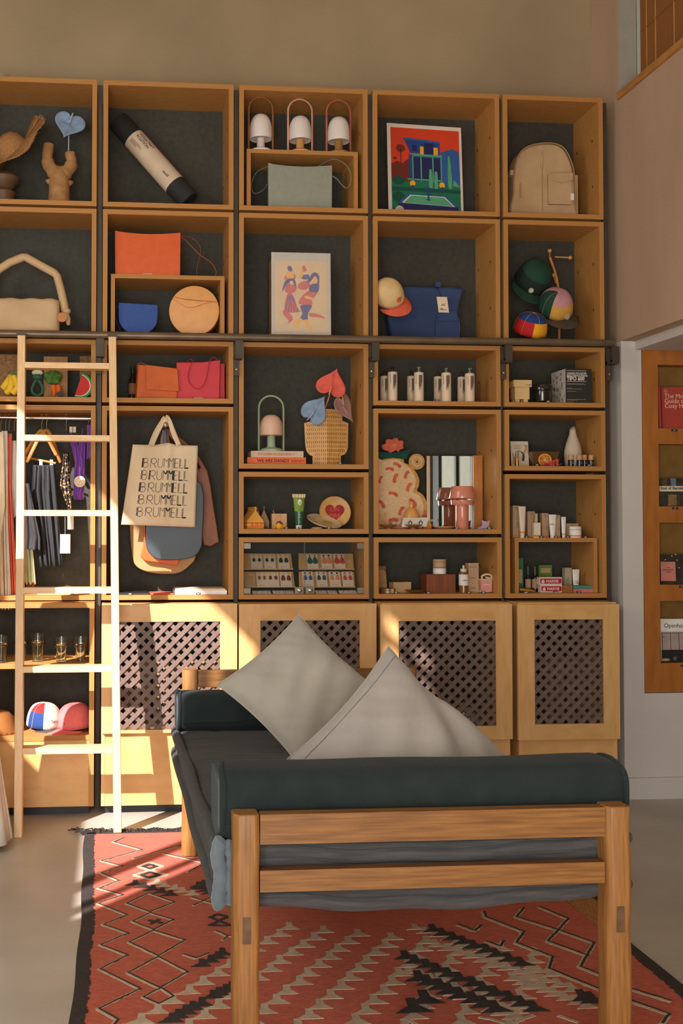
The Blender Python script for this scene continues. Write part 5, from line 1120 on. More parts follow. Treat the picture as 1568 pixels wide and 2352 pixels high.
# ================================================================ middle column: lamp, books, vase
z = FL[3, 'c']+EPS
def zz7(x, y): return 530+x*.2105, 780+y*.2105
Y = .05
bk_o, bk_p, pages = mat('orange_book_cover', (222, 98, 40), .5, .02), mat('blush_book_cover', (204, 176, 148), .5, .02), mat('page_edges', (214, 196, 164), .9)
def lying_book(label, px0, px1, Y, z, th_, d, m, title, size, inkm, sub=None, rz=0):
    t = thing('book', label, 'book', (PX((px0+px1)/2, Y), Y, z), rz); w = S(px1-px0, Y)
    B().box(-w/2, 0, 0, w/2, .004, th_).box(-w/2, .004, 0, w/2, d, .002).box(-w/2, .004, th_-.002, w/2, d, th_).obj('cover', m, t)
    B().box(-w/2+.003, .0042, .0021, w/2-.003, d-.004, th_-.0021).obj('pages', pages, t)
    text('title', title, size*.8, inkm, t, (-w*.06, -.0008, th_*.30), align='CENTER', bold=.012)
    if sub: text('title', sub, size*.26, inkm, t, (w*.24, -.0008, th_*.52), line=.8)
    return t
th1, th2 = S(16, Y), S(14.5, Y)
lying_book('orange book lying flat at the bottom of the pair under the lamp', 567, 704, Y, z, th1, .20, bk_o, 'WE ARE DANDY', .030, ink, 'The Elegant Gentleman\naround the World')
lying_book('pale blush book lying on the orange book under the lamp', 575, 698, Y+.004, z+th1+EPS, th2, .19, bk_p, 'KITCHEN INTERIORS', .024, p_cor, 'Contemporary\nInteriors')
lz = z+th1+th2+2*EPS
sage, blush_sh = mat('sage_enamel', (158, 172, 140), .45, .03), mat('blush_lamp_shade', (222, 178, 150), .45, .02)
arch_lamp((PX(622.5, Y+.08), Y+.08, lz), 'blush shaded lamp with sage green base and handle, on the two books', S(57, Y+.08), hgt(909, Y+.08, lz, 622), (.29, .66), sage, sage, blush_sh)
Y = .12; wv = mat('birch_ply_vase', (222, 168, 96), .5, c2=(206, 148, 78), scale=10, stretch=(6, 6, 1))
vz = thing('perforated_vase', 'pale wooden vase of slotted folded sheet holding three paper anthuriums', 'vase', (PX(752, Y), Y, z)); o = vz.location
zb_ = 1370
def vp_(x, y): p = at(*zz7(x, y), Y); return (p.x-o.x, max(0, p.z-o.z))
halfL = [(965, 755), (1050, 757), (1050, 1378), (893, 1378), (893, 1268), (860, 1255), (828, 1215), (815, 1160), (803, 906), (960, 868), (985, 820)]
halfR = [(1050, 757), (1232, 760), (1232, 878), (1305, 908), (1300, 1170), (1288, 1215), (1262, 1248), (1215, 1265), (1215, 1378), (1050, 1378)]
bend_x = vp_(1050, 0)[0]
for nm, hp, ang_ in (('left_sheet', halfL, -14), ('right_sheet', halfR, 16)):
    M_ = Matrix.Translation((bend_x, 0, 0)) @ Matrix.Rotation(rad(ang_), 4, 'Z') @ Matrix.Translation((-bend_x, 0, 0))
    sh_ = B().prism([vp_(*p) for p in hp], 0, .005, M=M_).obj(nm, wv, vz)
    b = B()
    for r_, y in enumerate(range(795, 1375, 46)):
        for k in range(-11, 13):
            x = 1050+k*22+6
            if (x > 1046) != (nm == 'right_sheet'): continue
            lo, hi = ((990, 1215) if y < 880 else (822, 1290) if y < 1190 else (850, 1255) if y < 1245 else (912, 1200))
            if not lo < x < hi: continue
            s_ = 9 if r_ % 2 else -7
            q4 = strip(vp_(x-s_*.7, y-15), vp_(x+s_*.7, y+15), .0022 if r_ % 2 == 0 else .0030)
            b.prism(q4, -.0006, .0, M=M_)
    b.obj('slots', black, sh_, kind='stuff')
B().box(bend_x-.05, .03, 0, bend_x+.05, .034, .18).obj('rear_sheet', wv, vz)
coral_p, mauve_p = mat('coral_paper', (222, 96, 78), .8, .06, 30, bump=.2, bscale=90), mat('mauve_paper', (164, 126, 116), .8, .06, 30, bump=.2, bscale=90)
anthurium('coral paper anthurium, topmost of three in the slotted vase', at(763, 878, .09), (rad(-4), rad(196), 0), S(72, .09), S(68, .09), coral_p, mat('coral_spadix', (232, 130, 104), .8), [(0, .006, .0), (-.01, .03, .08), (-.006, .05, .19)])
anthurium('pale blue paper anthurium, at the left in the slotted vase', at(727, 938, .085), (rad(-12), rad(-142), rad(-18)), S(62, .1), S(74, .1), blue_p, mat('pale_blue_paper', (158, 176, 196), .8), [(0, .006, 0), (-.03, .03, .01), (-.02, .05, .06)])
anthurium('mauve paper anthurium, drooping at the right in the slotted vase', at(792, 940, .13), (rad(-8), rad(-28), rad(38)), S(58, .14), S(74, .14), mauve_p, mat('tan_spadix', (196, 150, 96), .8), [(0, .006, 0), (-.03, .01, .01), (-.055, .005, -.02)])
# ================================================================ row c, fourth column: eight bottles
z = FL[4, 'c']+EPS; bt_m = mat('cream_bottle', (226, 200, 168), .45, .02); txm = mat('grey_print', (104, 92, 78), .7)
def pump_bottle(label, px, pyt, pyn, Y, w, capm, clear_pump):
    t = thing('pump_bottle', label, 'bottle', (PX(px, Y), Y, z), rz=rad(random.Random(px).uniform(-14, 14)), group='cream toiletry bottles'); r = S(w/2, Y); h = hgt(pyt, Y, z, px)
    B().lathe([(0, 0), (r, 0), (r, h-.006), (r*.94, h-.001), (r*.8, h), (0, h)], 26).obj('bottle_body', bt_m, t)
    hn = hgt(pyn, Y, z, px); B().lathe([(r*.34, h), (r*.34, h+.008), (r*.20, h+.010), (r*.20, hn-.008), (r*.34, hn-.008), (r*.34, hn), (0, hn)], 14).box(-r*.12, -r*.9, hn-.008, r*.12, 0, hn-.001).obj('pump', capm, t)
    for x0, n_ in ((-.62, 1), (-.10, 6), (.42, 2)):
        b = B()
        for q in range(n_):
            xa = (x0+.085*q)*r; ya = -math.sqrt(max(1e-9, r*r-xa*xa))-.0005; L_ = h*(.5 if n_ == 6 else .3)*(1-.12*(q % 3))
            b.box(xa-.0011, ya-.0004, h*.90-L_, xa+.0011, ya+.0006, h*.90)
        b.obj('printed_text', txm, t, kind='stuff')
    return t
for px, yb, i in ((883, 864, 0), (945, 864, 1), (1006.5, 865, 2), (1061, 866, 3)):
    pump_bottle('cream bottle in the back row of eight, %s from the left' % ('first', 'second', 'third', 'fourth')[i], px, yb, yb-12, .20, 21, black, 0)
for px, yb, yn, i in ((901.5, 854.5, 843, 0), (962, 855.5, 843, 1), (1025, 856.5, 846, 2), (1079, 858, 846, 3)):
    pump_bottle('cream bottle in the front row of eight, %s from the left' % ('first', 'second', 'third', 'fourth')[i], px, yb, yn, .08, 23, black if i == 0 else mat('grey_pump', (118, 124, 116), .35), 1)
# ================================================================ row c, right column: jar, candle, camera carton
def z5(x, y): return 1140+x*.1786, 780+y*.1786
z = FL[5, 'c']+EPS; Y = .09; crm = mat('cream_ceramic', (222, 186, 126), .5, .02)
t = thing('footed_jar', 'square cream ceramic jar with lid and stub feet', 'jar', (PX(1194, Y), Y, z)); w = S(44, Y); h = hgt(875, Y, z, 1194)
B().box(-w/2, -.045, h*.70, w/2, .045, h).obj('lid', crm, t, bev=.004); B().box(-w*.40, -.036, h*.17, w*.40, .036, h*.695).obj('jar_body', crm, t, bev=.003)
for x in (-.36, .10):
    for y in (-.03, .01): B().box(w*x, y, 0, w*(x+.24), y+.022, h*.17).obj('foot', crm, t, bev=.002)
text('lettering', 'LA LIBRE', .010, ink, t, (w*.14, -.0456, h*.76))
Y = .10; t = thing('candle_jar', 'smoked black glass candle jar with a domed lid', 'jar', (PX(1246, Y), Y, z)); r = S(23.5, Y); h = hgt(879, Y, z, 1246); smoke = mat('smoked_glass', (44, 40, 36), .12, .03, spec=.7)
B().lathe([(0, .0), (r*.3, 0), (r*.34, .008), (r*.78, .012), (r*.82, .02), (r*.82, h*.62), (0, h*.62)], 30).obj('jar_body', smoke, t)
B().lathe([(r*.84, h*.60), (r, h*.64), (r*1.02, h*.78), (r*.90, h*.90), (r*.5, h*.98), (0, h)], 30).obj('lid', smoke, t)
Y = .05; Lc = at(1298, 926, Y); Rc_ = PX(1359, Y)
t = thing('camera_carton', 'black and white carton for a reconditioned camera', 'carton', (Lc.x, Y, z)); w = Rc_-Lc.x; h = hgt(847, Y, z, 1328); dbx = .20
box_bk = mat('black_carton', (42, 42, 38), .6, .04); box_wh = mat('white_carton', (214, 200, 184), .65, .02)
B().box(.0015, 0, 0, w, dbx, h).obj('carton_body', box_bk, t)
B().box(0, 0.001, 0.001, .0014, dbx-.001, h-.001).obj('patterned_side', box_wh, t)
rr = random.Random(4); b = B()
for i in range(34):
    y0, z0 = rr.uniform(.01, dbx-.02), rr.uniform(.008, h-.02); a = rr.uniform(0, 3)
    if i % 2: b.tube([(-.0004, y0+.006*cos(q*pi/3), z0+.009*sin(q*pi/3)) for q in range(6)], .0012, 4, closed=True)
    else: b.box(-.0008, y0, z0, 0, y0+.010, z0+.003, M=Matrix.Translation((0, y0, z0)) @ Matrix.Rotation(a, 4, 'X') @ Matrix.Translation((0, -y0, -z0)))
b.obj('printed_pattern', ink, t, kind='stuff')
for tx, sz, yy, bo in (('CAMARA POLAROID', .0155, .84, .02), ('REACONDICIONADA', .0155, .775, .02), ('TIPO 600', .030, .665, .03)): text('lettering', tx, sz, paper, t, (.009, -.0006, h*yy), bold=bo, wid=.80 if sz < .02 else .86)
for zz_ in (.935, .63): B().box(.009, -.0008, h*zz_, w*.80, .0, h*(zz_+.010)).obj('printed_rule', paper, t)
for i, (zz_, l) in enumerate(((.565, .74), (.545, .82), (.44, .22), (.41, .66), (.34, .40), (.11, .82), (.09, .45), (.04, .30))): B().box(.009, -.0008, h*zz_, .009+(w-.02)*l, .0, h*(zz_+.011)).obj('printed_text', mat('dim_print', (150, 134, 112), .7), t)
# ================================================================ right column, d: framed card, scent, bowl, vase, vials
z = FL[5, 'd']+EPS
Y = .14; t = thing('picture_card', 'cream card with a drawn picture standing behind the small scent bottle', 'card', (PX(1194, Y), Y, z), rot=(rad(-6), 0, 0)); w = S(43, Y); h = hgt(1013, Y, z, 1194)
B().box(-w/2, 0, .0005, w/2, .003, h).obj('card', mat('cream_card', (226, 208, 176), .7), t)
for i, pl in enumerate(([(-.42, .12), (-.10, .12), (-.42, .60)], [(.05, .30), (.30, .72), (.40, .70), (.18, .28)], [(.25, .86), (.46, .55), (.46, .86)])): B().prism([(x*w, y_*h) for x, y_ in pl], -.0006, -.0001).obj('drawn_shape', greige, t, smooth=False)
for i in range(6): B().box(-w*.3, -.0006, h*(.70+.03*i), w*(.05+.04*(i % 3)), 0, h*(.706+.03*i)).obj('printed_text', txm, t)
Y = .07; t = thing('scent_bottle', 'small gold banded scent bottle with a black tassel', 'bottle', (PX(1186.5, Y), Y, z)); r = S(4, Y); h = hgt(1036, Y, z, 1186)
cyl(r, 0, h*.32, 16).obj('bottle_base', brass, t); cyl(r, h*.325, h*.52, 16).obj('gold_band', mat('gold_band', (216, 140, 50), .35, metal=.6), t); cyl(r*.9, h*.525, h*.92, 16).obj('bottle_neck', mat('clear_vial', (150, 130, 100), .1), t); cyl(r*.6, h*.92, h, 14).obj('stopper', brass, t)
B().tube(smoothpath([(0, 0, h*.99), (.012, -.01, h*1.0), (.028, -.012, h*.86), (.034, -.012, h*.62), (.030, -.012, h*.34)], 5), [.0015]*8+[.003]*5+[.005]*5+[.006]*3, 8).obj('tassel', black, t)
bowl_g = mat('smoked_amber_bowl', (96, 68, 36), .15, .05, spec=.7)
Y = .15; t = thing('smoked_bowl', 'square smoked amber glass bowl behind the orange slice', 'bowl', (PX(1243, Y), Y, z)); w = S(66, Y); h = hgt(1038.5, Y, z, 1243)
vs = []
for s_, zz_ in ((.40, 0), (.52, h), (.48, h), (.37, .008)): vs += [(-w*s_, -w*s_*.7, zz_), (w*s_, -w*s_*.7, zz_), (w*s_, w*s_*.7, zz_), (-w*s_, w*s_*.7, zz_)]
fs = [(3, 2, 1, 0)]+[(4*k+q, 4*k+(q+1) % 4, 4*k+4+(q+1) % 4, 4*k+4+q) for k in range(3) for q in range(4)]+[(12, 13, 14, 15)]
B().add(vs, fs).obj('bowl_body', bowl_g, t, bev=.003)
Y = .075; r = S(15.5, Y); t = thing('orange_slice', 'dried orange slice propped against the smoked bowl', 'slice', (PX(1251.5, Y), Y, z), rot=(rad(-10), 0, rad(-6)))
M_ = Matrix.Translation((0, 0, r+.001)) @ Matrix.Rotation(pi/2, 4, 'X')
B().lathe([(r*.86, -.003), (r, -.003), (r, .003), (r*.86, .003)], 34, M=M_).lathe([(r*.86, .003), (r*.86, -.003)], 34, M=M_).obj('peel', mat('orange_peel', (238, 158, 52), .6), t)
B().lathe([(0, -.0015), (r*.87, -.0015), (r*.87, .0015), (0, .0015)], 30, M=M_).obj('flesh', mat('dried_orange', (150, 88, 32), .5), t)
for k in range(10): a = 2*pi*k/10; B().tube([(r*.12*cos(a), -.0025, r+r*.12*sin(a)), (r*.86*cos(a), -.0025, r+r*.86*sin(a))], .0012, 5).obj('membrane', mat('orange_pith', (240, 196, 120), .6), t)
B().ell(0, -.002, r, r*.14, .002, r*.14, 10).obj('core', mat('orange_pith', (240, 196, 120), .6), t)
Y = .06; t = thing('dried_flowers', 'dried pink flower heads lying right of the orange slice', 'flowers', (PX(1262, Y), Y, z)); rr = random.Random(8); pnk = mat('dried_pink_petals', (198, 74, 68), .9, .2, 60)
for i in range(9): x = S(-17+4.4*i, Y); B().lathe([(0, 0), (.006, .004), (.011+.004*rr.random(), .012+.012*rr.random()+max(0, (i-3)*.004)), (.006, .018+max(0, (i-3)*.005)), (0, .016)], 9, x, rr.uniform(-.01, .02)).obj('flower_head', pnk, t)
B().tube([(S(18, Y), 0, .004), (S(28, Y), .0, .016)], .002, 6).obj('stem', mat('dry_stem', (140, 120, 70), .8), t)
Y = .16; t = thing('white_vase', 'tall white teardrop vase with a slanted lip', 'vase', (PX(1315, Y), Y, z)); r = S(20.5, Y); h = hgt(979, Y, z, 1312)
n = 32; pr_ = [(.82, 0), (.94, .10), (1.0, .30), (.96, .42), (.80, .56), (.58, .70), (.42, .80), (.34, .90), (.30, 1.0)]; vs = []
for i in range(n):
    a = 2*pi*i/n
    for rr_, hh_ in pr_: vs.append((r*rr_*cos(a)-(r*.08 if hh_ > .9 else 0), r*rr_*sin(a), h*(hh_-(.05-.05*cos(a-.35) if hh_ == 1.0 else 0))))
k = len(pr_); fs = [(i*k+q, ((i+1) % n)*k+q, ((i+1) % n)*k+q+1, i*k+q+1) for i in range(n) for q in range(k-1)]+[tuple(i*k for i in range(n))[::-1], tuple(i*k+k-1 for i in range(n))]
B().add(vs, fs).obj('vase_body', mat('bisque_white', (204, 186, 162), .8, .02), t, ang=50)
for px, Y, i in ((1310.5, .05, 0), (1330, .05, 1), (1341.5, .085, 2), (1356.5, .05, 3)):
    t = thing('vial', 'small dark vial with wooden cap, %s from left before the white vase' % ('first', 'second', 'third', 'fourth')[i], 'bottle', (PX(px, Y), Y, z), group='small dark vials'); r = S(7, Y); h = hgt(1045, Y, z, px)
    cyl(r, 0, h*.56, 20, ch=.002).obj('bottle_body', mat('blue_black_glass', (30, 40, 42), .2, spec=.6), t); cyl(r*.86, h*.565, h, 20, ch=.001).obj('wooden_cap', mat('cap_wood', (204, 148, 98), .5), t)
    for q in range(3): B().box(-r*.5, -r-.0006, h*(.36-.06*q), r*.5, -r*.86, h*(.375-.06*q)).obj('printed_text', mat('dim_print', (150, 134, 112), .7), t)
# ================================================================ right column, e: skincare row on the riser
def z6(x, y): return 1140+x*.1786, 1080+y*.1786
z = RI5[2]
def skbox(label, x0, x1, y0, Y, d=.04, rz=0):
    a, b_ = z6(x0, y0)[0], z6(x1, y0)[0]
    t, w, h = carton('skincare_box', label, 'box', a, b_, z6(0, y0)[1], Y, z, d, greige, rz, 'skincare cartons')
    B().box(-w/2-.0004, -.0008, h*.05, w/2+.0004, .002, h*.09).obj('orange_band', lab_or, t); B().ell(0, -.0006, h*.88, .003, .001, .003, 8).obj('printed_mark', txm, t)
    B().box(-w*.3, -.0006, h*.93, w*.3, .0, h*.945).obj('printed_text', txm, t); B().box(w*.05, -.0006, h*.3, w*.4, 0, h*.5).obj('printed_text', mat('faint_print', (166, 134, 100), .7), t)
skbox('tall skincare box at the left end of the row', 200, 292, 455, .12); skbox('skincare box with lid edge, second from left', 388, 490, 530, .12); skbox('skincare box behind the pump bottle and yellow tube', 575, 664, 553, .12)
skbox('narrow skincare box right of the yellow printed tube', 740, 812, 577, .12); skbox('wide low skincare box behind the white jar', 885, 1047, 685, .13, .07)
def sq_tube(label, x0, x1, y0, Y, m, band, crimp=None, zbase=None, capm=None, name='cream_tube', grp='cream tubes'):
    a, b_ = z6(x0, 0)[0], z6(x1, 0)[0]; zb_ = z if zbase is None else zbase
    t = thing(name, label, 'tube', (PX((a+b_)/2, Y), Y, zb_), group=grp); w = S(b_-a, Y); h = hgt(z6(0, y0)[1], Y, zb_, (a+b_)/2)
    cyl(w*.33, 0, h*.12, 18).obj('tube_cap', capm or offw, t)
    n = 20; vs = []; L_ = [(.12, .70, .70), (.30, .80, .66), (.6, .92, .45), (.9, 1.0, .12), (1.0, 1.0, .05)]
    for hz_, wx, wy in L_:
        for i in range(n): vs.append((w/2*wx*cos(2*pi*i/n), w/2*wy*sin(2*pi*i/n), h*hz_))
    fs = [tuple(range(n))[::-1], tuple(range(4*n, 5*n))]+[(j*n+i, j*n+(i+1) % n, (j+1)*n+(i+1) % n, (j+1)*n+i) for j in range(4) for i in range(n)]
    B().add(vs, fs).obj('tube_body', m, t)
    if band: B().lathe([(w*.37, h*.155), (w*.385, h*.155), (w*.395, h*.20), (w*.37, h*.20)], 22).obj('orange_band', lab_or, t)
    return t, w, h
sq_tube('tall cream tube with orange band, beside the tallest skincare box', 275, 370, 465, .06, offw, 1)
t, w, h = sq_tube('white tube printed with a yellow flower', 662, 760, 570, .06, white, 0)
b = B()
for q in range(7): a = q*.5-.3; b.prism([(.0, 0), (w*.30*cos(a), w*.30*sin(a)), (w*.26*cos(a+.35), w*.26*sin(a+.35))], -.0006, 0)
yf = b.obj('printed_flower', mat('lemon_print', (206, 190, 40), .6), t, smooth=False); yf.location = (-w*.18, -w*.30, h*.55)
sq_tube('slim white tube with orange band near the white jar', 820, 885, 600, .06, white, 1)
Y = .055; a, b_ = z6(470, 0)[0], z6(560, 0)[0]; t = thing('pump_bottle', 'cream square bottle with clear cap and orange band', 'bottle', (PX((a+b_)/2, Y), Y, z)); w = S(b_-a, Y); h = hgt(z6(0, 555)[1], Y, z, a)
B().box(-w/2, 0, 0, w/2, .03, h*.62).obj('bottle_body', offw, t, bev=.003); B().box(-w/2-.0003, -.0005, h*.04, w/2+.0003, .002, h*.12).obj('orange_band', lab_or, t); cyl(w*.28, h*.625, h, 18, 0, .015, ch=.002).obj('clear_cap', mat('clear_cap', (170, 150, 116), .15), t)
Y = .05; a, b_ = z6(945, 0)[0], z6(1115, 0)[0]; t = thing('cream_jar', 'white screw-top cream jar with orange band at the end of the row', 'jar', (PX((a+b_)/2, Y), Y+.035, z)); r = S((b_-a)/2, Y+.03); h = hgt(z6(0, 722)[1], Y, z, a)
cyl(r*.98, 0, h*.70, 30, ch=.003).obj('jar_body', white, t); cyl(r, h*.71, h, 30, ch=.003).obj('lid', white, t); B().lathe([(r*.985, h*.12), (r*.995, h*.12), (r*.995, h*.24), (r*.985, h*.24)], 30).obj('orange_band', lab_or, t)
# ---- inside that riser
z = FL[5, 'e']+EPS
grn_b, grn2 = mat('bottle_green_carton', (52, 116, 78), .6), mat('leaf_green_tin', (96, 132, 48), .5)
def c6(name, label, x0, x1, y0, Y, d, m, cat='box', zb_=None, rz=0, grp=None):
    a, b_ = z6(x0, 0)[0], z6(x1, 0)[0]; zb_ = z if zb_ is None else zb_
    return carton(name, label, cat, a, b_, z6(0, y0)[1], Y, zb_, d, m, rz, grp)
t, w, h = c6('soap_box', 'tall green soap box at the left inside the riser', 248, 335, 1130, .16, .05, grn_b); B().box(-w*.35, -.0008, h*.25, w*.3, 0, h*.66).obj('printed_label', greige, t)
for i, (x0, x1) in enumerate(((355, 430), (440, 524))):
    a, b_ = z6(x0, 0)[0], z6(x1, 0)[0]; Y = .15; t = thing('spray_bottle', 'dark spray bottle with paper label, %s of the pair' % ('left', 'right')[i], 'bottle', (PX((a+b_)/2, Y), Y, z), group='dark spray bottles'); r = S((b_-a)/2, Y); h = hgt(z6(0, 1240)[1], Y, z, a)
    B().lathe([(0, 0), (r, 0), (r, h*.55), (r*.4, h*.64), (r*.4, h*.70), (0, h*.7)], 22).obj('bottle_body', mat('ink_glass', (36, 38, 46), .2, spec=.6), t); cyl(r*.36, h*.70, h, 16).obj('spray_cap', mat('clear_cap_dark', (76, 74, 66), .2), t); B().lathe([(r*1.0, h*.14), (r*1.02, h*.14), (r*1.02, h*.50), (r*1.0, h*.50)], 22).obj('paper_label', greige, t)
t, w, h = c6('soap_tin', 'leaf green soap box behind the red toothpaste cartons', 527, 706, 1220, .20, .03, grn2); B().box(-w*.36, -.0008, h*.70, w*.36, 0, h*.88).obj('printed_label', greige, t)
mr, mw = mat('toothpaste_red', (184, 34, 44), .45), mat('carton_white_gloss', (222, 206, 194), .4)
zt_ = z
hh_ = S(z6(0, 1590)[1]-z6(0, 1490)[1], .06)
for i, (x0, x1, lb) in enumerate(((545, 835, 'red and white toothpaste carton, lower of the stacked two'), (527, 835, 'red and white toothpaste carton, upper of the stacked two'))):
    a, b_ = z6(x0, 0)[0], z6(x1, 0)[0]; Y = .06
    t, w, h = carton('toothpaste_carton', lb, 'carton', a, b_, 0, Y, z+i*(hh_+EPS), .04, mw, 0, 'toothpaste cartons', h=hh_)
    B().prism(smooth2([(-w*.47, h*.28), (-w*.44, h*.16), (w*.44, h*.16), (w*.485, h*.30), (w*.485, h*.68), (w*.44, h*.84), (-w*.44, h*.84), (-w*.47, h*.72)], 1), -.0008, -.0001).obj('red_panel', mr, t)
    text('lettering', 'MARVIS', h*.48, mw, t, (-w*.20, -.0016, h*.32), bold=.03, wid=1.03)
    for ex, ez, rx, rzz in ((-.335, .60, .030, .13), (-.335, .36, .05, .16), (-.385, .42, .018, .20), (-.29, .42, .018, .20)): B().ell(w*ex, -.0009, h*ez, w*rx, .0006, h*rzz, 12).obj('printed_figure', mw, t)
t, w, h = c6('tube_carton', 'greige slim carton with faint lettering behind the white tube', 863, 957, 1255, .16, .04, mat('greige_print_carton', (180, 160, 132), .7)); text('lettering', 'L:A\nBRU\nKET', .016, txm, t, (-w*.40, -.0008, h*.52), line=.9, wid=.9)
t, w, h = sq_tube('white tube with grey lettering beside the greige carton', 958, 1053, 1277, .12, white, 0, None, z+.0, None, 'lotion_tube', None)
bb_ = text('lettering', 'L:A\nRAW', .012, txm, t, (-w*.26, -w*.38, h*.45), line=.9)
c6('wooden_box', 'small plain brown wooden box right of the toothpaste cartons', 837, 966, 1480, .05, .05, mat('brown_box', (150, 98, 48), .6))
t, w, h = c6('flat_box', 'pink flat box under the teal box at the right', 968, 1250, 1530, .045, .10, mat('pink_box', (224, 112, 116), .6)); pkh = h
t, w, h = c6('flat_box', 'teal flat box on top of the pink flat box', 962, 1248, 1485, .05, .09, mat('teal_box', (82, 132, 112), .6), zb_=z+pkh+EPS, )
Y = .05; a = at(*z6(312, 1560), Y); c = at(*z6(500, 1585), Y); t = thing('metal_tube', 'gold squeezed metal tube lying before the dark spray bottles', 'tube', (0, 0, 0)); B().tube([(a.x, Y+.02, z+.018), ((a.x+c.x)/2, Y+.01, z+.014), (c.x, Y, z+.008)], [.014, .012, .006], 12, fl=.8).obj('tube_body', brass, t)
# ================================================================ middle column, d: tableware
def z8(x, y): return 530+x*.2105, 1070+y*.2105
z = FL[3, 'd']+EPS
mk_y, mk_g = mat('yellow_milk_carton', (232, 170, 74), .5, .03), mat('drab_milk_carton', (164, 128, 84), .55, .03)
def milk(label, x0, x1, ysh, yt, Y, m, capm, rz, deco):
    a, b_ = z8(x0, 0)[0], z8(x1, 0)[0]; t = thing('milk_carton', label, 'carton', (PX((a+b_)/2, Y), Y+.05, z), rz); w = S(b_-a, Y)*.8; hs = hgt(z8(0, ysh)[1], Y, z, a); h = hgt(z8(0, yt)[1], Y, z, a); d = w*.9
    vs = [(-w/2, -d/2, 0), (w/2, -d/2, 0), (w/2, d/2, 0), (-w/2, d/2, 0), (-w/2, -d/2, hs), (w/2, -d/2, hs), (w/2, d/2, hs), (-w/2, d/2, hs), (0, -d/2, h), (0, d/2, h)]
    B().add(vs, [(3, 2, 1, 0), (0, 1, 5, 8, 4), (1, 2, 6, 5), (2, 3, 7, 9, 6), (3, 0, 4, 7), (4, 8, 9, 7), (8, 5, 6, 9)]).obj('carton_body', m, t, bev=.003, ang=20)
    B().box(-.005, -d/2, h-.004, .005, d/2, h+.016).obj('gable_ridge', capm, t, bev=.002)
    if deco == 1:
        for zz_ in (.18, .70): B().box(-w/2-.0006, -d/2-.0006, hs*zz_, w/2+.0006, d/2+.0006, hs*zz_+.004).obj('red_stripe', p_red, t)
        text('lettering', 'ミルク', .026, p_red, t, (-w*.32, -d/2-.001, hs*.36), bold=.02)
    else:
        for i in range(4): B().box(-w*.4+w*.2*i, -d/2-.0008, hs*.03, -w*.4+w*.2*i+.003, -d/2, hs*.32).obj('grid_line', ink, t)
        for i in range(3): B().box(-w*.42, -d/2-.0008, hs*(.06+.11*i), w*.36, -d/2, hs*(.06+.11*i)+.002).obj('grid_line', ink, t)
        B().tube([(w*.16*sin(q*2*pi/14)*(1-.3*cos(q*2*pi/14)), -d/2-.001, hs*.62+hs*.2*cos(q*2*pi/14)) for q in range(14)], .001, 4, closed=True).obj('drop_mark', ink, t)
milk('drab paper-look milk carton with blue gable behind the yellow carton', 300, 450, 610, 470, .17, mk_g, mat('slate_cap', (58, 62, 70), .5), rad(-8), 0)
milk('yellow ceramic milk carton with red stripes', 118, 372, 600, 478, .06, mk_y, mk_y, rad(18), 1)
t = thing('milk_carton', 'carton with a red gable behind the yellow milk carton', 'carton', (PX(581, .22), .22, z)); h = hgt(1170, .22, z, 581); B().box(-.035, 0, 0, .035, .06, h*.9).obj('carton_body', mk_g, t, bev=.002); B().box(-S(12.5, .22), .015, h*.9, S(12.5, .22), .04, h+.008).obj('red_cap', mat('red_cap', (176, 48, 36), .5), t, bev=.003)
Y = .13; a, b_ = z8(447, 0)[0], z8(612, 0)[0]; t, w, h = carton('coffee_carton', 'beige coffee carton with red writing and a red straw', 'carton', a, b_, z8(0, 522)[1], Y, z, .05, mat('beige_carton', (200, 160, 116), .6))
text('lettering', 'コス\nジュー', .020, p_red, t, (-w*.34, -.001, h*.74), line=1.0); B().tube([(-w*.30, .02, h-.004), (-w*.40, .02, h+.020)], .0035, 8).obj('straw', p_red, t)
B().prism([(x*w, z_*h) for x, z_ in [(-.22, .30), (-.18, .46), (-.02, .52), (.16, .46), (.22, .30)]], -.0012, -.0002).obj('printed_cup', mat('print_maroon', (120, 36, 30), .6), t, smooth=False)
Y = .05; t = thing('crumpled_tube', 'crumpled yellow squeeze tube lying before the coffee carton', 'tube', (PX(642, Y), Y, z)); rr = random.Random(6); ylw = mat('yellow_enamel', (234, 170, 50), .4)
B().grid(lambda u, v: ((u-.5)*.058, .012*sin(pi*v)*-1+.008*sin(9*u), .002+.026*sin(pi*v)*(1-.55*abs(u-.35)*1.6)+.005*sin(14*u+5*v)), 16, 10).obj('tube_body', ylw, t, solid=.005, ang=80); B().tube([(.024, 0, .006), (.040, -.004, .004)], .005, 10).obj('tube_cap', mat('orange_cap', (204, 118, 40), .5), t)
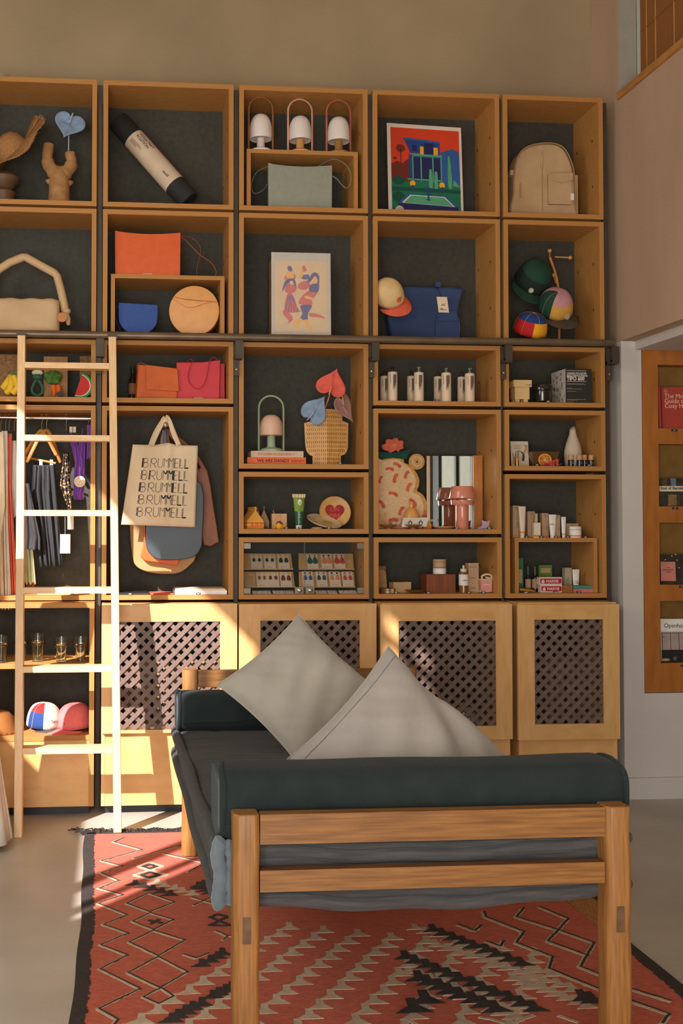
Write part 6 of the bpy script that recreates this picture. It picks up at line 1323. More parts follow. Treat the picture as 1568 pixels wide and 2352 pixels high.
# green tube shaped vase
Y = .11; cx_ = z8(742, 0)[0]; t = thing('tube_vase', 'green ceramic vase shaped like a mayonnaise tube', 'vase', (PX(cx_, Y), Y, z)); h = hgt(z8(0, 308)[1], Y, z, cx_); q = S(.2105, Y)
n = 28; secs = [(0, 34, 34), (.10, 36, 36), (.105, 40, 38), (.5, 52, 40), (.88, 66, 20), (.89, 70, 14), (1.0, 76, 14)]
gcols = [white, mat('deep_green_glaze', (38, 92, 66), .3), mat('lime_glaze', (120, 152, 48), .3), mat('cream_glaze', (212, 190, 150), .35)]
for nm, i0, i1, mi in (('tube_cap', 0, 1, 0), ('lower_body', 2, 3, 1), ('upper_body', 3, 4, 2), ('crimped_end', 5, 6, 3)):
    vs = []
    for k in (i0, i1):
        hz_, wx, wy = secs[k]; vs += [(wx*q*cos(2*pi*i/n)*(1+(.012 if nm == 'crimped_end' else 0)*cos(pi*i)), wy*q*sin(2*pi*i/n)*(1+(.3 if nm == 'crimped_end' else 0)*cos(pi*i)), h*hz_+.0003*(k == i0)) for i in range(n)]
    B().add(vs, [tuple(range(n))[::-1], tuple(range(n, 2*n))]+[(i, (i+1) % n, n+(i+1) % n, n+i) for i in range(n)]).obj(nm, gcols[mi], t)
yz = -30*q
eg = B().ell(4*q, -34*q, h*.76, 22*q, 4*q, 34*q, 18).obj('egg_white', white, t); B().ell(4*q, -38*q, h*.745, 13*q, 3*q, 15*q, 14).obj('egg_yolk', ylw, t)
for i, ch in enumerate('マヨネーズ'): text('lettering', '|' if ch == 'ー' else ch, .0125, mat('print_cream', (226, 206, 140), .6), t, (-.001, -41*q, h*(.455-.073*i)), align='CENTER', bold=.015)
# plates
def disc_plate(t, r, m, mr_, n=44, scal=0):
    vs = []; pr_ = [(0, 0), (.72, 0), (.98, .012), (1.0, .016), (.97, .018), (.72, .006), (0, .006)]
    b = B().lathe([(r*a, zz_) for a, zz_ in pr_], n); o_ = b.obj('plate_body', m, t)
    for i in range(scal): a = 2*pi*i/scal; B().ell(r*1.0*cos(a), r*1.0*sin(a), .016, r*.05, r*.028, .004, 8, k=4).obj('rim_lobe', mr_, t)
    return o_
Y = .24; c_ = z8(1130, 535); r = S(37, Y); t = thing('heart_plate', 'round sand plate with a red heart, standing against the back', 'plate', (PX(c_[0], Y), Y, z+r*1.03), rot=(rad(78), 0, 0)); sand = mat('sand_glaze', (206, 162, 96), .45, .05, 30); rdg = mat('red_glaze', (164, 40, 36), .45)
disc_plate(t, r, sand, rdg, scal=40)
hp = [(16*sin(a)**3/17*r*.66, (13*cos(a)-5*cos(2*a)-2*cos(3*a)-cos(4*a))/17*r*.66) for a in [2*pi*i/40 for i in range(40)]]
B().slab(hp[::-1], .0062, .0076).obj('painted_heart', rdg, t)
for tx, yy in (('ON', .004), ('FIRE', -.034)): text('lettering', tx, .034, mat('salmon_print', (206, 106, 84), .6), t, (0, yy, .0082), rot=(0, 0, 0), align='CENTER')
Y = .09; c_ = z8(1030, 645); t = thing('tilted_plate', 'cream dish with yellow centre lying tilted before the heart plate', 'plate', (PX(c_[0], Y), Y+.06, z+.030), rot=(rad(20), rad(12), 0)); r = S(42, Y)
disc_plate(t, r, mat('cream_glaze', (212, 190, 150), .35), sand); B().lathe([(0, .0065), (r*.3, .0072), (0, .0078)], 20, r*.2, r*.1).obj('yellow_centre', mat('yolk_glaze', (206, 178, 50), .3), t)
t2 = thing('plate_stand', 'small cream foot block under the tilted dish', 'stand', (PX(727, .08), .08, z)); B().lathe([(.026, 0), (.02, .008), (0, .010)], 16, sx=1.3).obj('stand_body', sand, t2)
# ================================================================ middle column, e: earring vitrine behind glass doors
z = FL[3, 'e']+EPS; x0, x1 = CX[3]; x0 += T+.001; x1 -= T+.001; zt_ = BOX[3, 'e'][1]-T-.001; xm_ = PX(z8(802, 0)[0], .006)

gpane = bpy.data.materials.new('clear_pane'); gpane.use_nodes = True; pb = gpane.node_tree.nodes['Principled BSDF']; pb.inputs['Base Color'].default_value = (.06, .08, .07, 1); pb.inputs['Roughness'].default_value = .02; pb.inputs['Alpha'].default_value = .10; pb.inputs['Specular IOR Level'].default_value = .6
for i, (a, b_) in enumerate(((x0, xm_-.0015), (xm_+.0015, x1))):
    t = thing('glass_door', ('left', 'right')[i]+' glass door of the earring box with a metal knob', 'door', ((a+b_)/2, .004, z)); w = b_-a; h = zt_-z
    B().box(-w/2, 0, 0, w/2, .005, h).obj('pane', gpane, t)
    for xe in (-w/2, w/2): B().box(xe-.0004, -.0002, 0, xe+.0004, .0052, h).obj('glass_edge', mat('glass_edge', (120, 132, 118), .2), t)
    s_ = -1 if i == 0 else 1
    hm_ = mat('brushed_hinge', (128, 120, 106), .4, metal=.6)
    for zz_ in (h-.034, .004): B().box(s_*(w/2-.001)-(.036 if s_ > 0 else 0), -.002, zz_, s_*(w/2-.001)+(.036 if s_ < 0 else 0), .008, zz_+.030).obj('hinge_plate', hm_, t, bev=.001)
    kx = -s_*(w/2-.028); kp = B().box(kx-.024, -.002, .003, kx+.024, .0065, .038).obj('knob_plate', mat('clear_plate', (150, 138, 116), .25, metal=.4), t, bev=.002)
    B().lathe([(0, 0), (.006, 0), (.006, .008), (.012, .014), (.012, .020), (.006, .024), (0, .024)], 20, M=Matrix.Translation((kx, -.002, .021)) @ Matrix.Rotation(pi/2, 4, 'X')).obj('knob', chrome, kp)
# stepped easels with cards of earrings
easel_m = mat('pale_beech', (204, 160, 100), .55, c2=(190, 144, 84), scale=8)
def easel(label, bl, br_, tl_, tr_, Yb, Yt):
    t = thing('card_easel', label, 'stand', (0, 0, 0)); o = Vector((0, 0, 0))
    for k, (v0, v1) in enumerate(((0.02, .47), (.53, 1.0))):
        qs = []
        for v, dy in ((v0, 0), (v1, 0)):
            for e0, e1 in ((bl, tl_), (br_, tr_)):
                px = e0[0]+(e1[0]-e0[0])*v; py = e0[1]+(e1[1]-e0[1])*v; p = at(*z8(px, py), Yb+(Yt-Yb)*v); p.z = max(p.z, z); qs.append(p)
        a, b_, c, d = qs; n_ = Vector((0, .010, 0)); vs = [a, b_, d, c, a+n_, b_+n_, d+n_, c+n_]
        B().add([tuple(p) for p in vs], [(0, 1, 2, 3), (7, 6, 5, 4), (0, 4, 5, 1), (1, 5, 6, 2), (2, 6, 7, 3), (3, 7, 4, 0)]).obj('easel_board', easel_m, t)
        m_ = [a-Vector((0, .012, 0)), b_-Vector((0, .012, 0))]; B().box(m_[0].x, m_[0].y, a.z, m_[1].x, a.y-.001, a.z+.008).obj('ledge', easel_m, t)
    yb0 = at(*z8(bl[0], bl[1]), Yb)
    return t
EL = easel('pale wooden two-step easel with earring cards, left half of the glass box', (140, 1335), (700, 1335), (140, 955), (655, 957), .10, .20)
ER = easel('pale wooden two-step easel with earring cards, right half of the glass box', (745, 1335), (1355, 1338), (738, 955), (1330, 958), .10, .20)
cardm = mat('earring_card', (216, 196, 172), .7, .02)
cc = {'k': (44, 46, 40), 'g': (206, 150, 60), 't': (34, 84, 76), 'o': (222, 136, 92), 'r': (196, 66, 50), 'b': (54, 82, 140), 'n': (112, 44, 28), 'br': (146, 88, 36), 'd': (46, 34, 30), 'm': (118, 128, 70), 'y': (236, 176, 40)}
em = lambda k: mat('earring_'+{'k': 'black', 'g': 'gold', 't': 'teal', 'o': 'peach', 'r': 'red', 'b': 'blue', 'n': 'maroon', 'br': 'bronze', 'd': 'dark', 'm': 'moss', 'y': 'yellow'}[k], cc[k], .4)
CN_ = {'k': 'black', 'g': 'gold', 't': 'teal', 'o': 'peach', 'r': 'red', 'b': 'blue', 'n': 'maroon', 'br': 'bronze', 'd': 'dark', 'm': 'moss green', 'y': 'yellow'}
def ecard(x0, x1, y0, y1, top, bot, row, side, big, Yb, Yt):
    pos = 'upper' if row else 'lower'
    a, b_, c = at(*z8((x0+x1)/2, y1), Yb), at(*z8(x0, y1), Yb), at(*z8(x1, y1), Yb); w = c.x-b_.x; tp = at(*z8((x0+x1)/2, y0), Yt); h = math.hypot(tp.z-a.z, Yt-Yb)
    t = thing('earring_card', '', 'earrings', tuple(a), rot=(-math.atan2(Yt-Yb, tp.z-a.z), 0, 0), group='earring cards in the glass box')
    B().box(-w/2, 0, 0, w/2, .001, h).obj('card', cardm, t); B().box(-w*.3, -.0004, h*.10, w*.2, 0, h*.115).obj('printed_text', txm, t)
    for s_ in (-1, 1):
        e = B().ell(s_*w*.24, -.003, h*.88, w*.09, .003, w*.10, 10).obj('earring_stud', em(top), t)
        B().lathe([(0, -h*.22*big), (w*.13*big, -h*.20*big), (w*.17*big, -h*.10*big), (w*.10, h*.08*big), (0, h*.12*big)], 14, s_*w*.24, -.003, h*.64, sy=.25).obj('earring_drop', em(bot), t)
    t['label'] = 'card of %s earrings with %s tops, %s row, %s' % (CN_[bot], CN_[top], pos, side); return t
for x0_, x1_, tp, bt, sd, bg_ in ((225, 350, 'g', 'k', 'far left', .8), (368, 492, 'g', 'k', 'second from the left', .8), (520, 645, 'g', 'k', 'third from the left', 1.1)): ecard(x0_, x1_, 968, 1120, tp, bt, 1, sd, bg_, .138, .188)
for x0_, x1_, tp, bt, sd, bg_ in ((287, 405, 'y', 'br', 'leftmost', .8), (405, 532, 'y', 'n', 'second from the left', .8), (545, 672, 'y', 'n', 'third from the left', 1.1)): ecard(x0_, x1_, 1158, 1320, tp, bt, 0, sd, bg_, .085, .135)
for x0_, x1_, tp, bt, sd, bg_ in ((840, 958, 'm', 't', 'right half', 1.5), (995, 1112, 'd', 'o', 'right half', 1.5), (1135, 1254, 'r', 'r', 'right half', 1.5)): ecard(x0_, x1_, 965, 1120, tp, bt, 1, sd, bg_, .138, .188)
for x0_, x1_, tp, bt, sd, bg_ in ((790, 908, 'd', 'b', 'right half', 1), (940, 1060, 'm', 't', 'right half', 1), (1083, 1205, 'd', 'o', 'right half', 1), (1226, 1345, 'r', 'r', 'right half', 1)): ecard(x0_, x1_, 1153, 1318, tp, bt, 0, sd, bg_, .085, .135)
t = thing('list_card', 'beige card of small print at the left in the glass box', 'card', tuple(at(*z8(210, 1320), .09)), rot=(-.5, 0, 0)); B().box(-.03, 0, 0, .03, .001, .075).obj('card', mat('beige_carton', (200, 160, 116), .6), t)
for i in range(7): B().box(-.024, -.0004, .014+.008*i, .022, 0, .016+.008*i).obj('printed_text', txm, t)
for i, (xa, xb, lb) in enumerate(((240, 440, 'white flat jewellery card with pearls at the left front'), (462, 600, 'white flat jewellery card with coloured beads'), (608, 690, 'small white flat jewellery card near the knobs'), (925, 1050, 'white flat necklace card right of the knobs'), (1060, 1160, 'white flat necklace card in the middle of the right half'), (1185, 1372, 'white flat necklace card at the right end'))):
    Y = .035; a, b_ = PX(z8(xa, 0)[0], Y), PX(z8(xb, 0)[0], Y); t = thing('jewellery_card', lb, 'card', ((a+b_)/2, Y, z), rot=(rad(16), 0, 0)); w = b_-a
    B().box(-w/2, 0, .001, w/2, .045, .003).obj('card', white, t)
    for q in range(3): B().tube([(-w*.3+w*.3*q, .004, .0042), (-w*.26+w*.3*q, .02, .0042), (-w*.2+w*.3*q, .038, .0042)], .0012, 5).obj('chain', brass if i > 2 else mat('pearl_bead', (150, 140, 150), .3), t)
# ================================================================ fourth column, d: tufted pieces, mirror, pink lamp
def zb(x, y): return 840+x*.2105, 930+y*.2105
z = FL[4, 'd']+EPS
wool_c, wool_s, wool_o, wool_p, wool_g = mat('tufted_cream', (228, 192, 144), .95, .05, 90, bump=.6, bscale=260), mat('tufted_sand', (204, 170, 132), .95, .06, 60, bump=.6, bscale=260), mat('tufted_ochre', (206, 150, 72), .95, .08, 60, bump=.6, bscale=260), mat('tufted_coral', (214, 104, 78), .95, .08, 60, bump=.6, bscale=260), mat('tufted_green', (26, 76, 62), .95, .08, 60, bump=.6, bscale=260)
Y = .20; t = thing('tufted_rug_vase', 'tufted wool wall piece shaped like two patterned pots with a coral flower', 'wall rug', (0, 0, 0))
def zpoly(pts, Y, n=4): return [tuple(at(*zb(x, y), Y)[i] for i in (0, 2)) for x, y in smooth2(pts, n)]
def cz(pl): return [(x, max(zz_, z)) for x, zz_ in pl]
xl = CX[4][0]+T+.002
def cl(pl): return [(max(x, xl), max(zz_, z)) for x, zz_ in pl]
big_o = [(120, 1385), (120, 640), (180, 600), (215, 572), (330, 580), (412, 592), (420, 632), (470, 650), (540, 720), (585, 810), (578, 890), (560, 935), (620, 975), (665, 1060), (668, 1160), (650, 1250), (640, 1385)]
B().prism(cl(zpoly(big_o, Y, 3)), Y, Y+.02).obj('edge_pile', wool_o, t, bev=.004)
inn = [(120, 1385), (120, 660), (200, 610), (330, 590), (420, 640), (500, 710), (548, 810), (540, 890), (520, 950), (590, 990), (630, 1070), (632, 1160), (610, 1260), (600, 1385)]
B().prism(cl(zpoly(inn, Y-.005, 3)), Y-.005, Y+.002).obj('body_pile', wool_c, t, bev=.003)
for (x, y, a, s_) in ((262, 700, 8, 1), (345, 655, 35, 1), (322, 800, -70, 1.15), (445, 760, -60, 1), (470, 895, -62, 1.1), (300, 970, 20, 1.1), (160, 815, -70, .9), (175, 1080, 55, 1.1), (515, 1065, 55, 1.2), (385, 1155, -60, 1.1), (640, 1190, -70, .8), (300, 1255, -5, 1.1)):
    sh_ = [(x+s_*(cos(rad(a))*u-sin(rad(a))*v), y+s_*(sin(rad(a))*u+cos(rad(a))*v)) for u, v in ((-46, 8), (-40, -12), (0, -20), (40, -16), (48, 4), (36, 18), (0, 8), (-36, 20))]
    B().prism(cl(zpoly(sh_, Y-.010, 2)), Y-.010, Y-.004).obj('coral_dash', wool_p, t)
for r_, m_, dy in ((88, wool_o, -.002), (66, wool_s, -.008), (34, wool_o, -.013)): B().prism(zpoly([(555+r_*cos(2*pi*i/16), 620+r_*sin(2*pi*i/16)) for i in range(16)], Y, 1), Y+dy, Y+.012).obj('round_tuft', m_, t, bev=.002)
B().prism(zpoly(circ(550, 622, 10, 8), Y, 1), Y-.016, Y-.01).obj('dark_dot', black, t)
B().prism(cl(zpoly([(120, 560), (150, 512), (300, 520), (470, 486), (486, 500), (440, 585), (410, 592), (300, 575), (200, 590)], Y, 2)), Y-.004, Y+.014).obj('leaf_tuft', wool_g, t, bev=.002)
B().prism(cl(zpoly([(168, 460), (182, 430), (212, 424), (215, 385), (250, 372), (290, 380), (300, 360), (345, 365), (352, 390), (395, 388), (408, 420), (400, 440), (408, 475), (370, 490), (350, 515), (325, 495), (270, 525), (240, 505), (200, 495)], Y, 2)), Y-.010, Y+.010).obj('flower_tuft', wool_p, t, bev=.003)
B().prism(zpoly(circ(305, 442, 20, 9, 14), Y, 1), Y-.014, Y-.009).obj('flower_heart', wool_o, t)
# mirror
oak = mat('oak_side', (194, 128, 58), .5, c2=(166, 100, 40), scale=6, stretch=(6, 6, 1)); mirror_m = mat('mirror_silver', (226, 228, 222), .01, 0, metal=1.0)
Y = .235; a, b_ = at(*zb(665, 1370), Y), at(*zb(1155, 560), Y); mg = thing('table_mirror', 'mirror with an oak side panel leaning in the fourth column', 'mirror', (a.x, Y, z), rot=(0, 0, rad(-1)))
w, h = b_.x-a.x, b_.z-z; B().box(0, 0, 0, w, .004, h).obj('mirror_glass', mirror_m, mg); B().box(w+.001, -.030, 0, w+S(21, Y), .012, h*1.005).obj('oak_panel', oak, mg, bev=.002); B().box(0, .0045, 0, w, .010, h).obj('backing', oak, mg)
pink = mat('pink_gloss_lamp', (214, 134, 108), .22, .02, coat=.4)
Y = .10; cx_ = zb(1047, 0)[0]; t = thing('mushroom_lamp', 'glossy pink lamp with a conical shade before the mirror', 'lamp', (PX(cx_, Y), Y, z)); q = S(.2105, Y); h = hgt(zb(0, 888)[1], Y, z, cx_)
zs = lambda y: h*(1370-y)/(1370-888) if y < 1370 else 0
B().lathe([(0, 0), (68*q, 0), (70*q, 3*q), (70*q, zs(1105)), (62*q, zs(1060)), (50*q, zs(1030)), (0, zs(1030))], 34).obj('lamp_body', pink, t)
B().lathe([(118*q, zs(1100)), (125*q, zs(1085)), (128*q, zs(1045)), (60*q, zs(1050)), (60*q, zs(1060)), (116*q, zs(1058)), (112*q, zs(1098))], 36).obj('inner_ring', pink, t)
B().lathe([(0, zs(888)), (116*q, zs(888)), (120*q, zs(894)), (146*q, zs(1020)), (145*q, zs(1026)), (138*q, zs(1020)), (112*q, zs(900)), (0, zs(900))], 40).obj('lamp_shade', pink, t)
# small things in front
peach = mat('peach_glaze', (214, 160, 116), .35, .03)
t = thing('oval_dish', 'peach glazed shallow dish beside the pink lamp', 'dish', (PX(zb(845, 0)[0], .09), .09, z)); B().lathe([(0, 0), (.04, 0), (.060, .012), (.058, .014), (.038, .004), (0, .004)], 28, sy=.8).obj('dish_body', peach, t)
amb = mat('amber_dish', (150, 100, 46), .3, .05)
for xa, lb in ((243, 'small amber footed dish at the left, under a slanted earring card'), (510, 'small amber footed dish under the white earring card')):
    t = thing('footed_dish', lb, 'dish', (PX(zb(xa, 0)[0], .06), .06, z), group='amber footed dishes'); r = S(22, .06); B().lathe([(0, 0), (r*.36, 0), (r*.34, .006), (r*.9, .018), (r, .024), (r*.96, .025), (r*.5, .012), (0, .010)], 28).obj('dish_body', amb, t)
grid_m = mat('white_grid_card', (220, 210, 196), .7)
for lb, pts in (('white gridded earring card propped on the right amber dish', [(408, 1232), (682, 1228), (662, 1328), (388, 1330)]), ('small white earring card slanted on the left amber dish', [(240, 1292), (390, 1266), (345, 1322), (215, 1326)])):
    t = thing('earring_card', lb, 'earrings', (0, 0, 0)); Y = .045; P4 = [at(*zb(x, y), Y+(.03 if i < 2 else 0)) for i, (x, y) in enumerate(pts)]; n_ = Vector((0, .0012, 0))
    vs = [tuple(p) for p in P4]+[tuple(p+n_) for p in P4]; B().add(vs, [(3, 2, 1, 0), (4, 5, 6, 7), (0, 1, 5, 4), (1, 2, 6, 5), (2, 3, 7, 6), (3, 0, 4, 7)]).obj('card', grid_m, t)
    L_, R_ = (P4[0]+P4[3])/2, (P4[1]+P4[2])/2
    for f_, colr in ((.3, 't'), (.72, 'o' if 'slanted' in lb else 't')):
        p = L_*(1-f_)+R_*f_; B().tube([(p.x+.009*cos(2*pi*i/12), p.y-.004, p.z-.004+.009*sin(2*pi*i/12)) for i in range(12)], .003, 6, closed=True).obj('earring_hoop', em(colr), t); B().ell(p.x, p.y-.006, p.z+.010, .003, .003, .003, 8).obj('earring_stud', brass, t)
    for i in range(5): q0 = P4[0]*(1-i/5)+P4[3]*(i/5); q1 = P4[1]*(1-i/5)+P4[2]*(i/5); B().tube([q0-n_*.4, q1-n_*.4], .0004, 4).obj('grid_line', greige, t)
Y = .14; t = thing('round_bottle', 'round peach glass bottle with short neck behind the earring card', 'bottle', (PX(zb(495, 0)[0], Y), Y, z)); r = S(19.5, Y); h = hgt(zb(0, 1055)[1], Y, z, 945)
B().lathe([(0, 0), (r*.8, .004), (r, h*.30), (r*.96, h*.50), (r*.6, h*.70), (r*.24, h*.80), (r*.22, h*.93), (r*.34, h), (0, h)], 30).obj('bottle_body', mat('peach_glass', (222, 158, 84), .15, .02), t)
t = thing('wedge_block', 'ochre wooden wedge block right of the white earring card', 'block', (PX(zb(672, 0)[0], .10), .10, z)); B().prism([(-.025, 0), (.022, 0), (.022, .026), (.004, .046), (-.025, .03)], 0, .03).obj('block_body', mat('ochre_block', (206, 136, 46), .5), t, bev=.002)
t = thing('tiny_boot', 'tiny lilac cowboy boot trinket with yellow flowers', 'trinket', (PX(zb(1285, 0)[0], .06), .06, z)); q = S(.2105, .06)
lil, lil2 = mat('lilac_glaze', (172, 150, 178), .35), mat('pale_lilac', (206, 190, 196), .35)
B().prism([(x*q, y_*q) for x, y_ in smooth2([(-70, 0), (-72, 14), (-30, 34), (-18, 50), (-22, 96), (0, 86), (30, 84), (56, 96), (48, 46), (46, 10), (50, 0), (22, 0), (18, 10), (-10, 4)], 3)], -.010, .010).obj('boot_body', lil, t, bev=.002)
for x, y_ in ((4, 62), (28, 50), (20, 74)): B().ell(x*q, -.011, y_*q, 9*q, .002, 9*q, 8).obj('painted_flower', ylw, t)
for i, (x, y) in enumerate(((212, 1230), (152, 1250))):
    t = thing('hanging_earring', ('orange drop earring hanging before the tufted pot', 'small amber drop earring at the left edge')[i], 'earring', tuple(at(*zb(x, y), .08))); B().lathe([(0, -.022), (.006, -.016), (.005, 0), (.002, .014), (0, .015)], 12, sy=.4).obj('earring_drop', em('o' if i == 0 else 'g'), t); B().ell(0, 0, .022, .006, .003, .006, 10).obj('earring_stud', em('g'), t); B().box(-.001, -.001, -.066, .001, .001, -.022).obj('wire_stand', brass, t)
# ================================================================ fourth column, e: wooden block with jars
def zd(x, y): return 840+x*.2105, 1220+y*.2105
z = FL[4, 'e']+EPS
Y = .17; t = thing('paper_bag', 'folded brown paper bag at the left of the low box', 'bag', (PX(zd(165, 0)[0], Y), Y, z), rot=(rad(-4), 0, rad(-8))); h = hgt(zd(0, 378)[1], Y, z, 880)
B().prism([(-.032, 0), (.036, 0), (.026, h*.80), (.020, h*.82), (.022, h*.99), (-.024, h), (-.028, h*.8)], 0, .04).obj('bag_body', kraft, t, bev=.004); B().box(-.026, -.004, h*.84, .026, .002, h*.99).obj('folded_top', kraft_d, t)
Y = .09; t = thing('metal_tin', 'low round metal tin with paper seal at front left', 'tin', (PX(zd(230, 0)[0], Y), Y, z)); r = S(17.5, Y); h = hgt(zd(0, 622)[1], Y, z, 888); tin = mat('dull_tin', (150, 122, 92), .4, metal=.5)
cyl(r*.97, 0, h*.55, 30).obj('tin_body', tin, t); cyl(r, h*.56, h, 30, ch=.002).obj('lid', tin, t); B().box(r*.25, -r*1.0-.001, .002, r*.6, -r*.6, h*.98).obj('paper_seal', greige, t)
carton('soap_box', 'low beige soap carton left of the wooden block', 'box', zd(285, 0)[0], zd(498, 0)[0], zd(0, 557)[1], .12, z, .06, mat('beige_carton', (200, 160, 116), .6), rz=rad(10))
t = thing('brass_dish', 'shallow brass dish in front of the beige soap carton', 'dish', (PX(zd(528, 0)[0], .06), .06, z)); r = S(24, .06); B().lathe([(0, 0), (r*.4, 0), (r*.9, .012), (r, .018), (r*.95, .018), (r*.4, .004), (0, .004)], 28).obj('dish_body', brass, t)
Y = .09; bw = mat('red_brown_hardwood', (146, 78, 40), .5, c2=(104, 50, 24), scale=7, stretch=(9, 9, .5)); t, w, h = carton('wooden_block', 'red brown hardwood block carrying two stacked cream jars', 'block', zd(648, 0)[0], zd(978, 0)[0], zd(0, 472)[1], Y, z, .12, bw); hb_ = h; wx_ = PX(zd(797, 0)[0], Y+.06)
r = S(15.5, Y); 
t = thing('cream_jar', 'white jar with printed lid on the wooden block, lower of two', 'jar', (wx_, Y+.06, z+hb_+EPS)); cyl(r, 0, .032, 28, ch=.002).obj('jar_body', white, t); cyl(r*1.01, .0325, .036, 28).obj('lid', greige, t)
t = thing('cream_jar', 'beige lidded jar on top of the white jar', 'jar', (wx_, Y+.06, z+hb_+.037+EPS)); cyl(r, 0, .030, 28, ch=.002).obj('jar_body', greige, t); cyl(r*1.01, .0305, .046, 28, ch=.002).obj('lid', greige, t)
Y = .09; a, b_ = zd(1005, 0)[0], zd(1110, 0)[0]; t = thing('dropper_bottle', 'amber oil dropper bottle with white label and white dropper', 'bottle', (PX((a+b_)/2, Y), Y, z)); r = S((b_-a)/2, Y); h = hgt(zd(0, 368)[1], Y, z, a)
B().lathe([(0, 0), (r, 0), (r, h*.70), (r*.9, h*.735), (r*.6, h*.75), (0, h*.75)], 28).obj('bottle_body', mat('honey_oil_glass', (124, 84, 34), .12, .03, spec=.6), t); B().lathe([(r*1.0, h*.26), (r*1.02, h*.26), (r*1.02, h*.66), (r*1.0, h*.66)], 28).obj('paper_label', white, t)
B().lathe([(r*.68, h*.752), (r*.68, h*.86), (r*.24, h*.87), (r*.24, h*.97), (0, h)], 20).obj('dropper', offw, t); B().box(-r*.4, -r*1.04, h*.44, r*.5, -r*.96, h*.46).obj('printed_text', txm, t)
t, w, h = carton('oil_carton', 'tall greige carton behind the dropper bottle', 'carton', zd(1108, 0)[0], zd(1225, 0)[0], zd(0, 348)[1], .10, z, .06, greige)
for zz_, l in ((.86, .7), (.48, .6), (.14, .6)): B().box(-w*.4, -.0006, h*zz_, -w*.4+w*l, 0, h*(zz_+.02)).obj('printed_text', txm, t)
Y = .07; a, b_ = zd(1238, 0)[0], zd(1375, 0)[0]; t = thing('soap_pouch', 'pink wrapped soap in a cream crochet pouch', 'pouch', (PX((a+b_)/2, Y), Y, z)); w = S(b_-a, Y); h = hgt(zd(0, 470)[1], Y, z, a)
B().box(-w*.46, 0, .004, w*.46, .04, h*.72).obj('soap_wrap', mat('pink_wrap', (214, 146, 134), .6), t, bev=.006); yarn = mat('cream_yarn', (222, 196, 156), .9, bump=.5, bscale=160)
for zz_ in (.006, h*.70): B().tube([(w*.48*cos(2*pi*i/16), .02+.022*sin(2*pi*i/16), zz_) for i in range(16)], .004, 6, closed=True).obj('crochet_edge', yarn, t)
B().tube(smoothpath([(-w*.30, .01, h*.72), (-w*.36, .0, h*.90), (0, -.006, h*1.0), (w*.40, 0, h*.92), (w*.44, .01, h*.66), (w*.28, .0, h*.76), (-w*.1, -.004, h*.84)], 5), .006, 8).obj('yarn_loop', yarn, t); text('lettering', 'Sorbé', .014, white, t, (-w*.3, -.001, h*.40))
# ================================================================ book rack in the white wall
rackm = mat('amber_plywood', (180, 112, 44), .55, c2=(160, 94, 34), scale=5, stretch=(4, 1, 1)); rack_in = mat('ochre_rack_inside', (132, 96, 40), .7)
g = .004; ra, rb, rz0, rz1 = RX0+g, 3.98, RZ0+g, RZ1-.012
rk = thing('book_rack', 'amber plywood display rack of books set into the white wall', 'rack', (0, 0, 0)); FY, IY = .002, .10
lx = PX(1512, 0)
def rz_at(py): return at(1540, py, 0).z
ops = [(838, 984), (1020, 1163), (1200, 1343), (1380, 1523)]
B().box(ra, FY, rz0, lx, IY, rz1).obj('side_stile', rackm, rk, bev=.001)
B().box(lx, FY, rz_at(838), rb, IY, rz1).obj('top_rail', rackm, rk)
for i, (a, b_) in enumerate(ops):
    nxt = rz_at(ops[i+1][0]) if i < 3 else rz0
    B().box(lx, FY+.0005, nxt, rb, IY, rz_at(b_)).obj('ledge_panel', rackm, rk)
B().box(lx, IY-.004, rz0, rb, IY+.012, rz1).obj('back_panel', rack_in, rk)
B().box(ra, FY+.03, rz1+.0005, rb, FY+.05, RZ1-.001).obj('gap_shade_strip', black, rk)  # black strip that paints in the shade of the gap over the rack
def cover_book(label, py0, py1, px0, w, Y, m, d=.022):
    zb_ = rz_at(ops_i)+EPS; x0_ = PX(px0, Y); h = at(px0, py0, Y).z-zb_
    t = thing('book', label, 'book', (x0_, Y, zb_), rot=(rad(-3), 0, 0)); B().box(0, 0, .001, w, d, h).obj('cover', m, t, bev=.0012, seg=1); B().box(.002, .003, h-.0005, w-.002, d-.003, h+.0006).obj('pages', pages, t); return t, h
ops_i = 984; redc = mat('brick_red_cloth', (176, 66, 48), .7, .03, 60); t, h = cover_book('brick red hardback with cream title on the top ledge', 888, 984, 1514, .26, .03, redc)
B().box(.012, -.0006, .001, .020, 0, h).obj('spine_groove', mat('dark_red_groove', (110, 40, 32), .8), t)
crm_i = mat('cream_foil', (232, 196, 166), .6); text('title', 'The Monocle\nGuide to\nCosy Homes', .036, crm_i, t, (.034, -.001, h*.735), line=.78)
B().tube([(.045+.0095*cos(2*pi*i/18), -.0006, h*.90+.0095*sin(2*pi*i/18)) for i in range(18)], .0008, 4, closed=True).obj('round_emblem', crm_i, t); B().tube([(.039, -.0006, h*.90+.004), (.042, -.0006, h*.90-.004), (.045, -.0006, h*.90+.003), (.048, -.0006, h*.90-.004), (.051, -.0006, h*.90+.004)], .0008, 4).obj('round_emblem', crm_i, t)
ops_i = 1163; t, h = cover_book('city photo book with a white title band on the second ledge', 1098, 1163, 1513, .24, .03, mat('dark_photo', (60, 54, 42), .5, .3, 30))
for x0_, x1_, z0_, z1_, m_ in ((.07, .10, .62, .99, mat('sky_photo', (110, 124, 140), .5)), (.05, .10, .02, .42, mat('street_photo', (128, 104, 62), .5, .2, 60)), (.02, .045, .66, .98, mat('facade_photo', (92, 76, 54), .5, .2, 60)), (.15, .2, .05, .95, mat('facade_photo', (92, 76, 54), .5, .2, 60))): B().box(x0_, -.0006, h*z0_, x1_, 0, h*z1_).obj('cover_photo', m_, t)
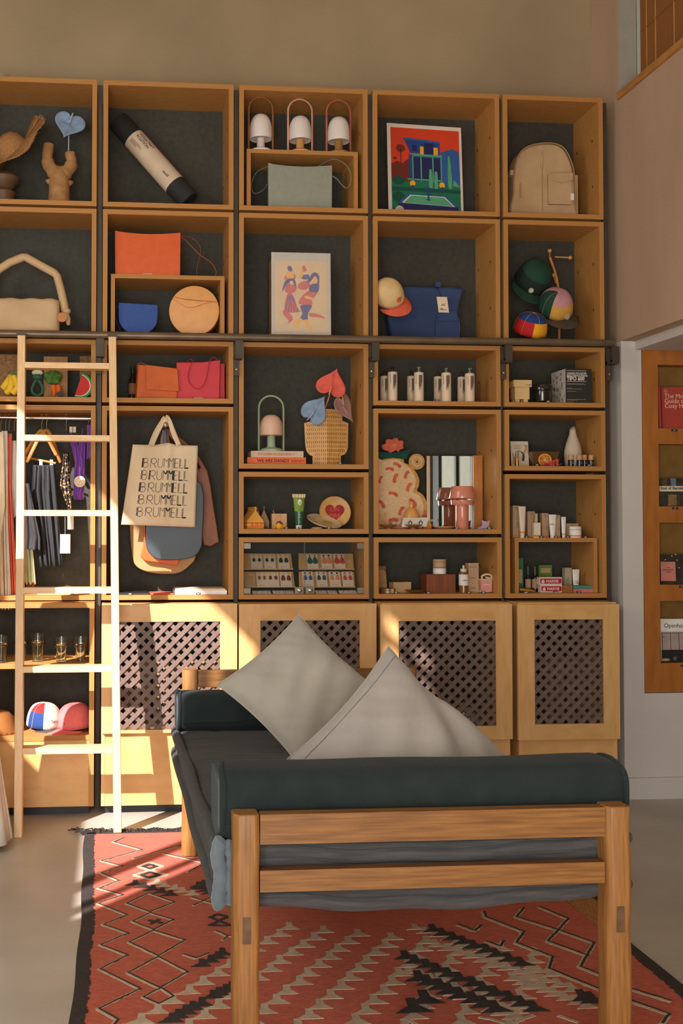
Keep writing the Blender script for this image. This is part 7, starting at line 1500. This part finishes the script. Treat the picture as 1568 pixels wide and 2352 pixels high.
B().box(0.001, -.0012, h*.53, .239, -.0005, h*.72).obj('title_band', mat('cream_card', (226, 208, 176), .7), t); text('title', 'Soul of Barcelona', .023, ink, t, (.006, -.0018, h*.60), bold=.02)
ops_i = 1343; t, h = cover_book('pink and black guide book with a square pink panel on the third ledge', 1273, 1343, 1514, .24, .03, mat('night_photo', (52, 46, 40), .5, .3, 26))
B().box(.001, -.0008, h*.11, .088, -.0002, h*.75).obj('pink_panel', mat('pink_cover', (206, 130, 112), .6), t); text('title', 'THE\nBARCELONA\nGUIDE', .0105, ink, t, (.045, -.0014, h*.53), align='CENTER', line=1.1)
for x_, z_ in ((.03, .82), (.07, .94), (.092, .99), (.10, .80), (.11, .55)): B().ell(x_, -.0006, h*z_, .004, .001, .004, 8).obj('cover_light', ylw, t)
ops_i = 1522; t, h = cover_book('white magazine with a large grotesque title on the bottom ledge', 1422, 1522, 1514, .26, .03, white, .008)
B().box(.001, -.0006, h*.28, .259, -.0001, h*.70).obj('cover_photo', mat('tile_photo', (176, 154, 144), .5), t); B().box(.001, -.0006, h*.0, .259, -.0001, h*.28).obj('cover_photo', mat('dark_table_photo', (40, 40, 38), .5), t)
for x_ in (.006, .055, .104, .153): B().box(x_, -.0012, h*.28, x_+.0025, -.0006, h*.68).obj('tile_joint', ink, t)
B().box(.001, -.0012, h*.665, .259, -.0006, h*.675).obj('tile_joint', ink, t); B().ell(.022, -.0008, h*.05, .026, .0008, .008, 14).obj('cover_plate', greige, t); B().box(.068, -.0012, h*.04, .088, -.0006, h*.12).obj('cover_cup', txm, t)
text('title', 'Openhouse', .033, ink, t, (.020, -.0012, h*.80)); text('title', '2021', .010, ink, t, (.004, -.0014, h*.57))
for py, px in ((988.5, 1548), (1167.5, 1550), (1347.5, 1566), (1529, 1570)):
    p = at(px, py, FY); t = thing('price_tag', 'small black price tag on the rack ledge below the %s' % {988.5: 'brick red book', 1167.5: 'city photo book', 1347.5: 'pink guide book', 1529: 'white magazine'}[py], 'tag', (p.x, FY-.0016, p.z), group='black price tags'); B().box(-.018, 0, -.006, .018, .0015, .006).obj('tag_plate', ink, t); text('lettering', '35€', .009, crm_i, t, (0, -.0006, -.003), align='CENTER')
# price tags along the shelf edges
PT = [(1000, 0, 0)]
def ptag(px, py, Y, txt, where):
    p = at(px, py, Y); t = thing('price_tag', 'small black price tag %s' % where, 'tag', (p.x, Y-.003, p.z), group='black price tags'); B().box(-.012, 0, -.0055, .012, .002, .0055).obj('tag_plate', ink, t); text('lettering', txt, .0085, white, t, (0, -.0006, -.003), align='CENTER', bold=.02)
def on_edge(px, c, r, Y, txt, where): p = FL[c, r]; x = PX(px, Y); t = thing('price_tag', 'small black price tag %s' % where, 'tag', (x, Y, p+EPS), group='black price tags'); B().box(-.012, 0, 0, .012, .002, .011).obj('tag_plate', ink, t); text('lettering', txt, .0085, white, t, (0, -.0006, .0025), align='CENTER', bold=.02)
for px, c, r, tx, wh in ((908, 4, 'e', '35€', 'before the metal tin'), (982, 4, 'e', '20€', 'before the brass dish'), (1075, 4, 'e', '40€', 'under the dropper bottle'), (1108, 4, 'e', '25€', 'under the soap pouch'), (1048, 4, 'd', '89€', 'beside the peach dish'), (1084, 4, 'd', '157€', 'under the mirror oak panel'), (1122, 4, 'd', '38€', 'under the lilac boot'), (1004, 4, 'c', '25€', 'under the third back bottle'),
  (657, 3, 'd', '18€', 'under the crumpled yellow tube'), (689, 3, 'd', '29€', 'before the green tube vase'), (755, 3, 'd', '38€', 'under the tilted dish'), (1259, 5, 'c', '48€', 'under the candle jar'), (1232, 5, 'd', '18€', 'before the smoked bowl'), (1352, 5, 'd', '15€', 'before the dark vials'), (1205, 5, 'e', '9,50€', 'before the gold metal tube'), (1273, 5, 'e', '9,50€', 'before the toothpaste cartons'), (1326, 5, 'e', '15€', 'before the pink flat box'), (300, 2, 'd', '29€', 'before the flat dark pouch'), (456, 2, 'd', '20€', 'before the folded white cloth'), (780, 3, 'c', '45€', 'under the slotted vase')):
    on_edge(px, c, r, .003, tx, wh)
for px, tx, wh in ((1207, '18€', 'beside the tall cream tube'), (1241, '35€', 'beside the square bottle'), (1275, '27€', 'beside the yellow printed tube'), (1302, '35€', 'beside the slim white tube'), (1342, '35€', 'beside the white screw-top jar')):
    t = thing('price_tag', 'small black price tag '+wh, 'tag', (PX(px, .032), .032, RI5[2]), group='black price tags'); B().box(-.012, 0, 0, .012, .002, .010).obj('tag_plate', ink, t); text('lettering', tx, .008, white, t, (0, -.0006, .002), align='CENTER', bold=.02)
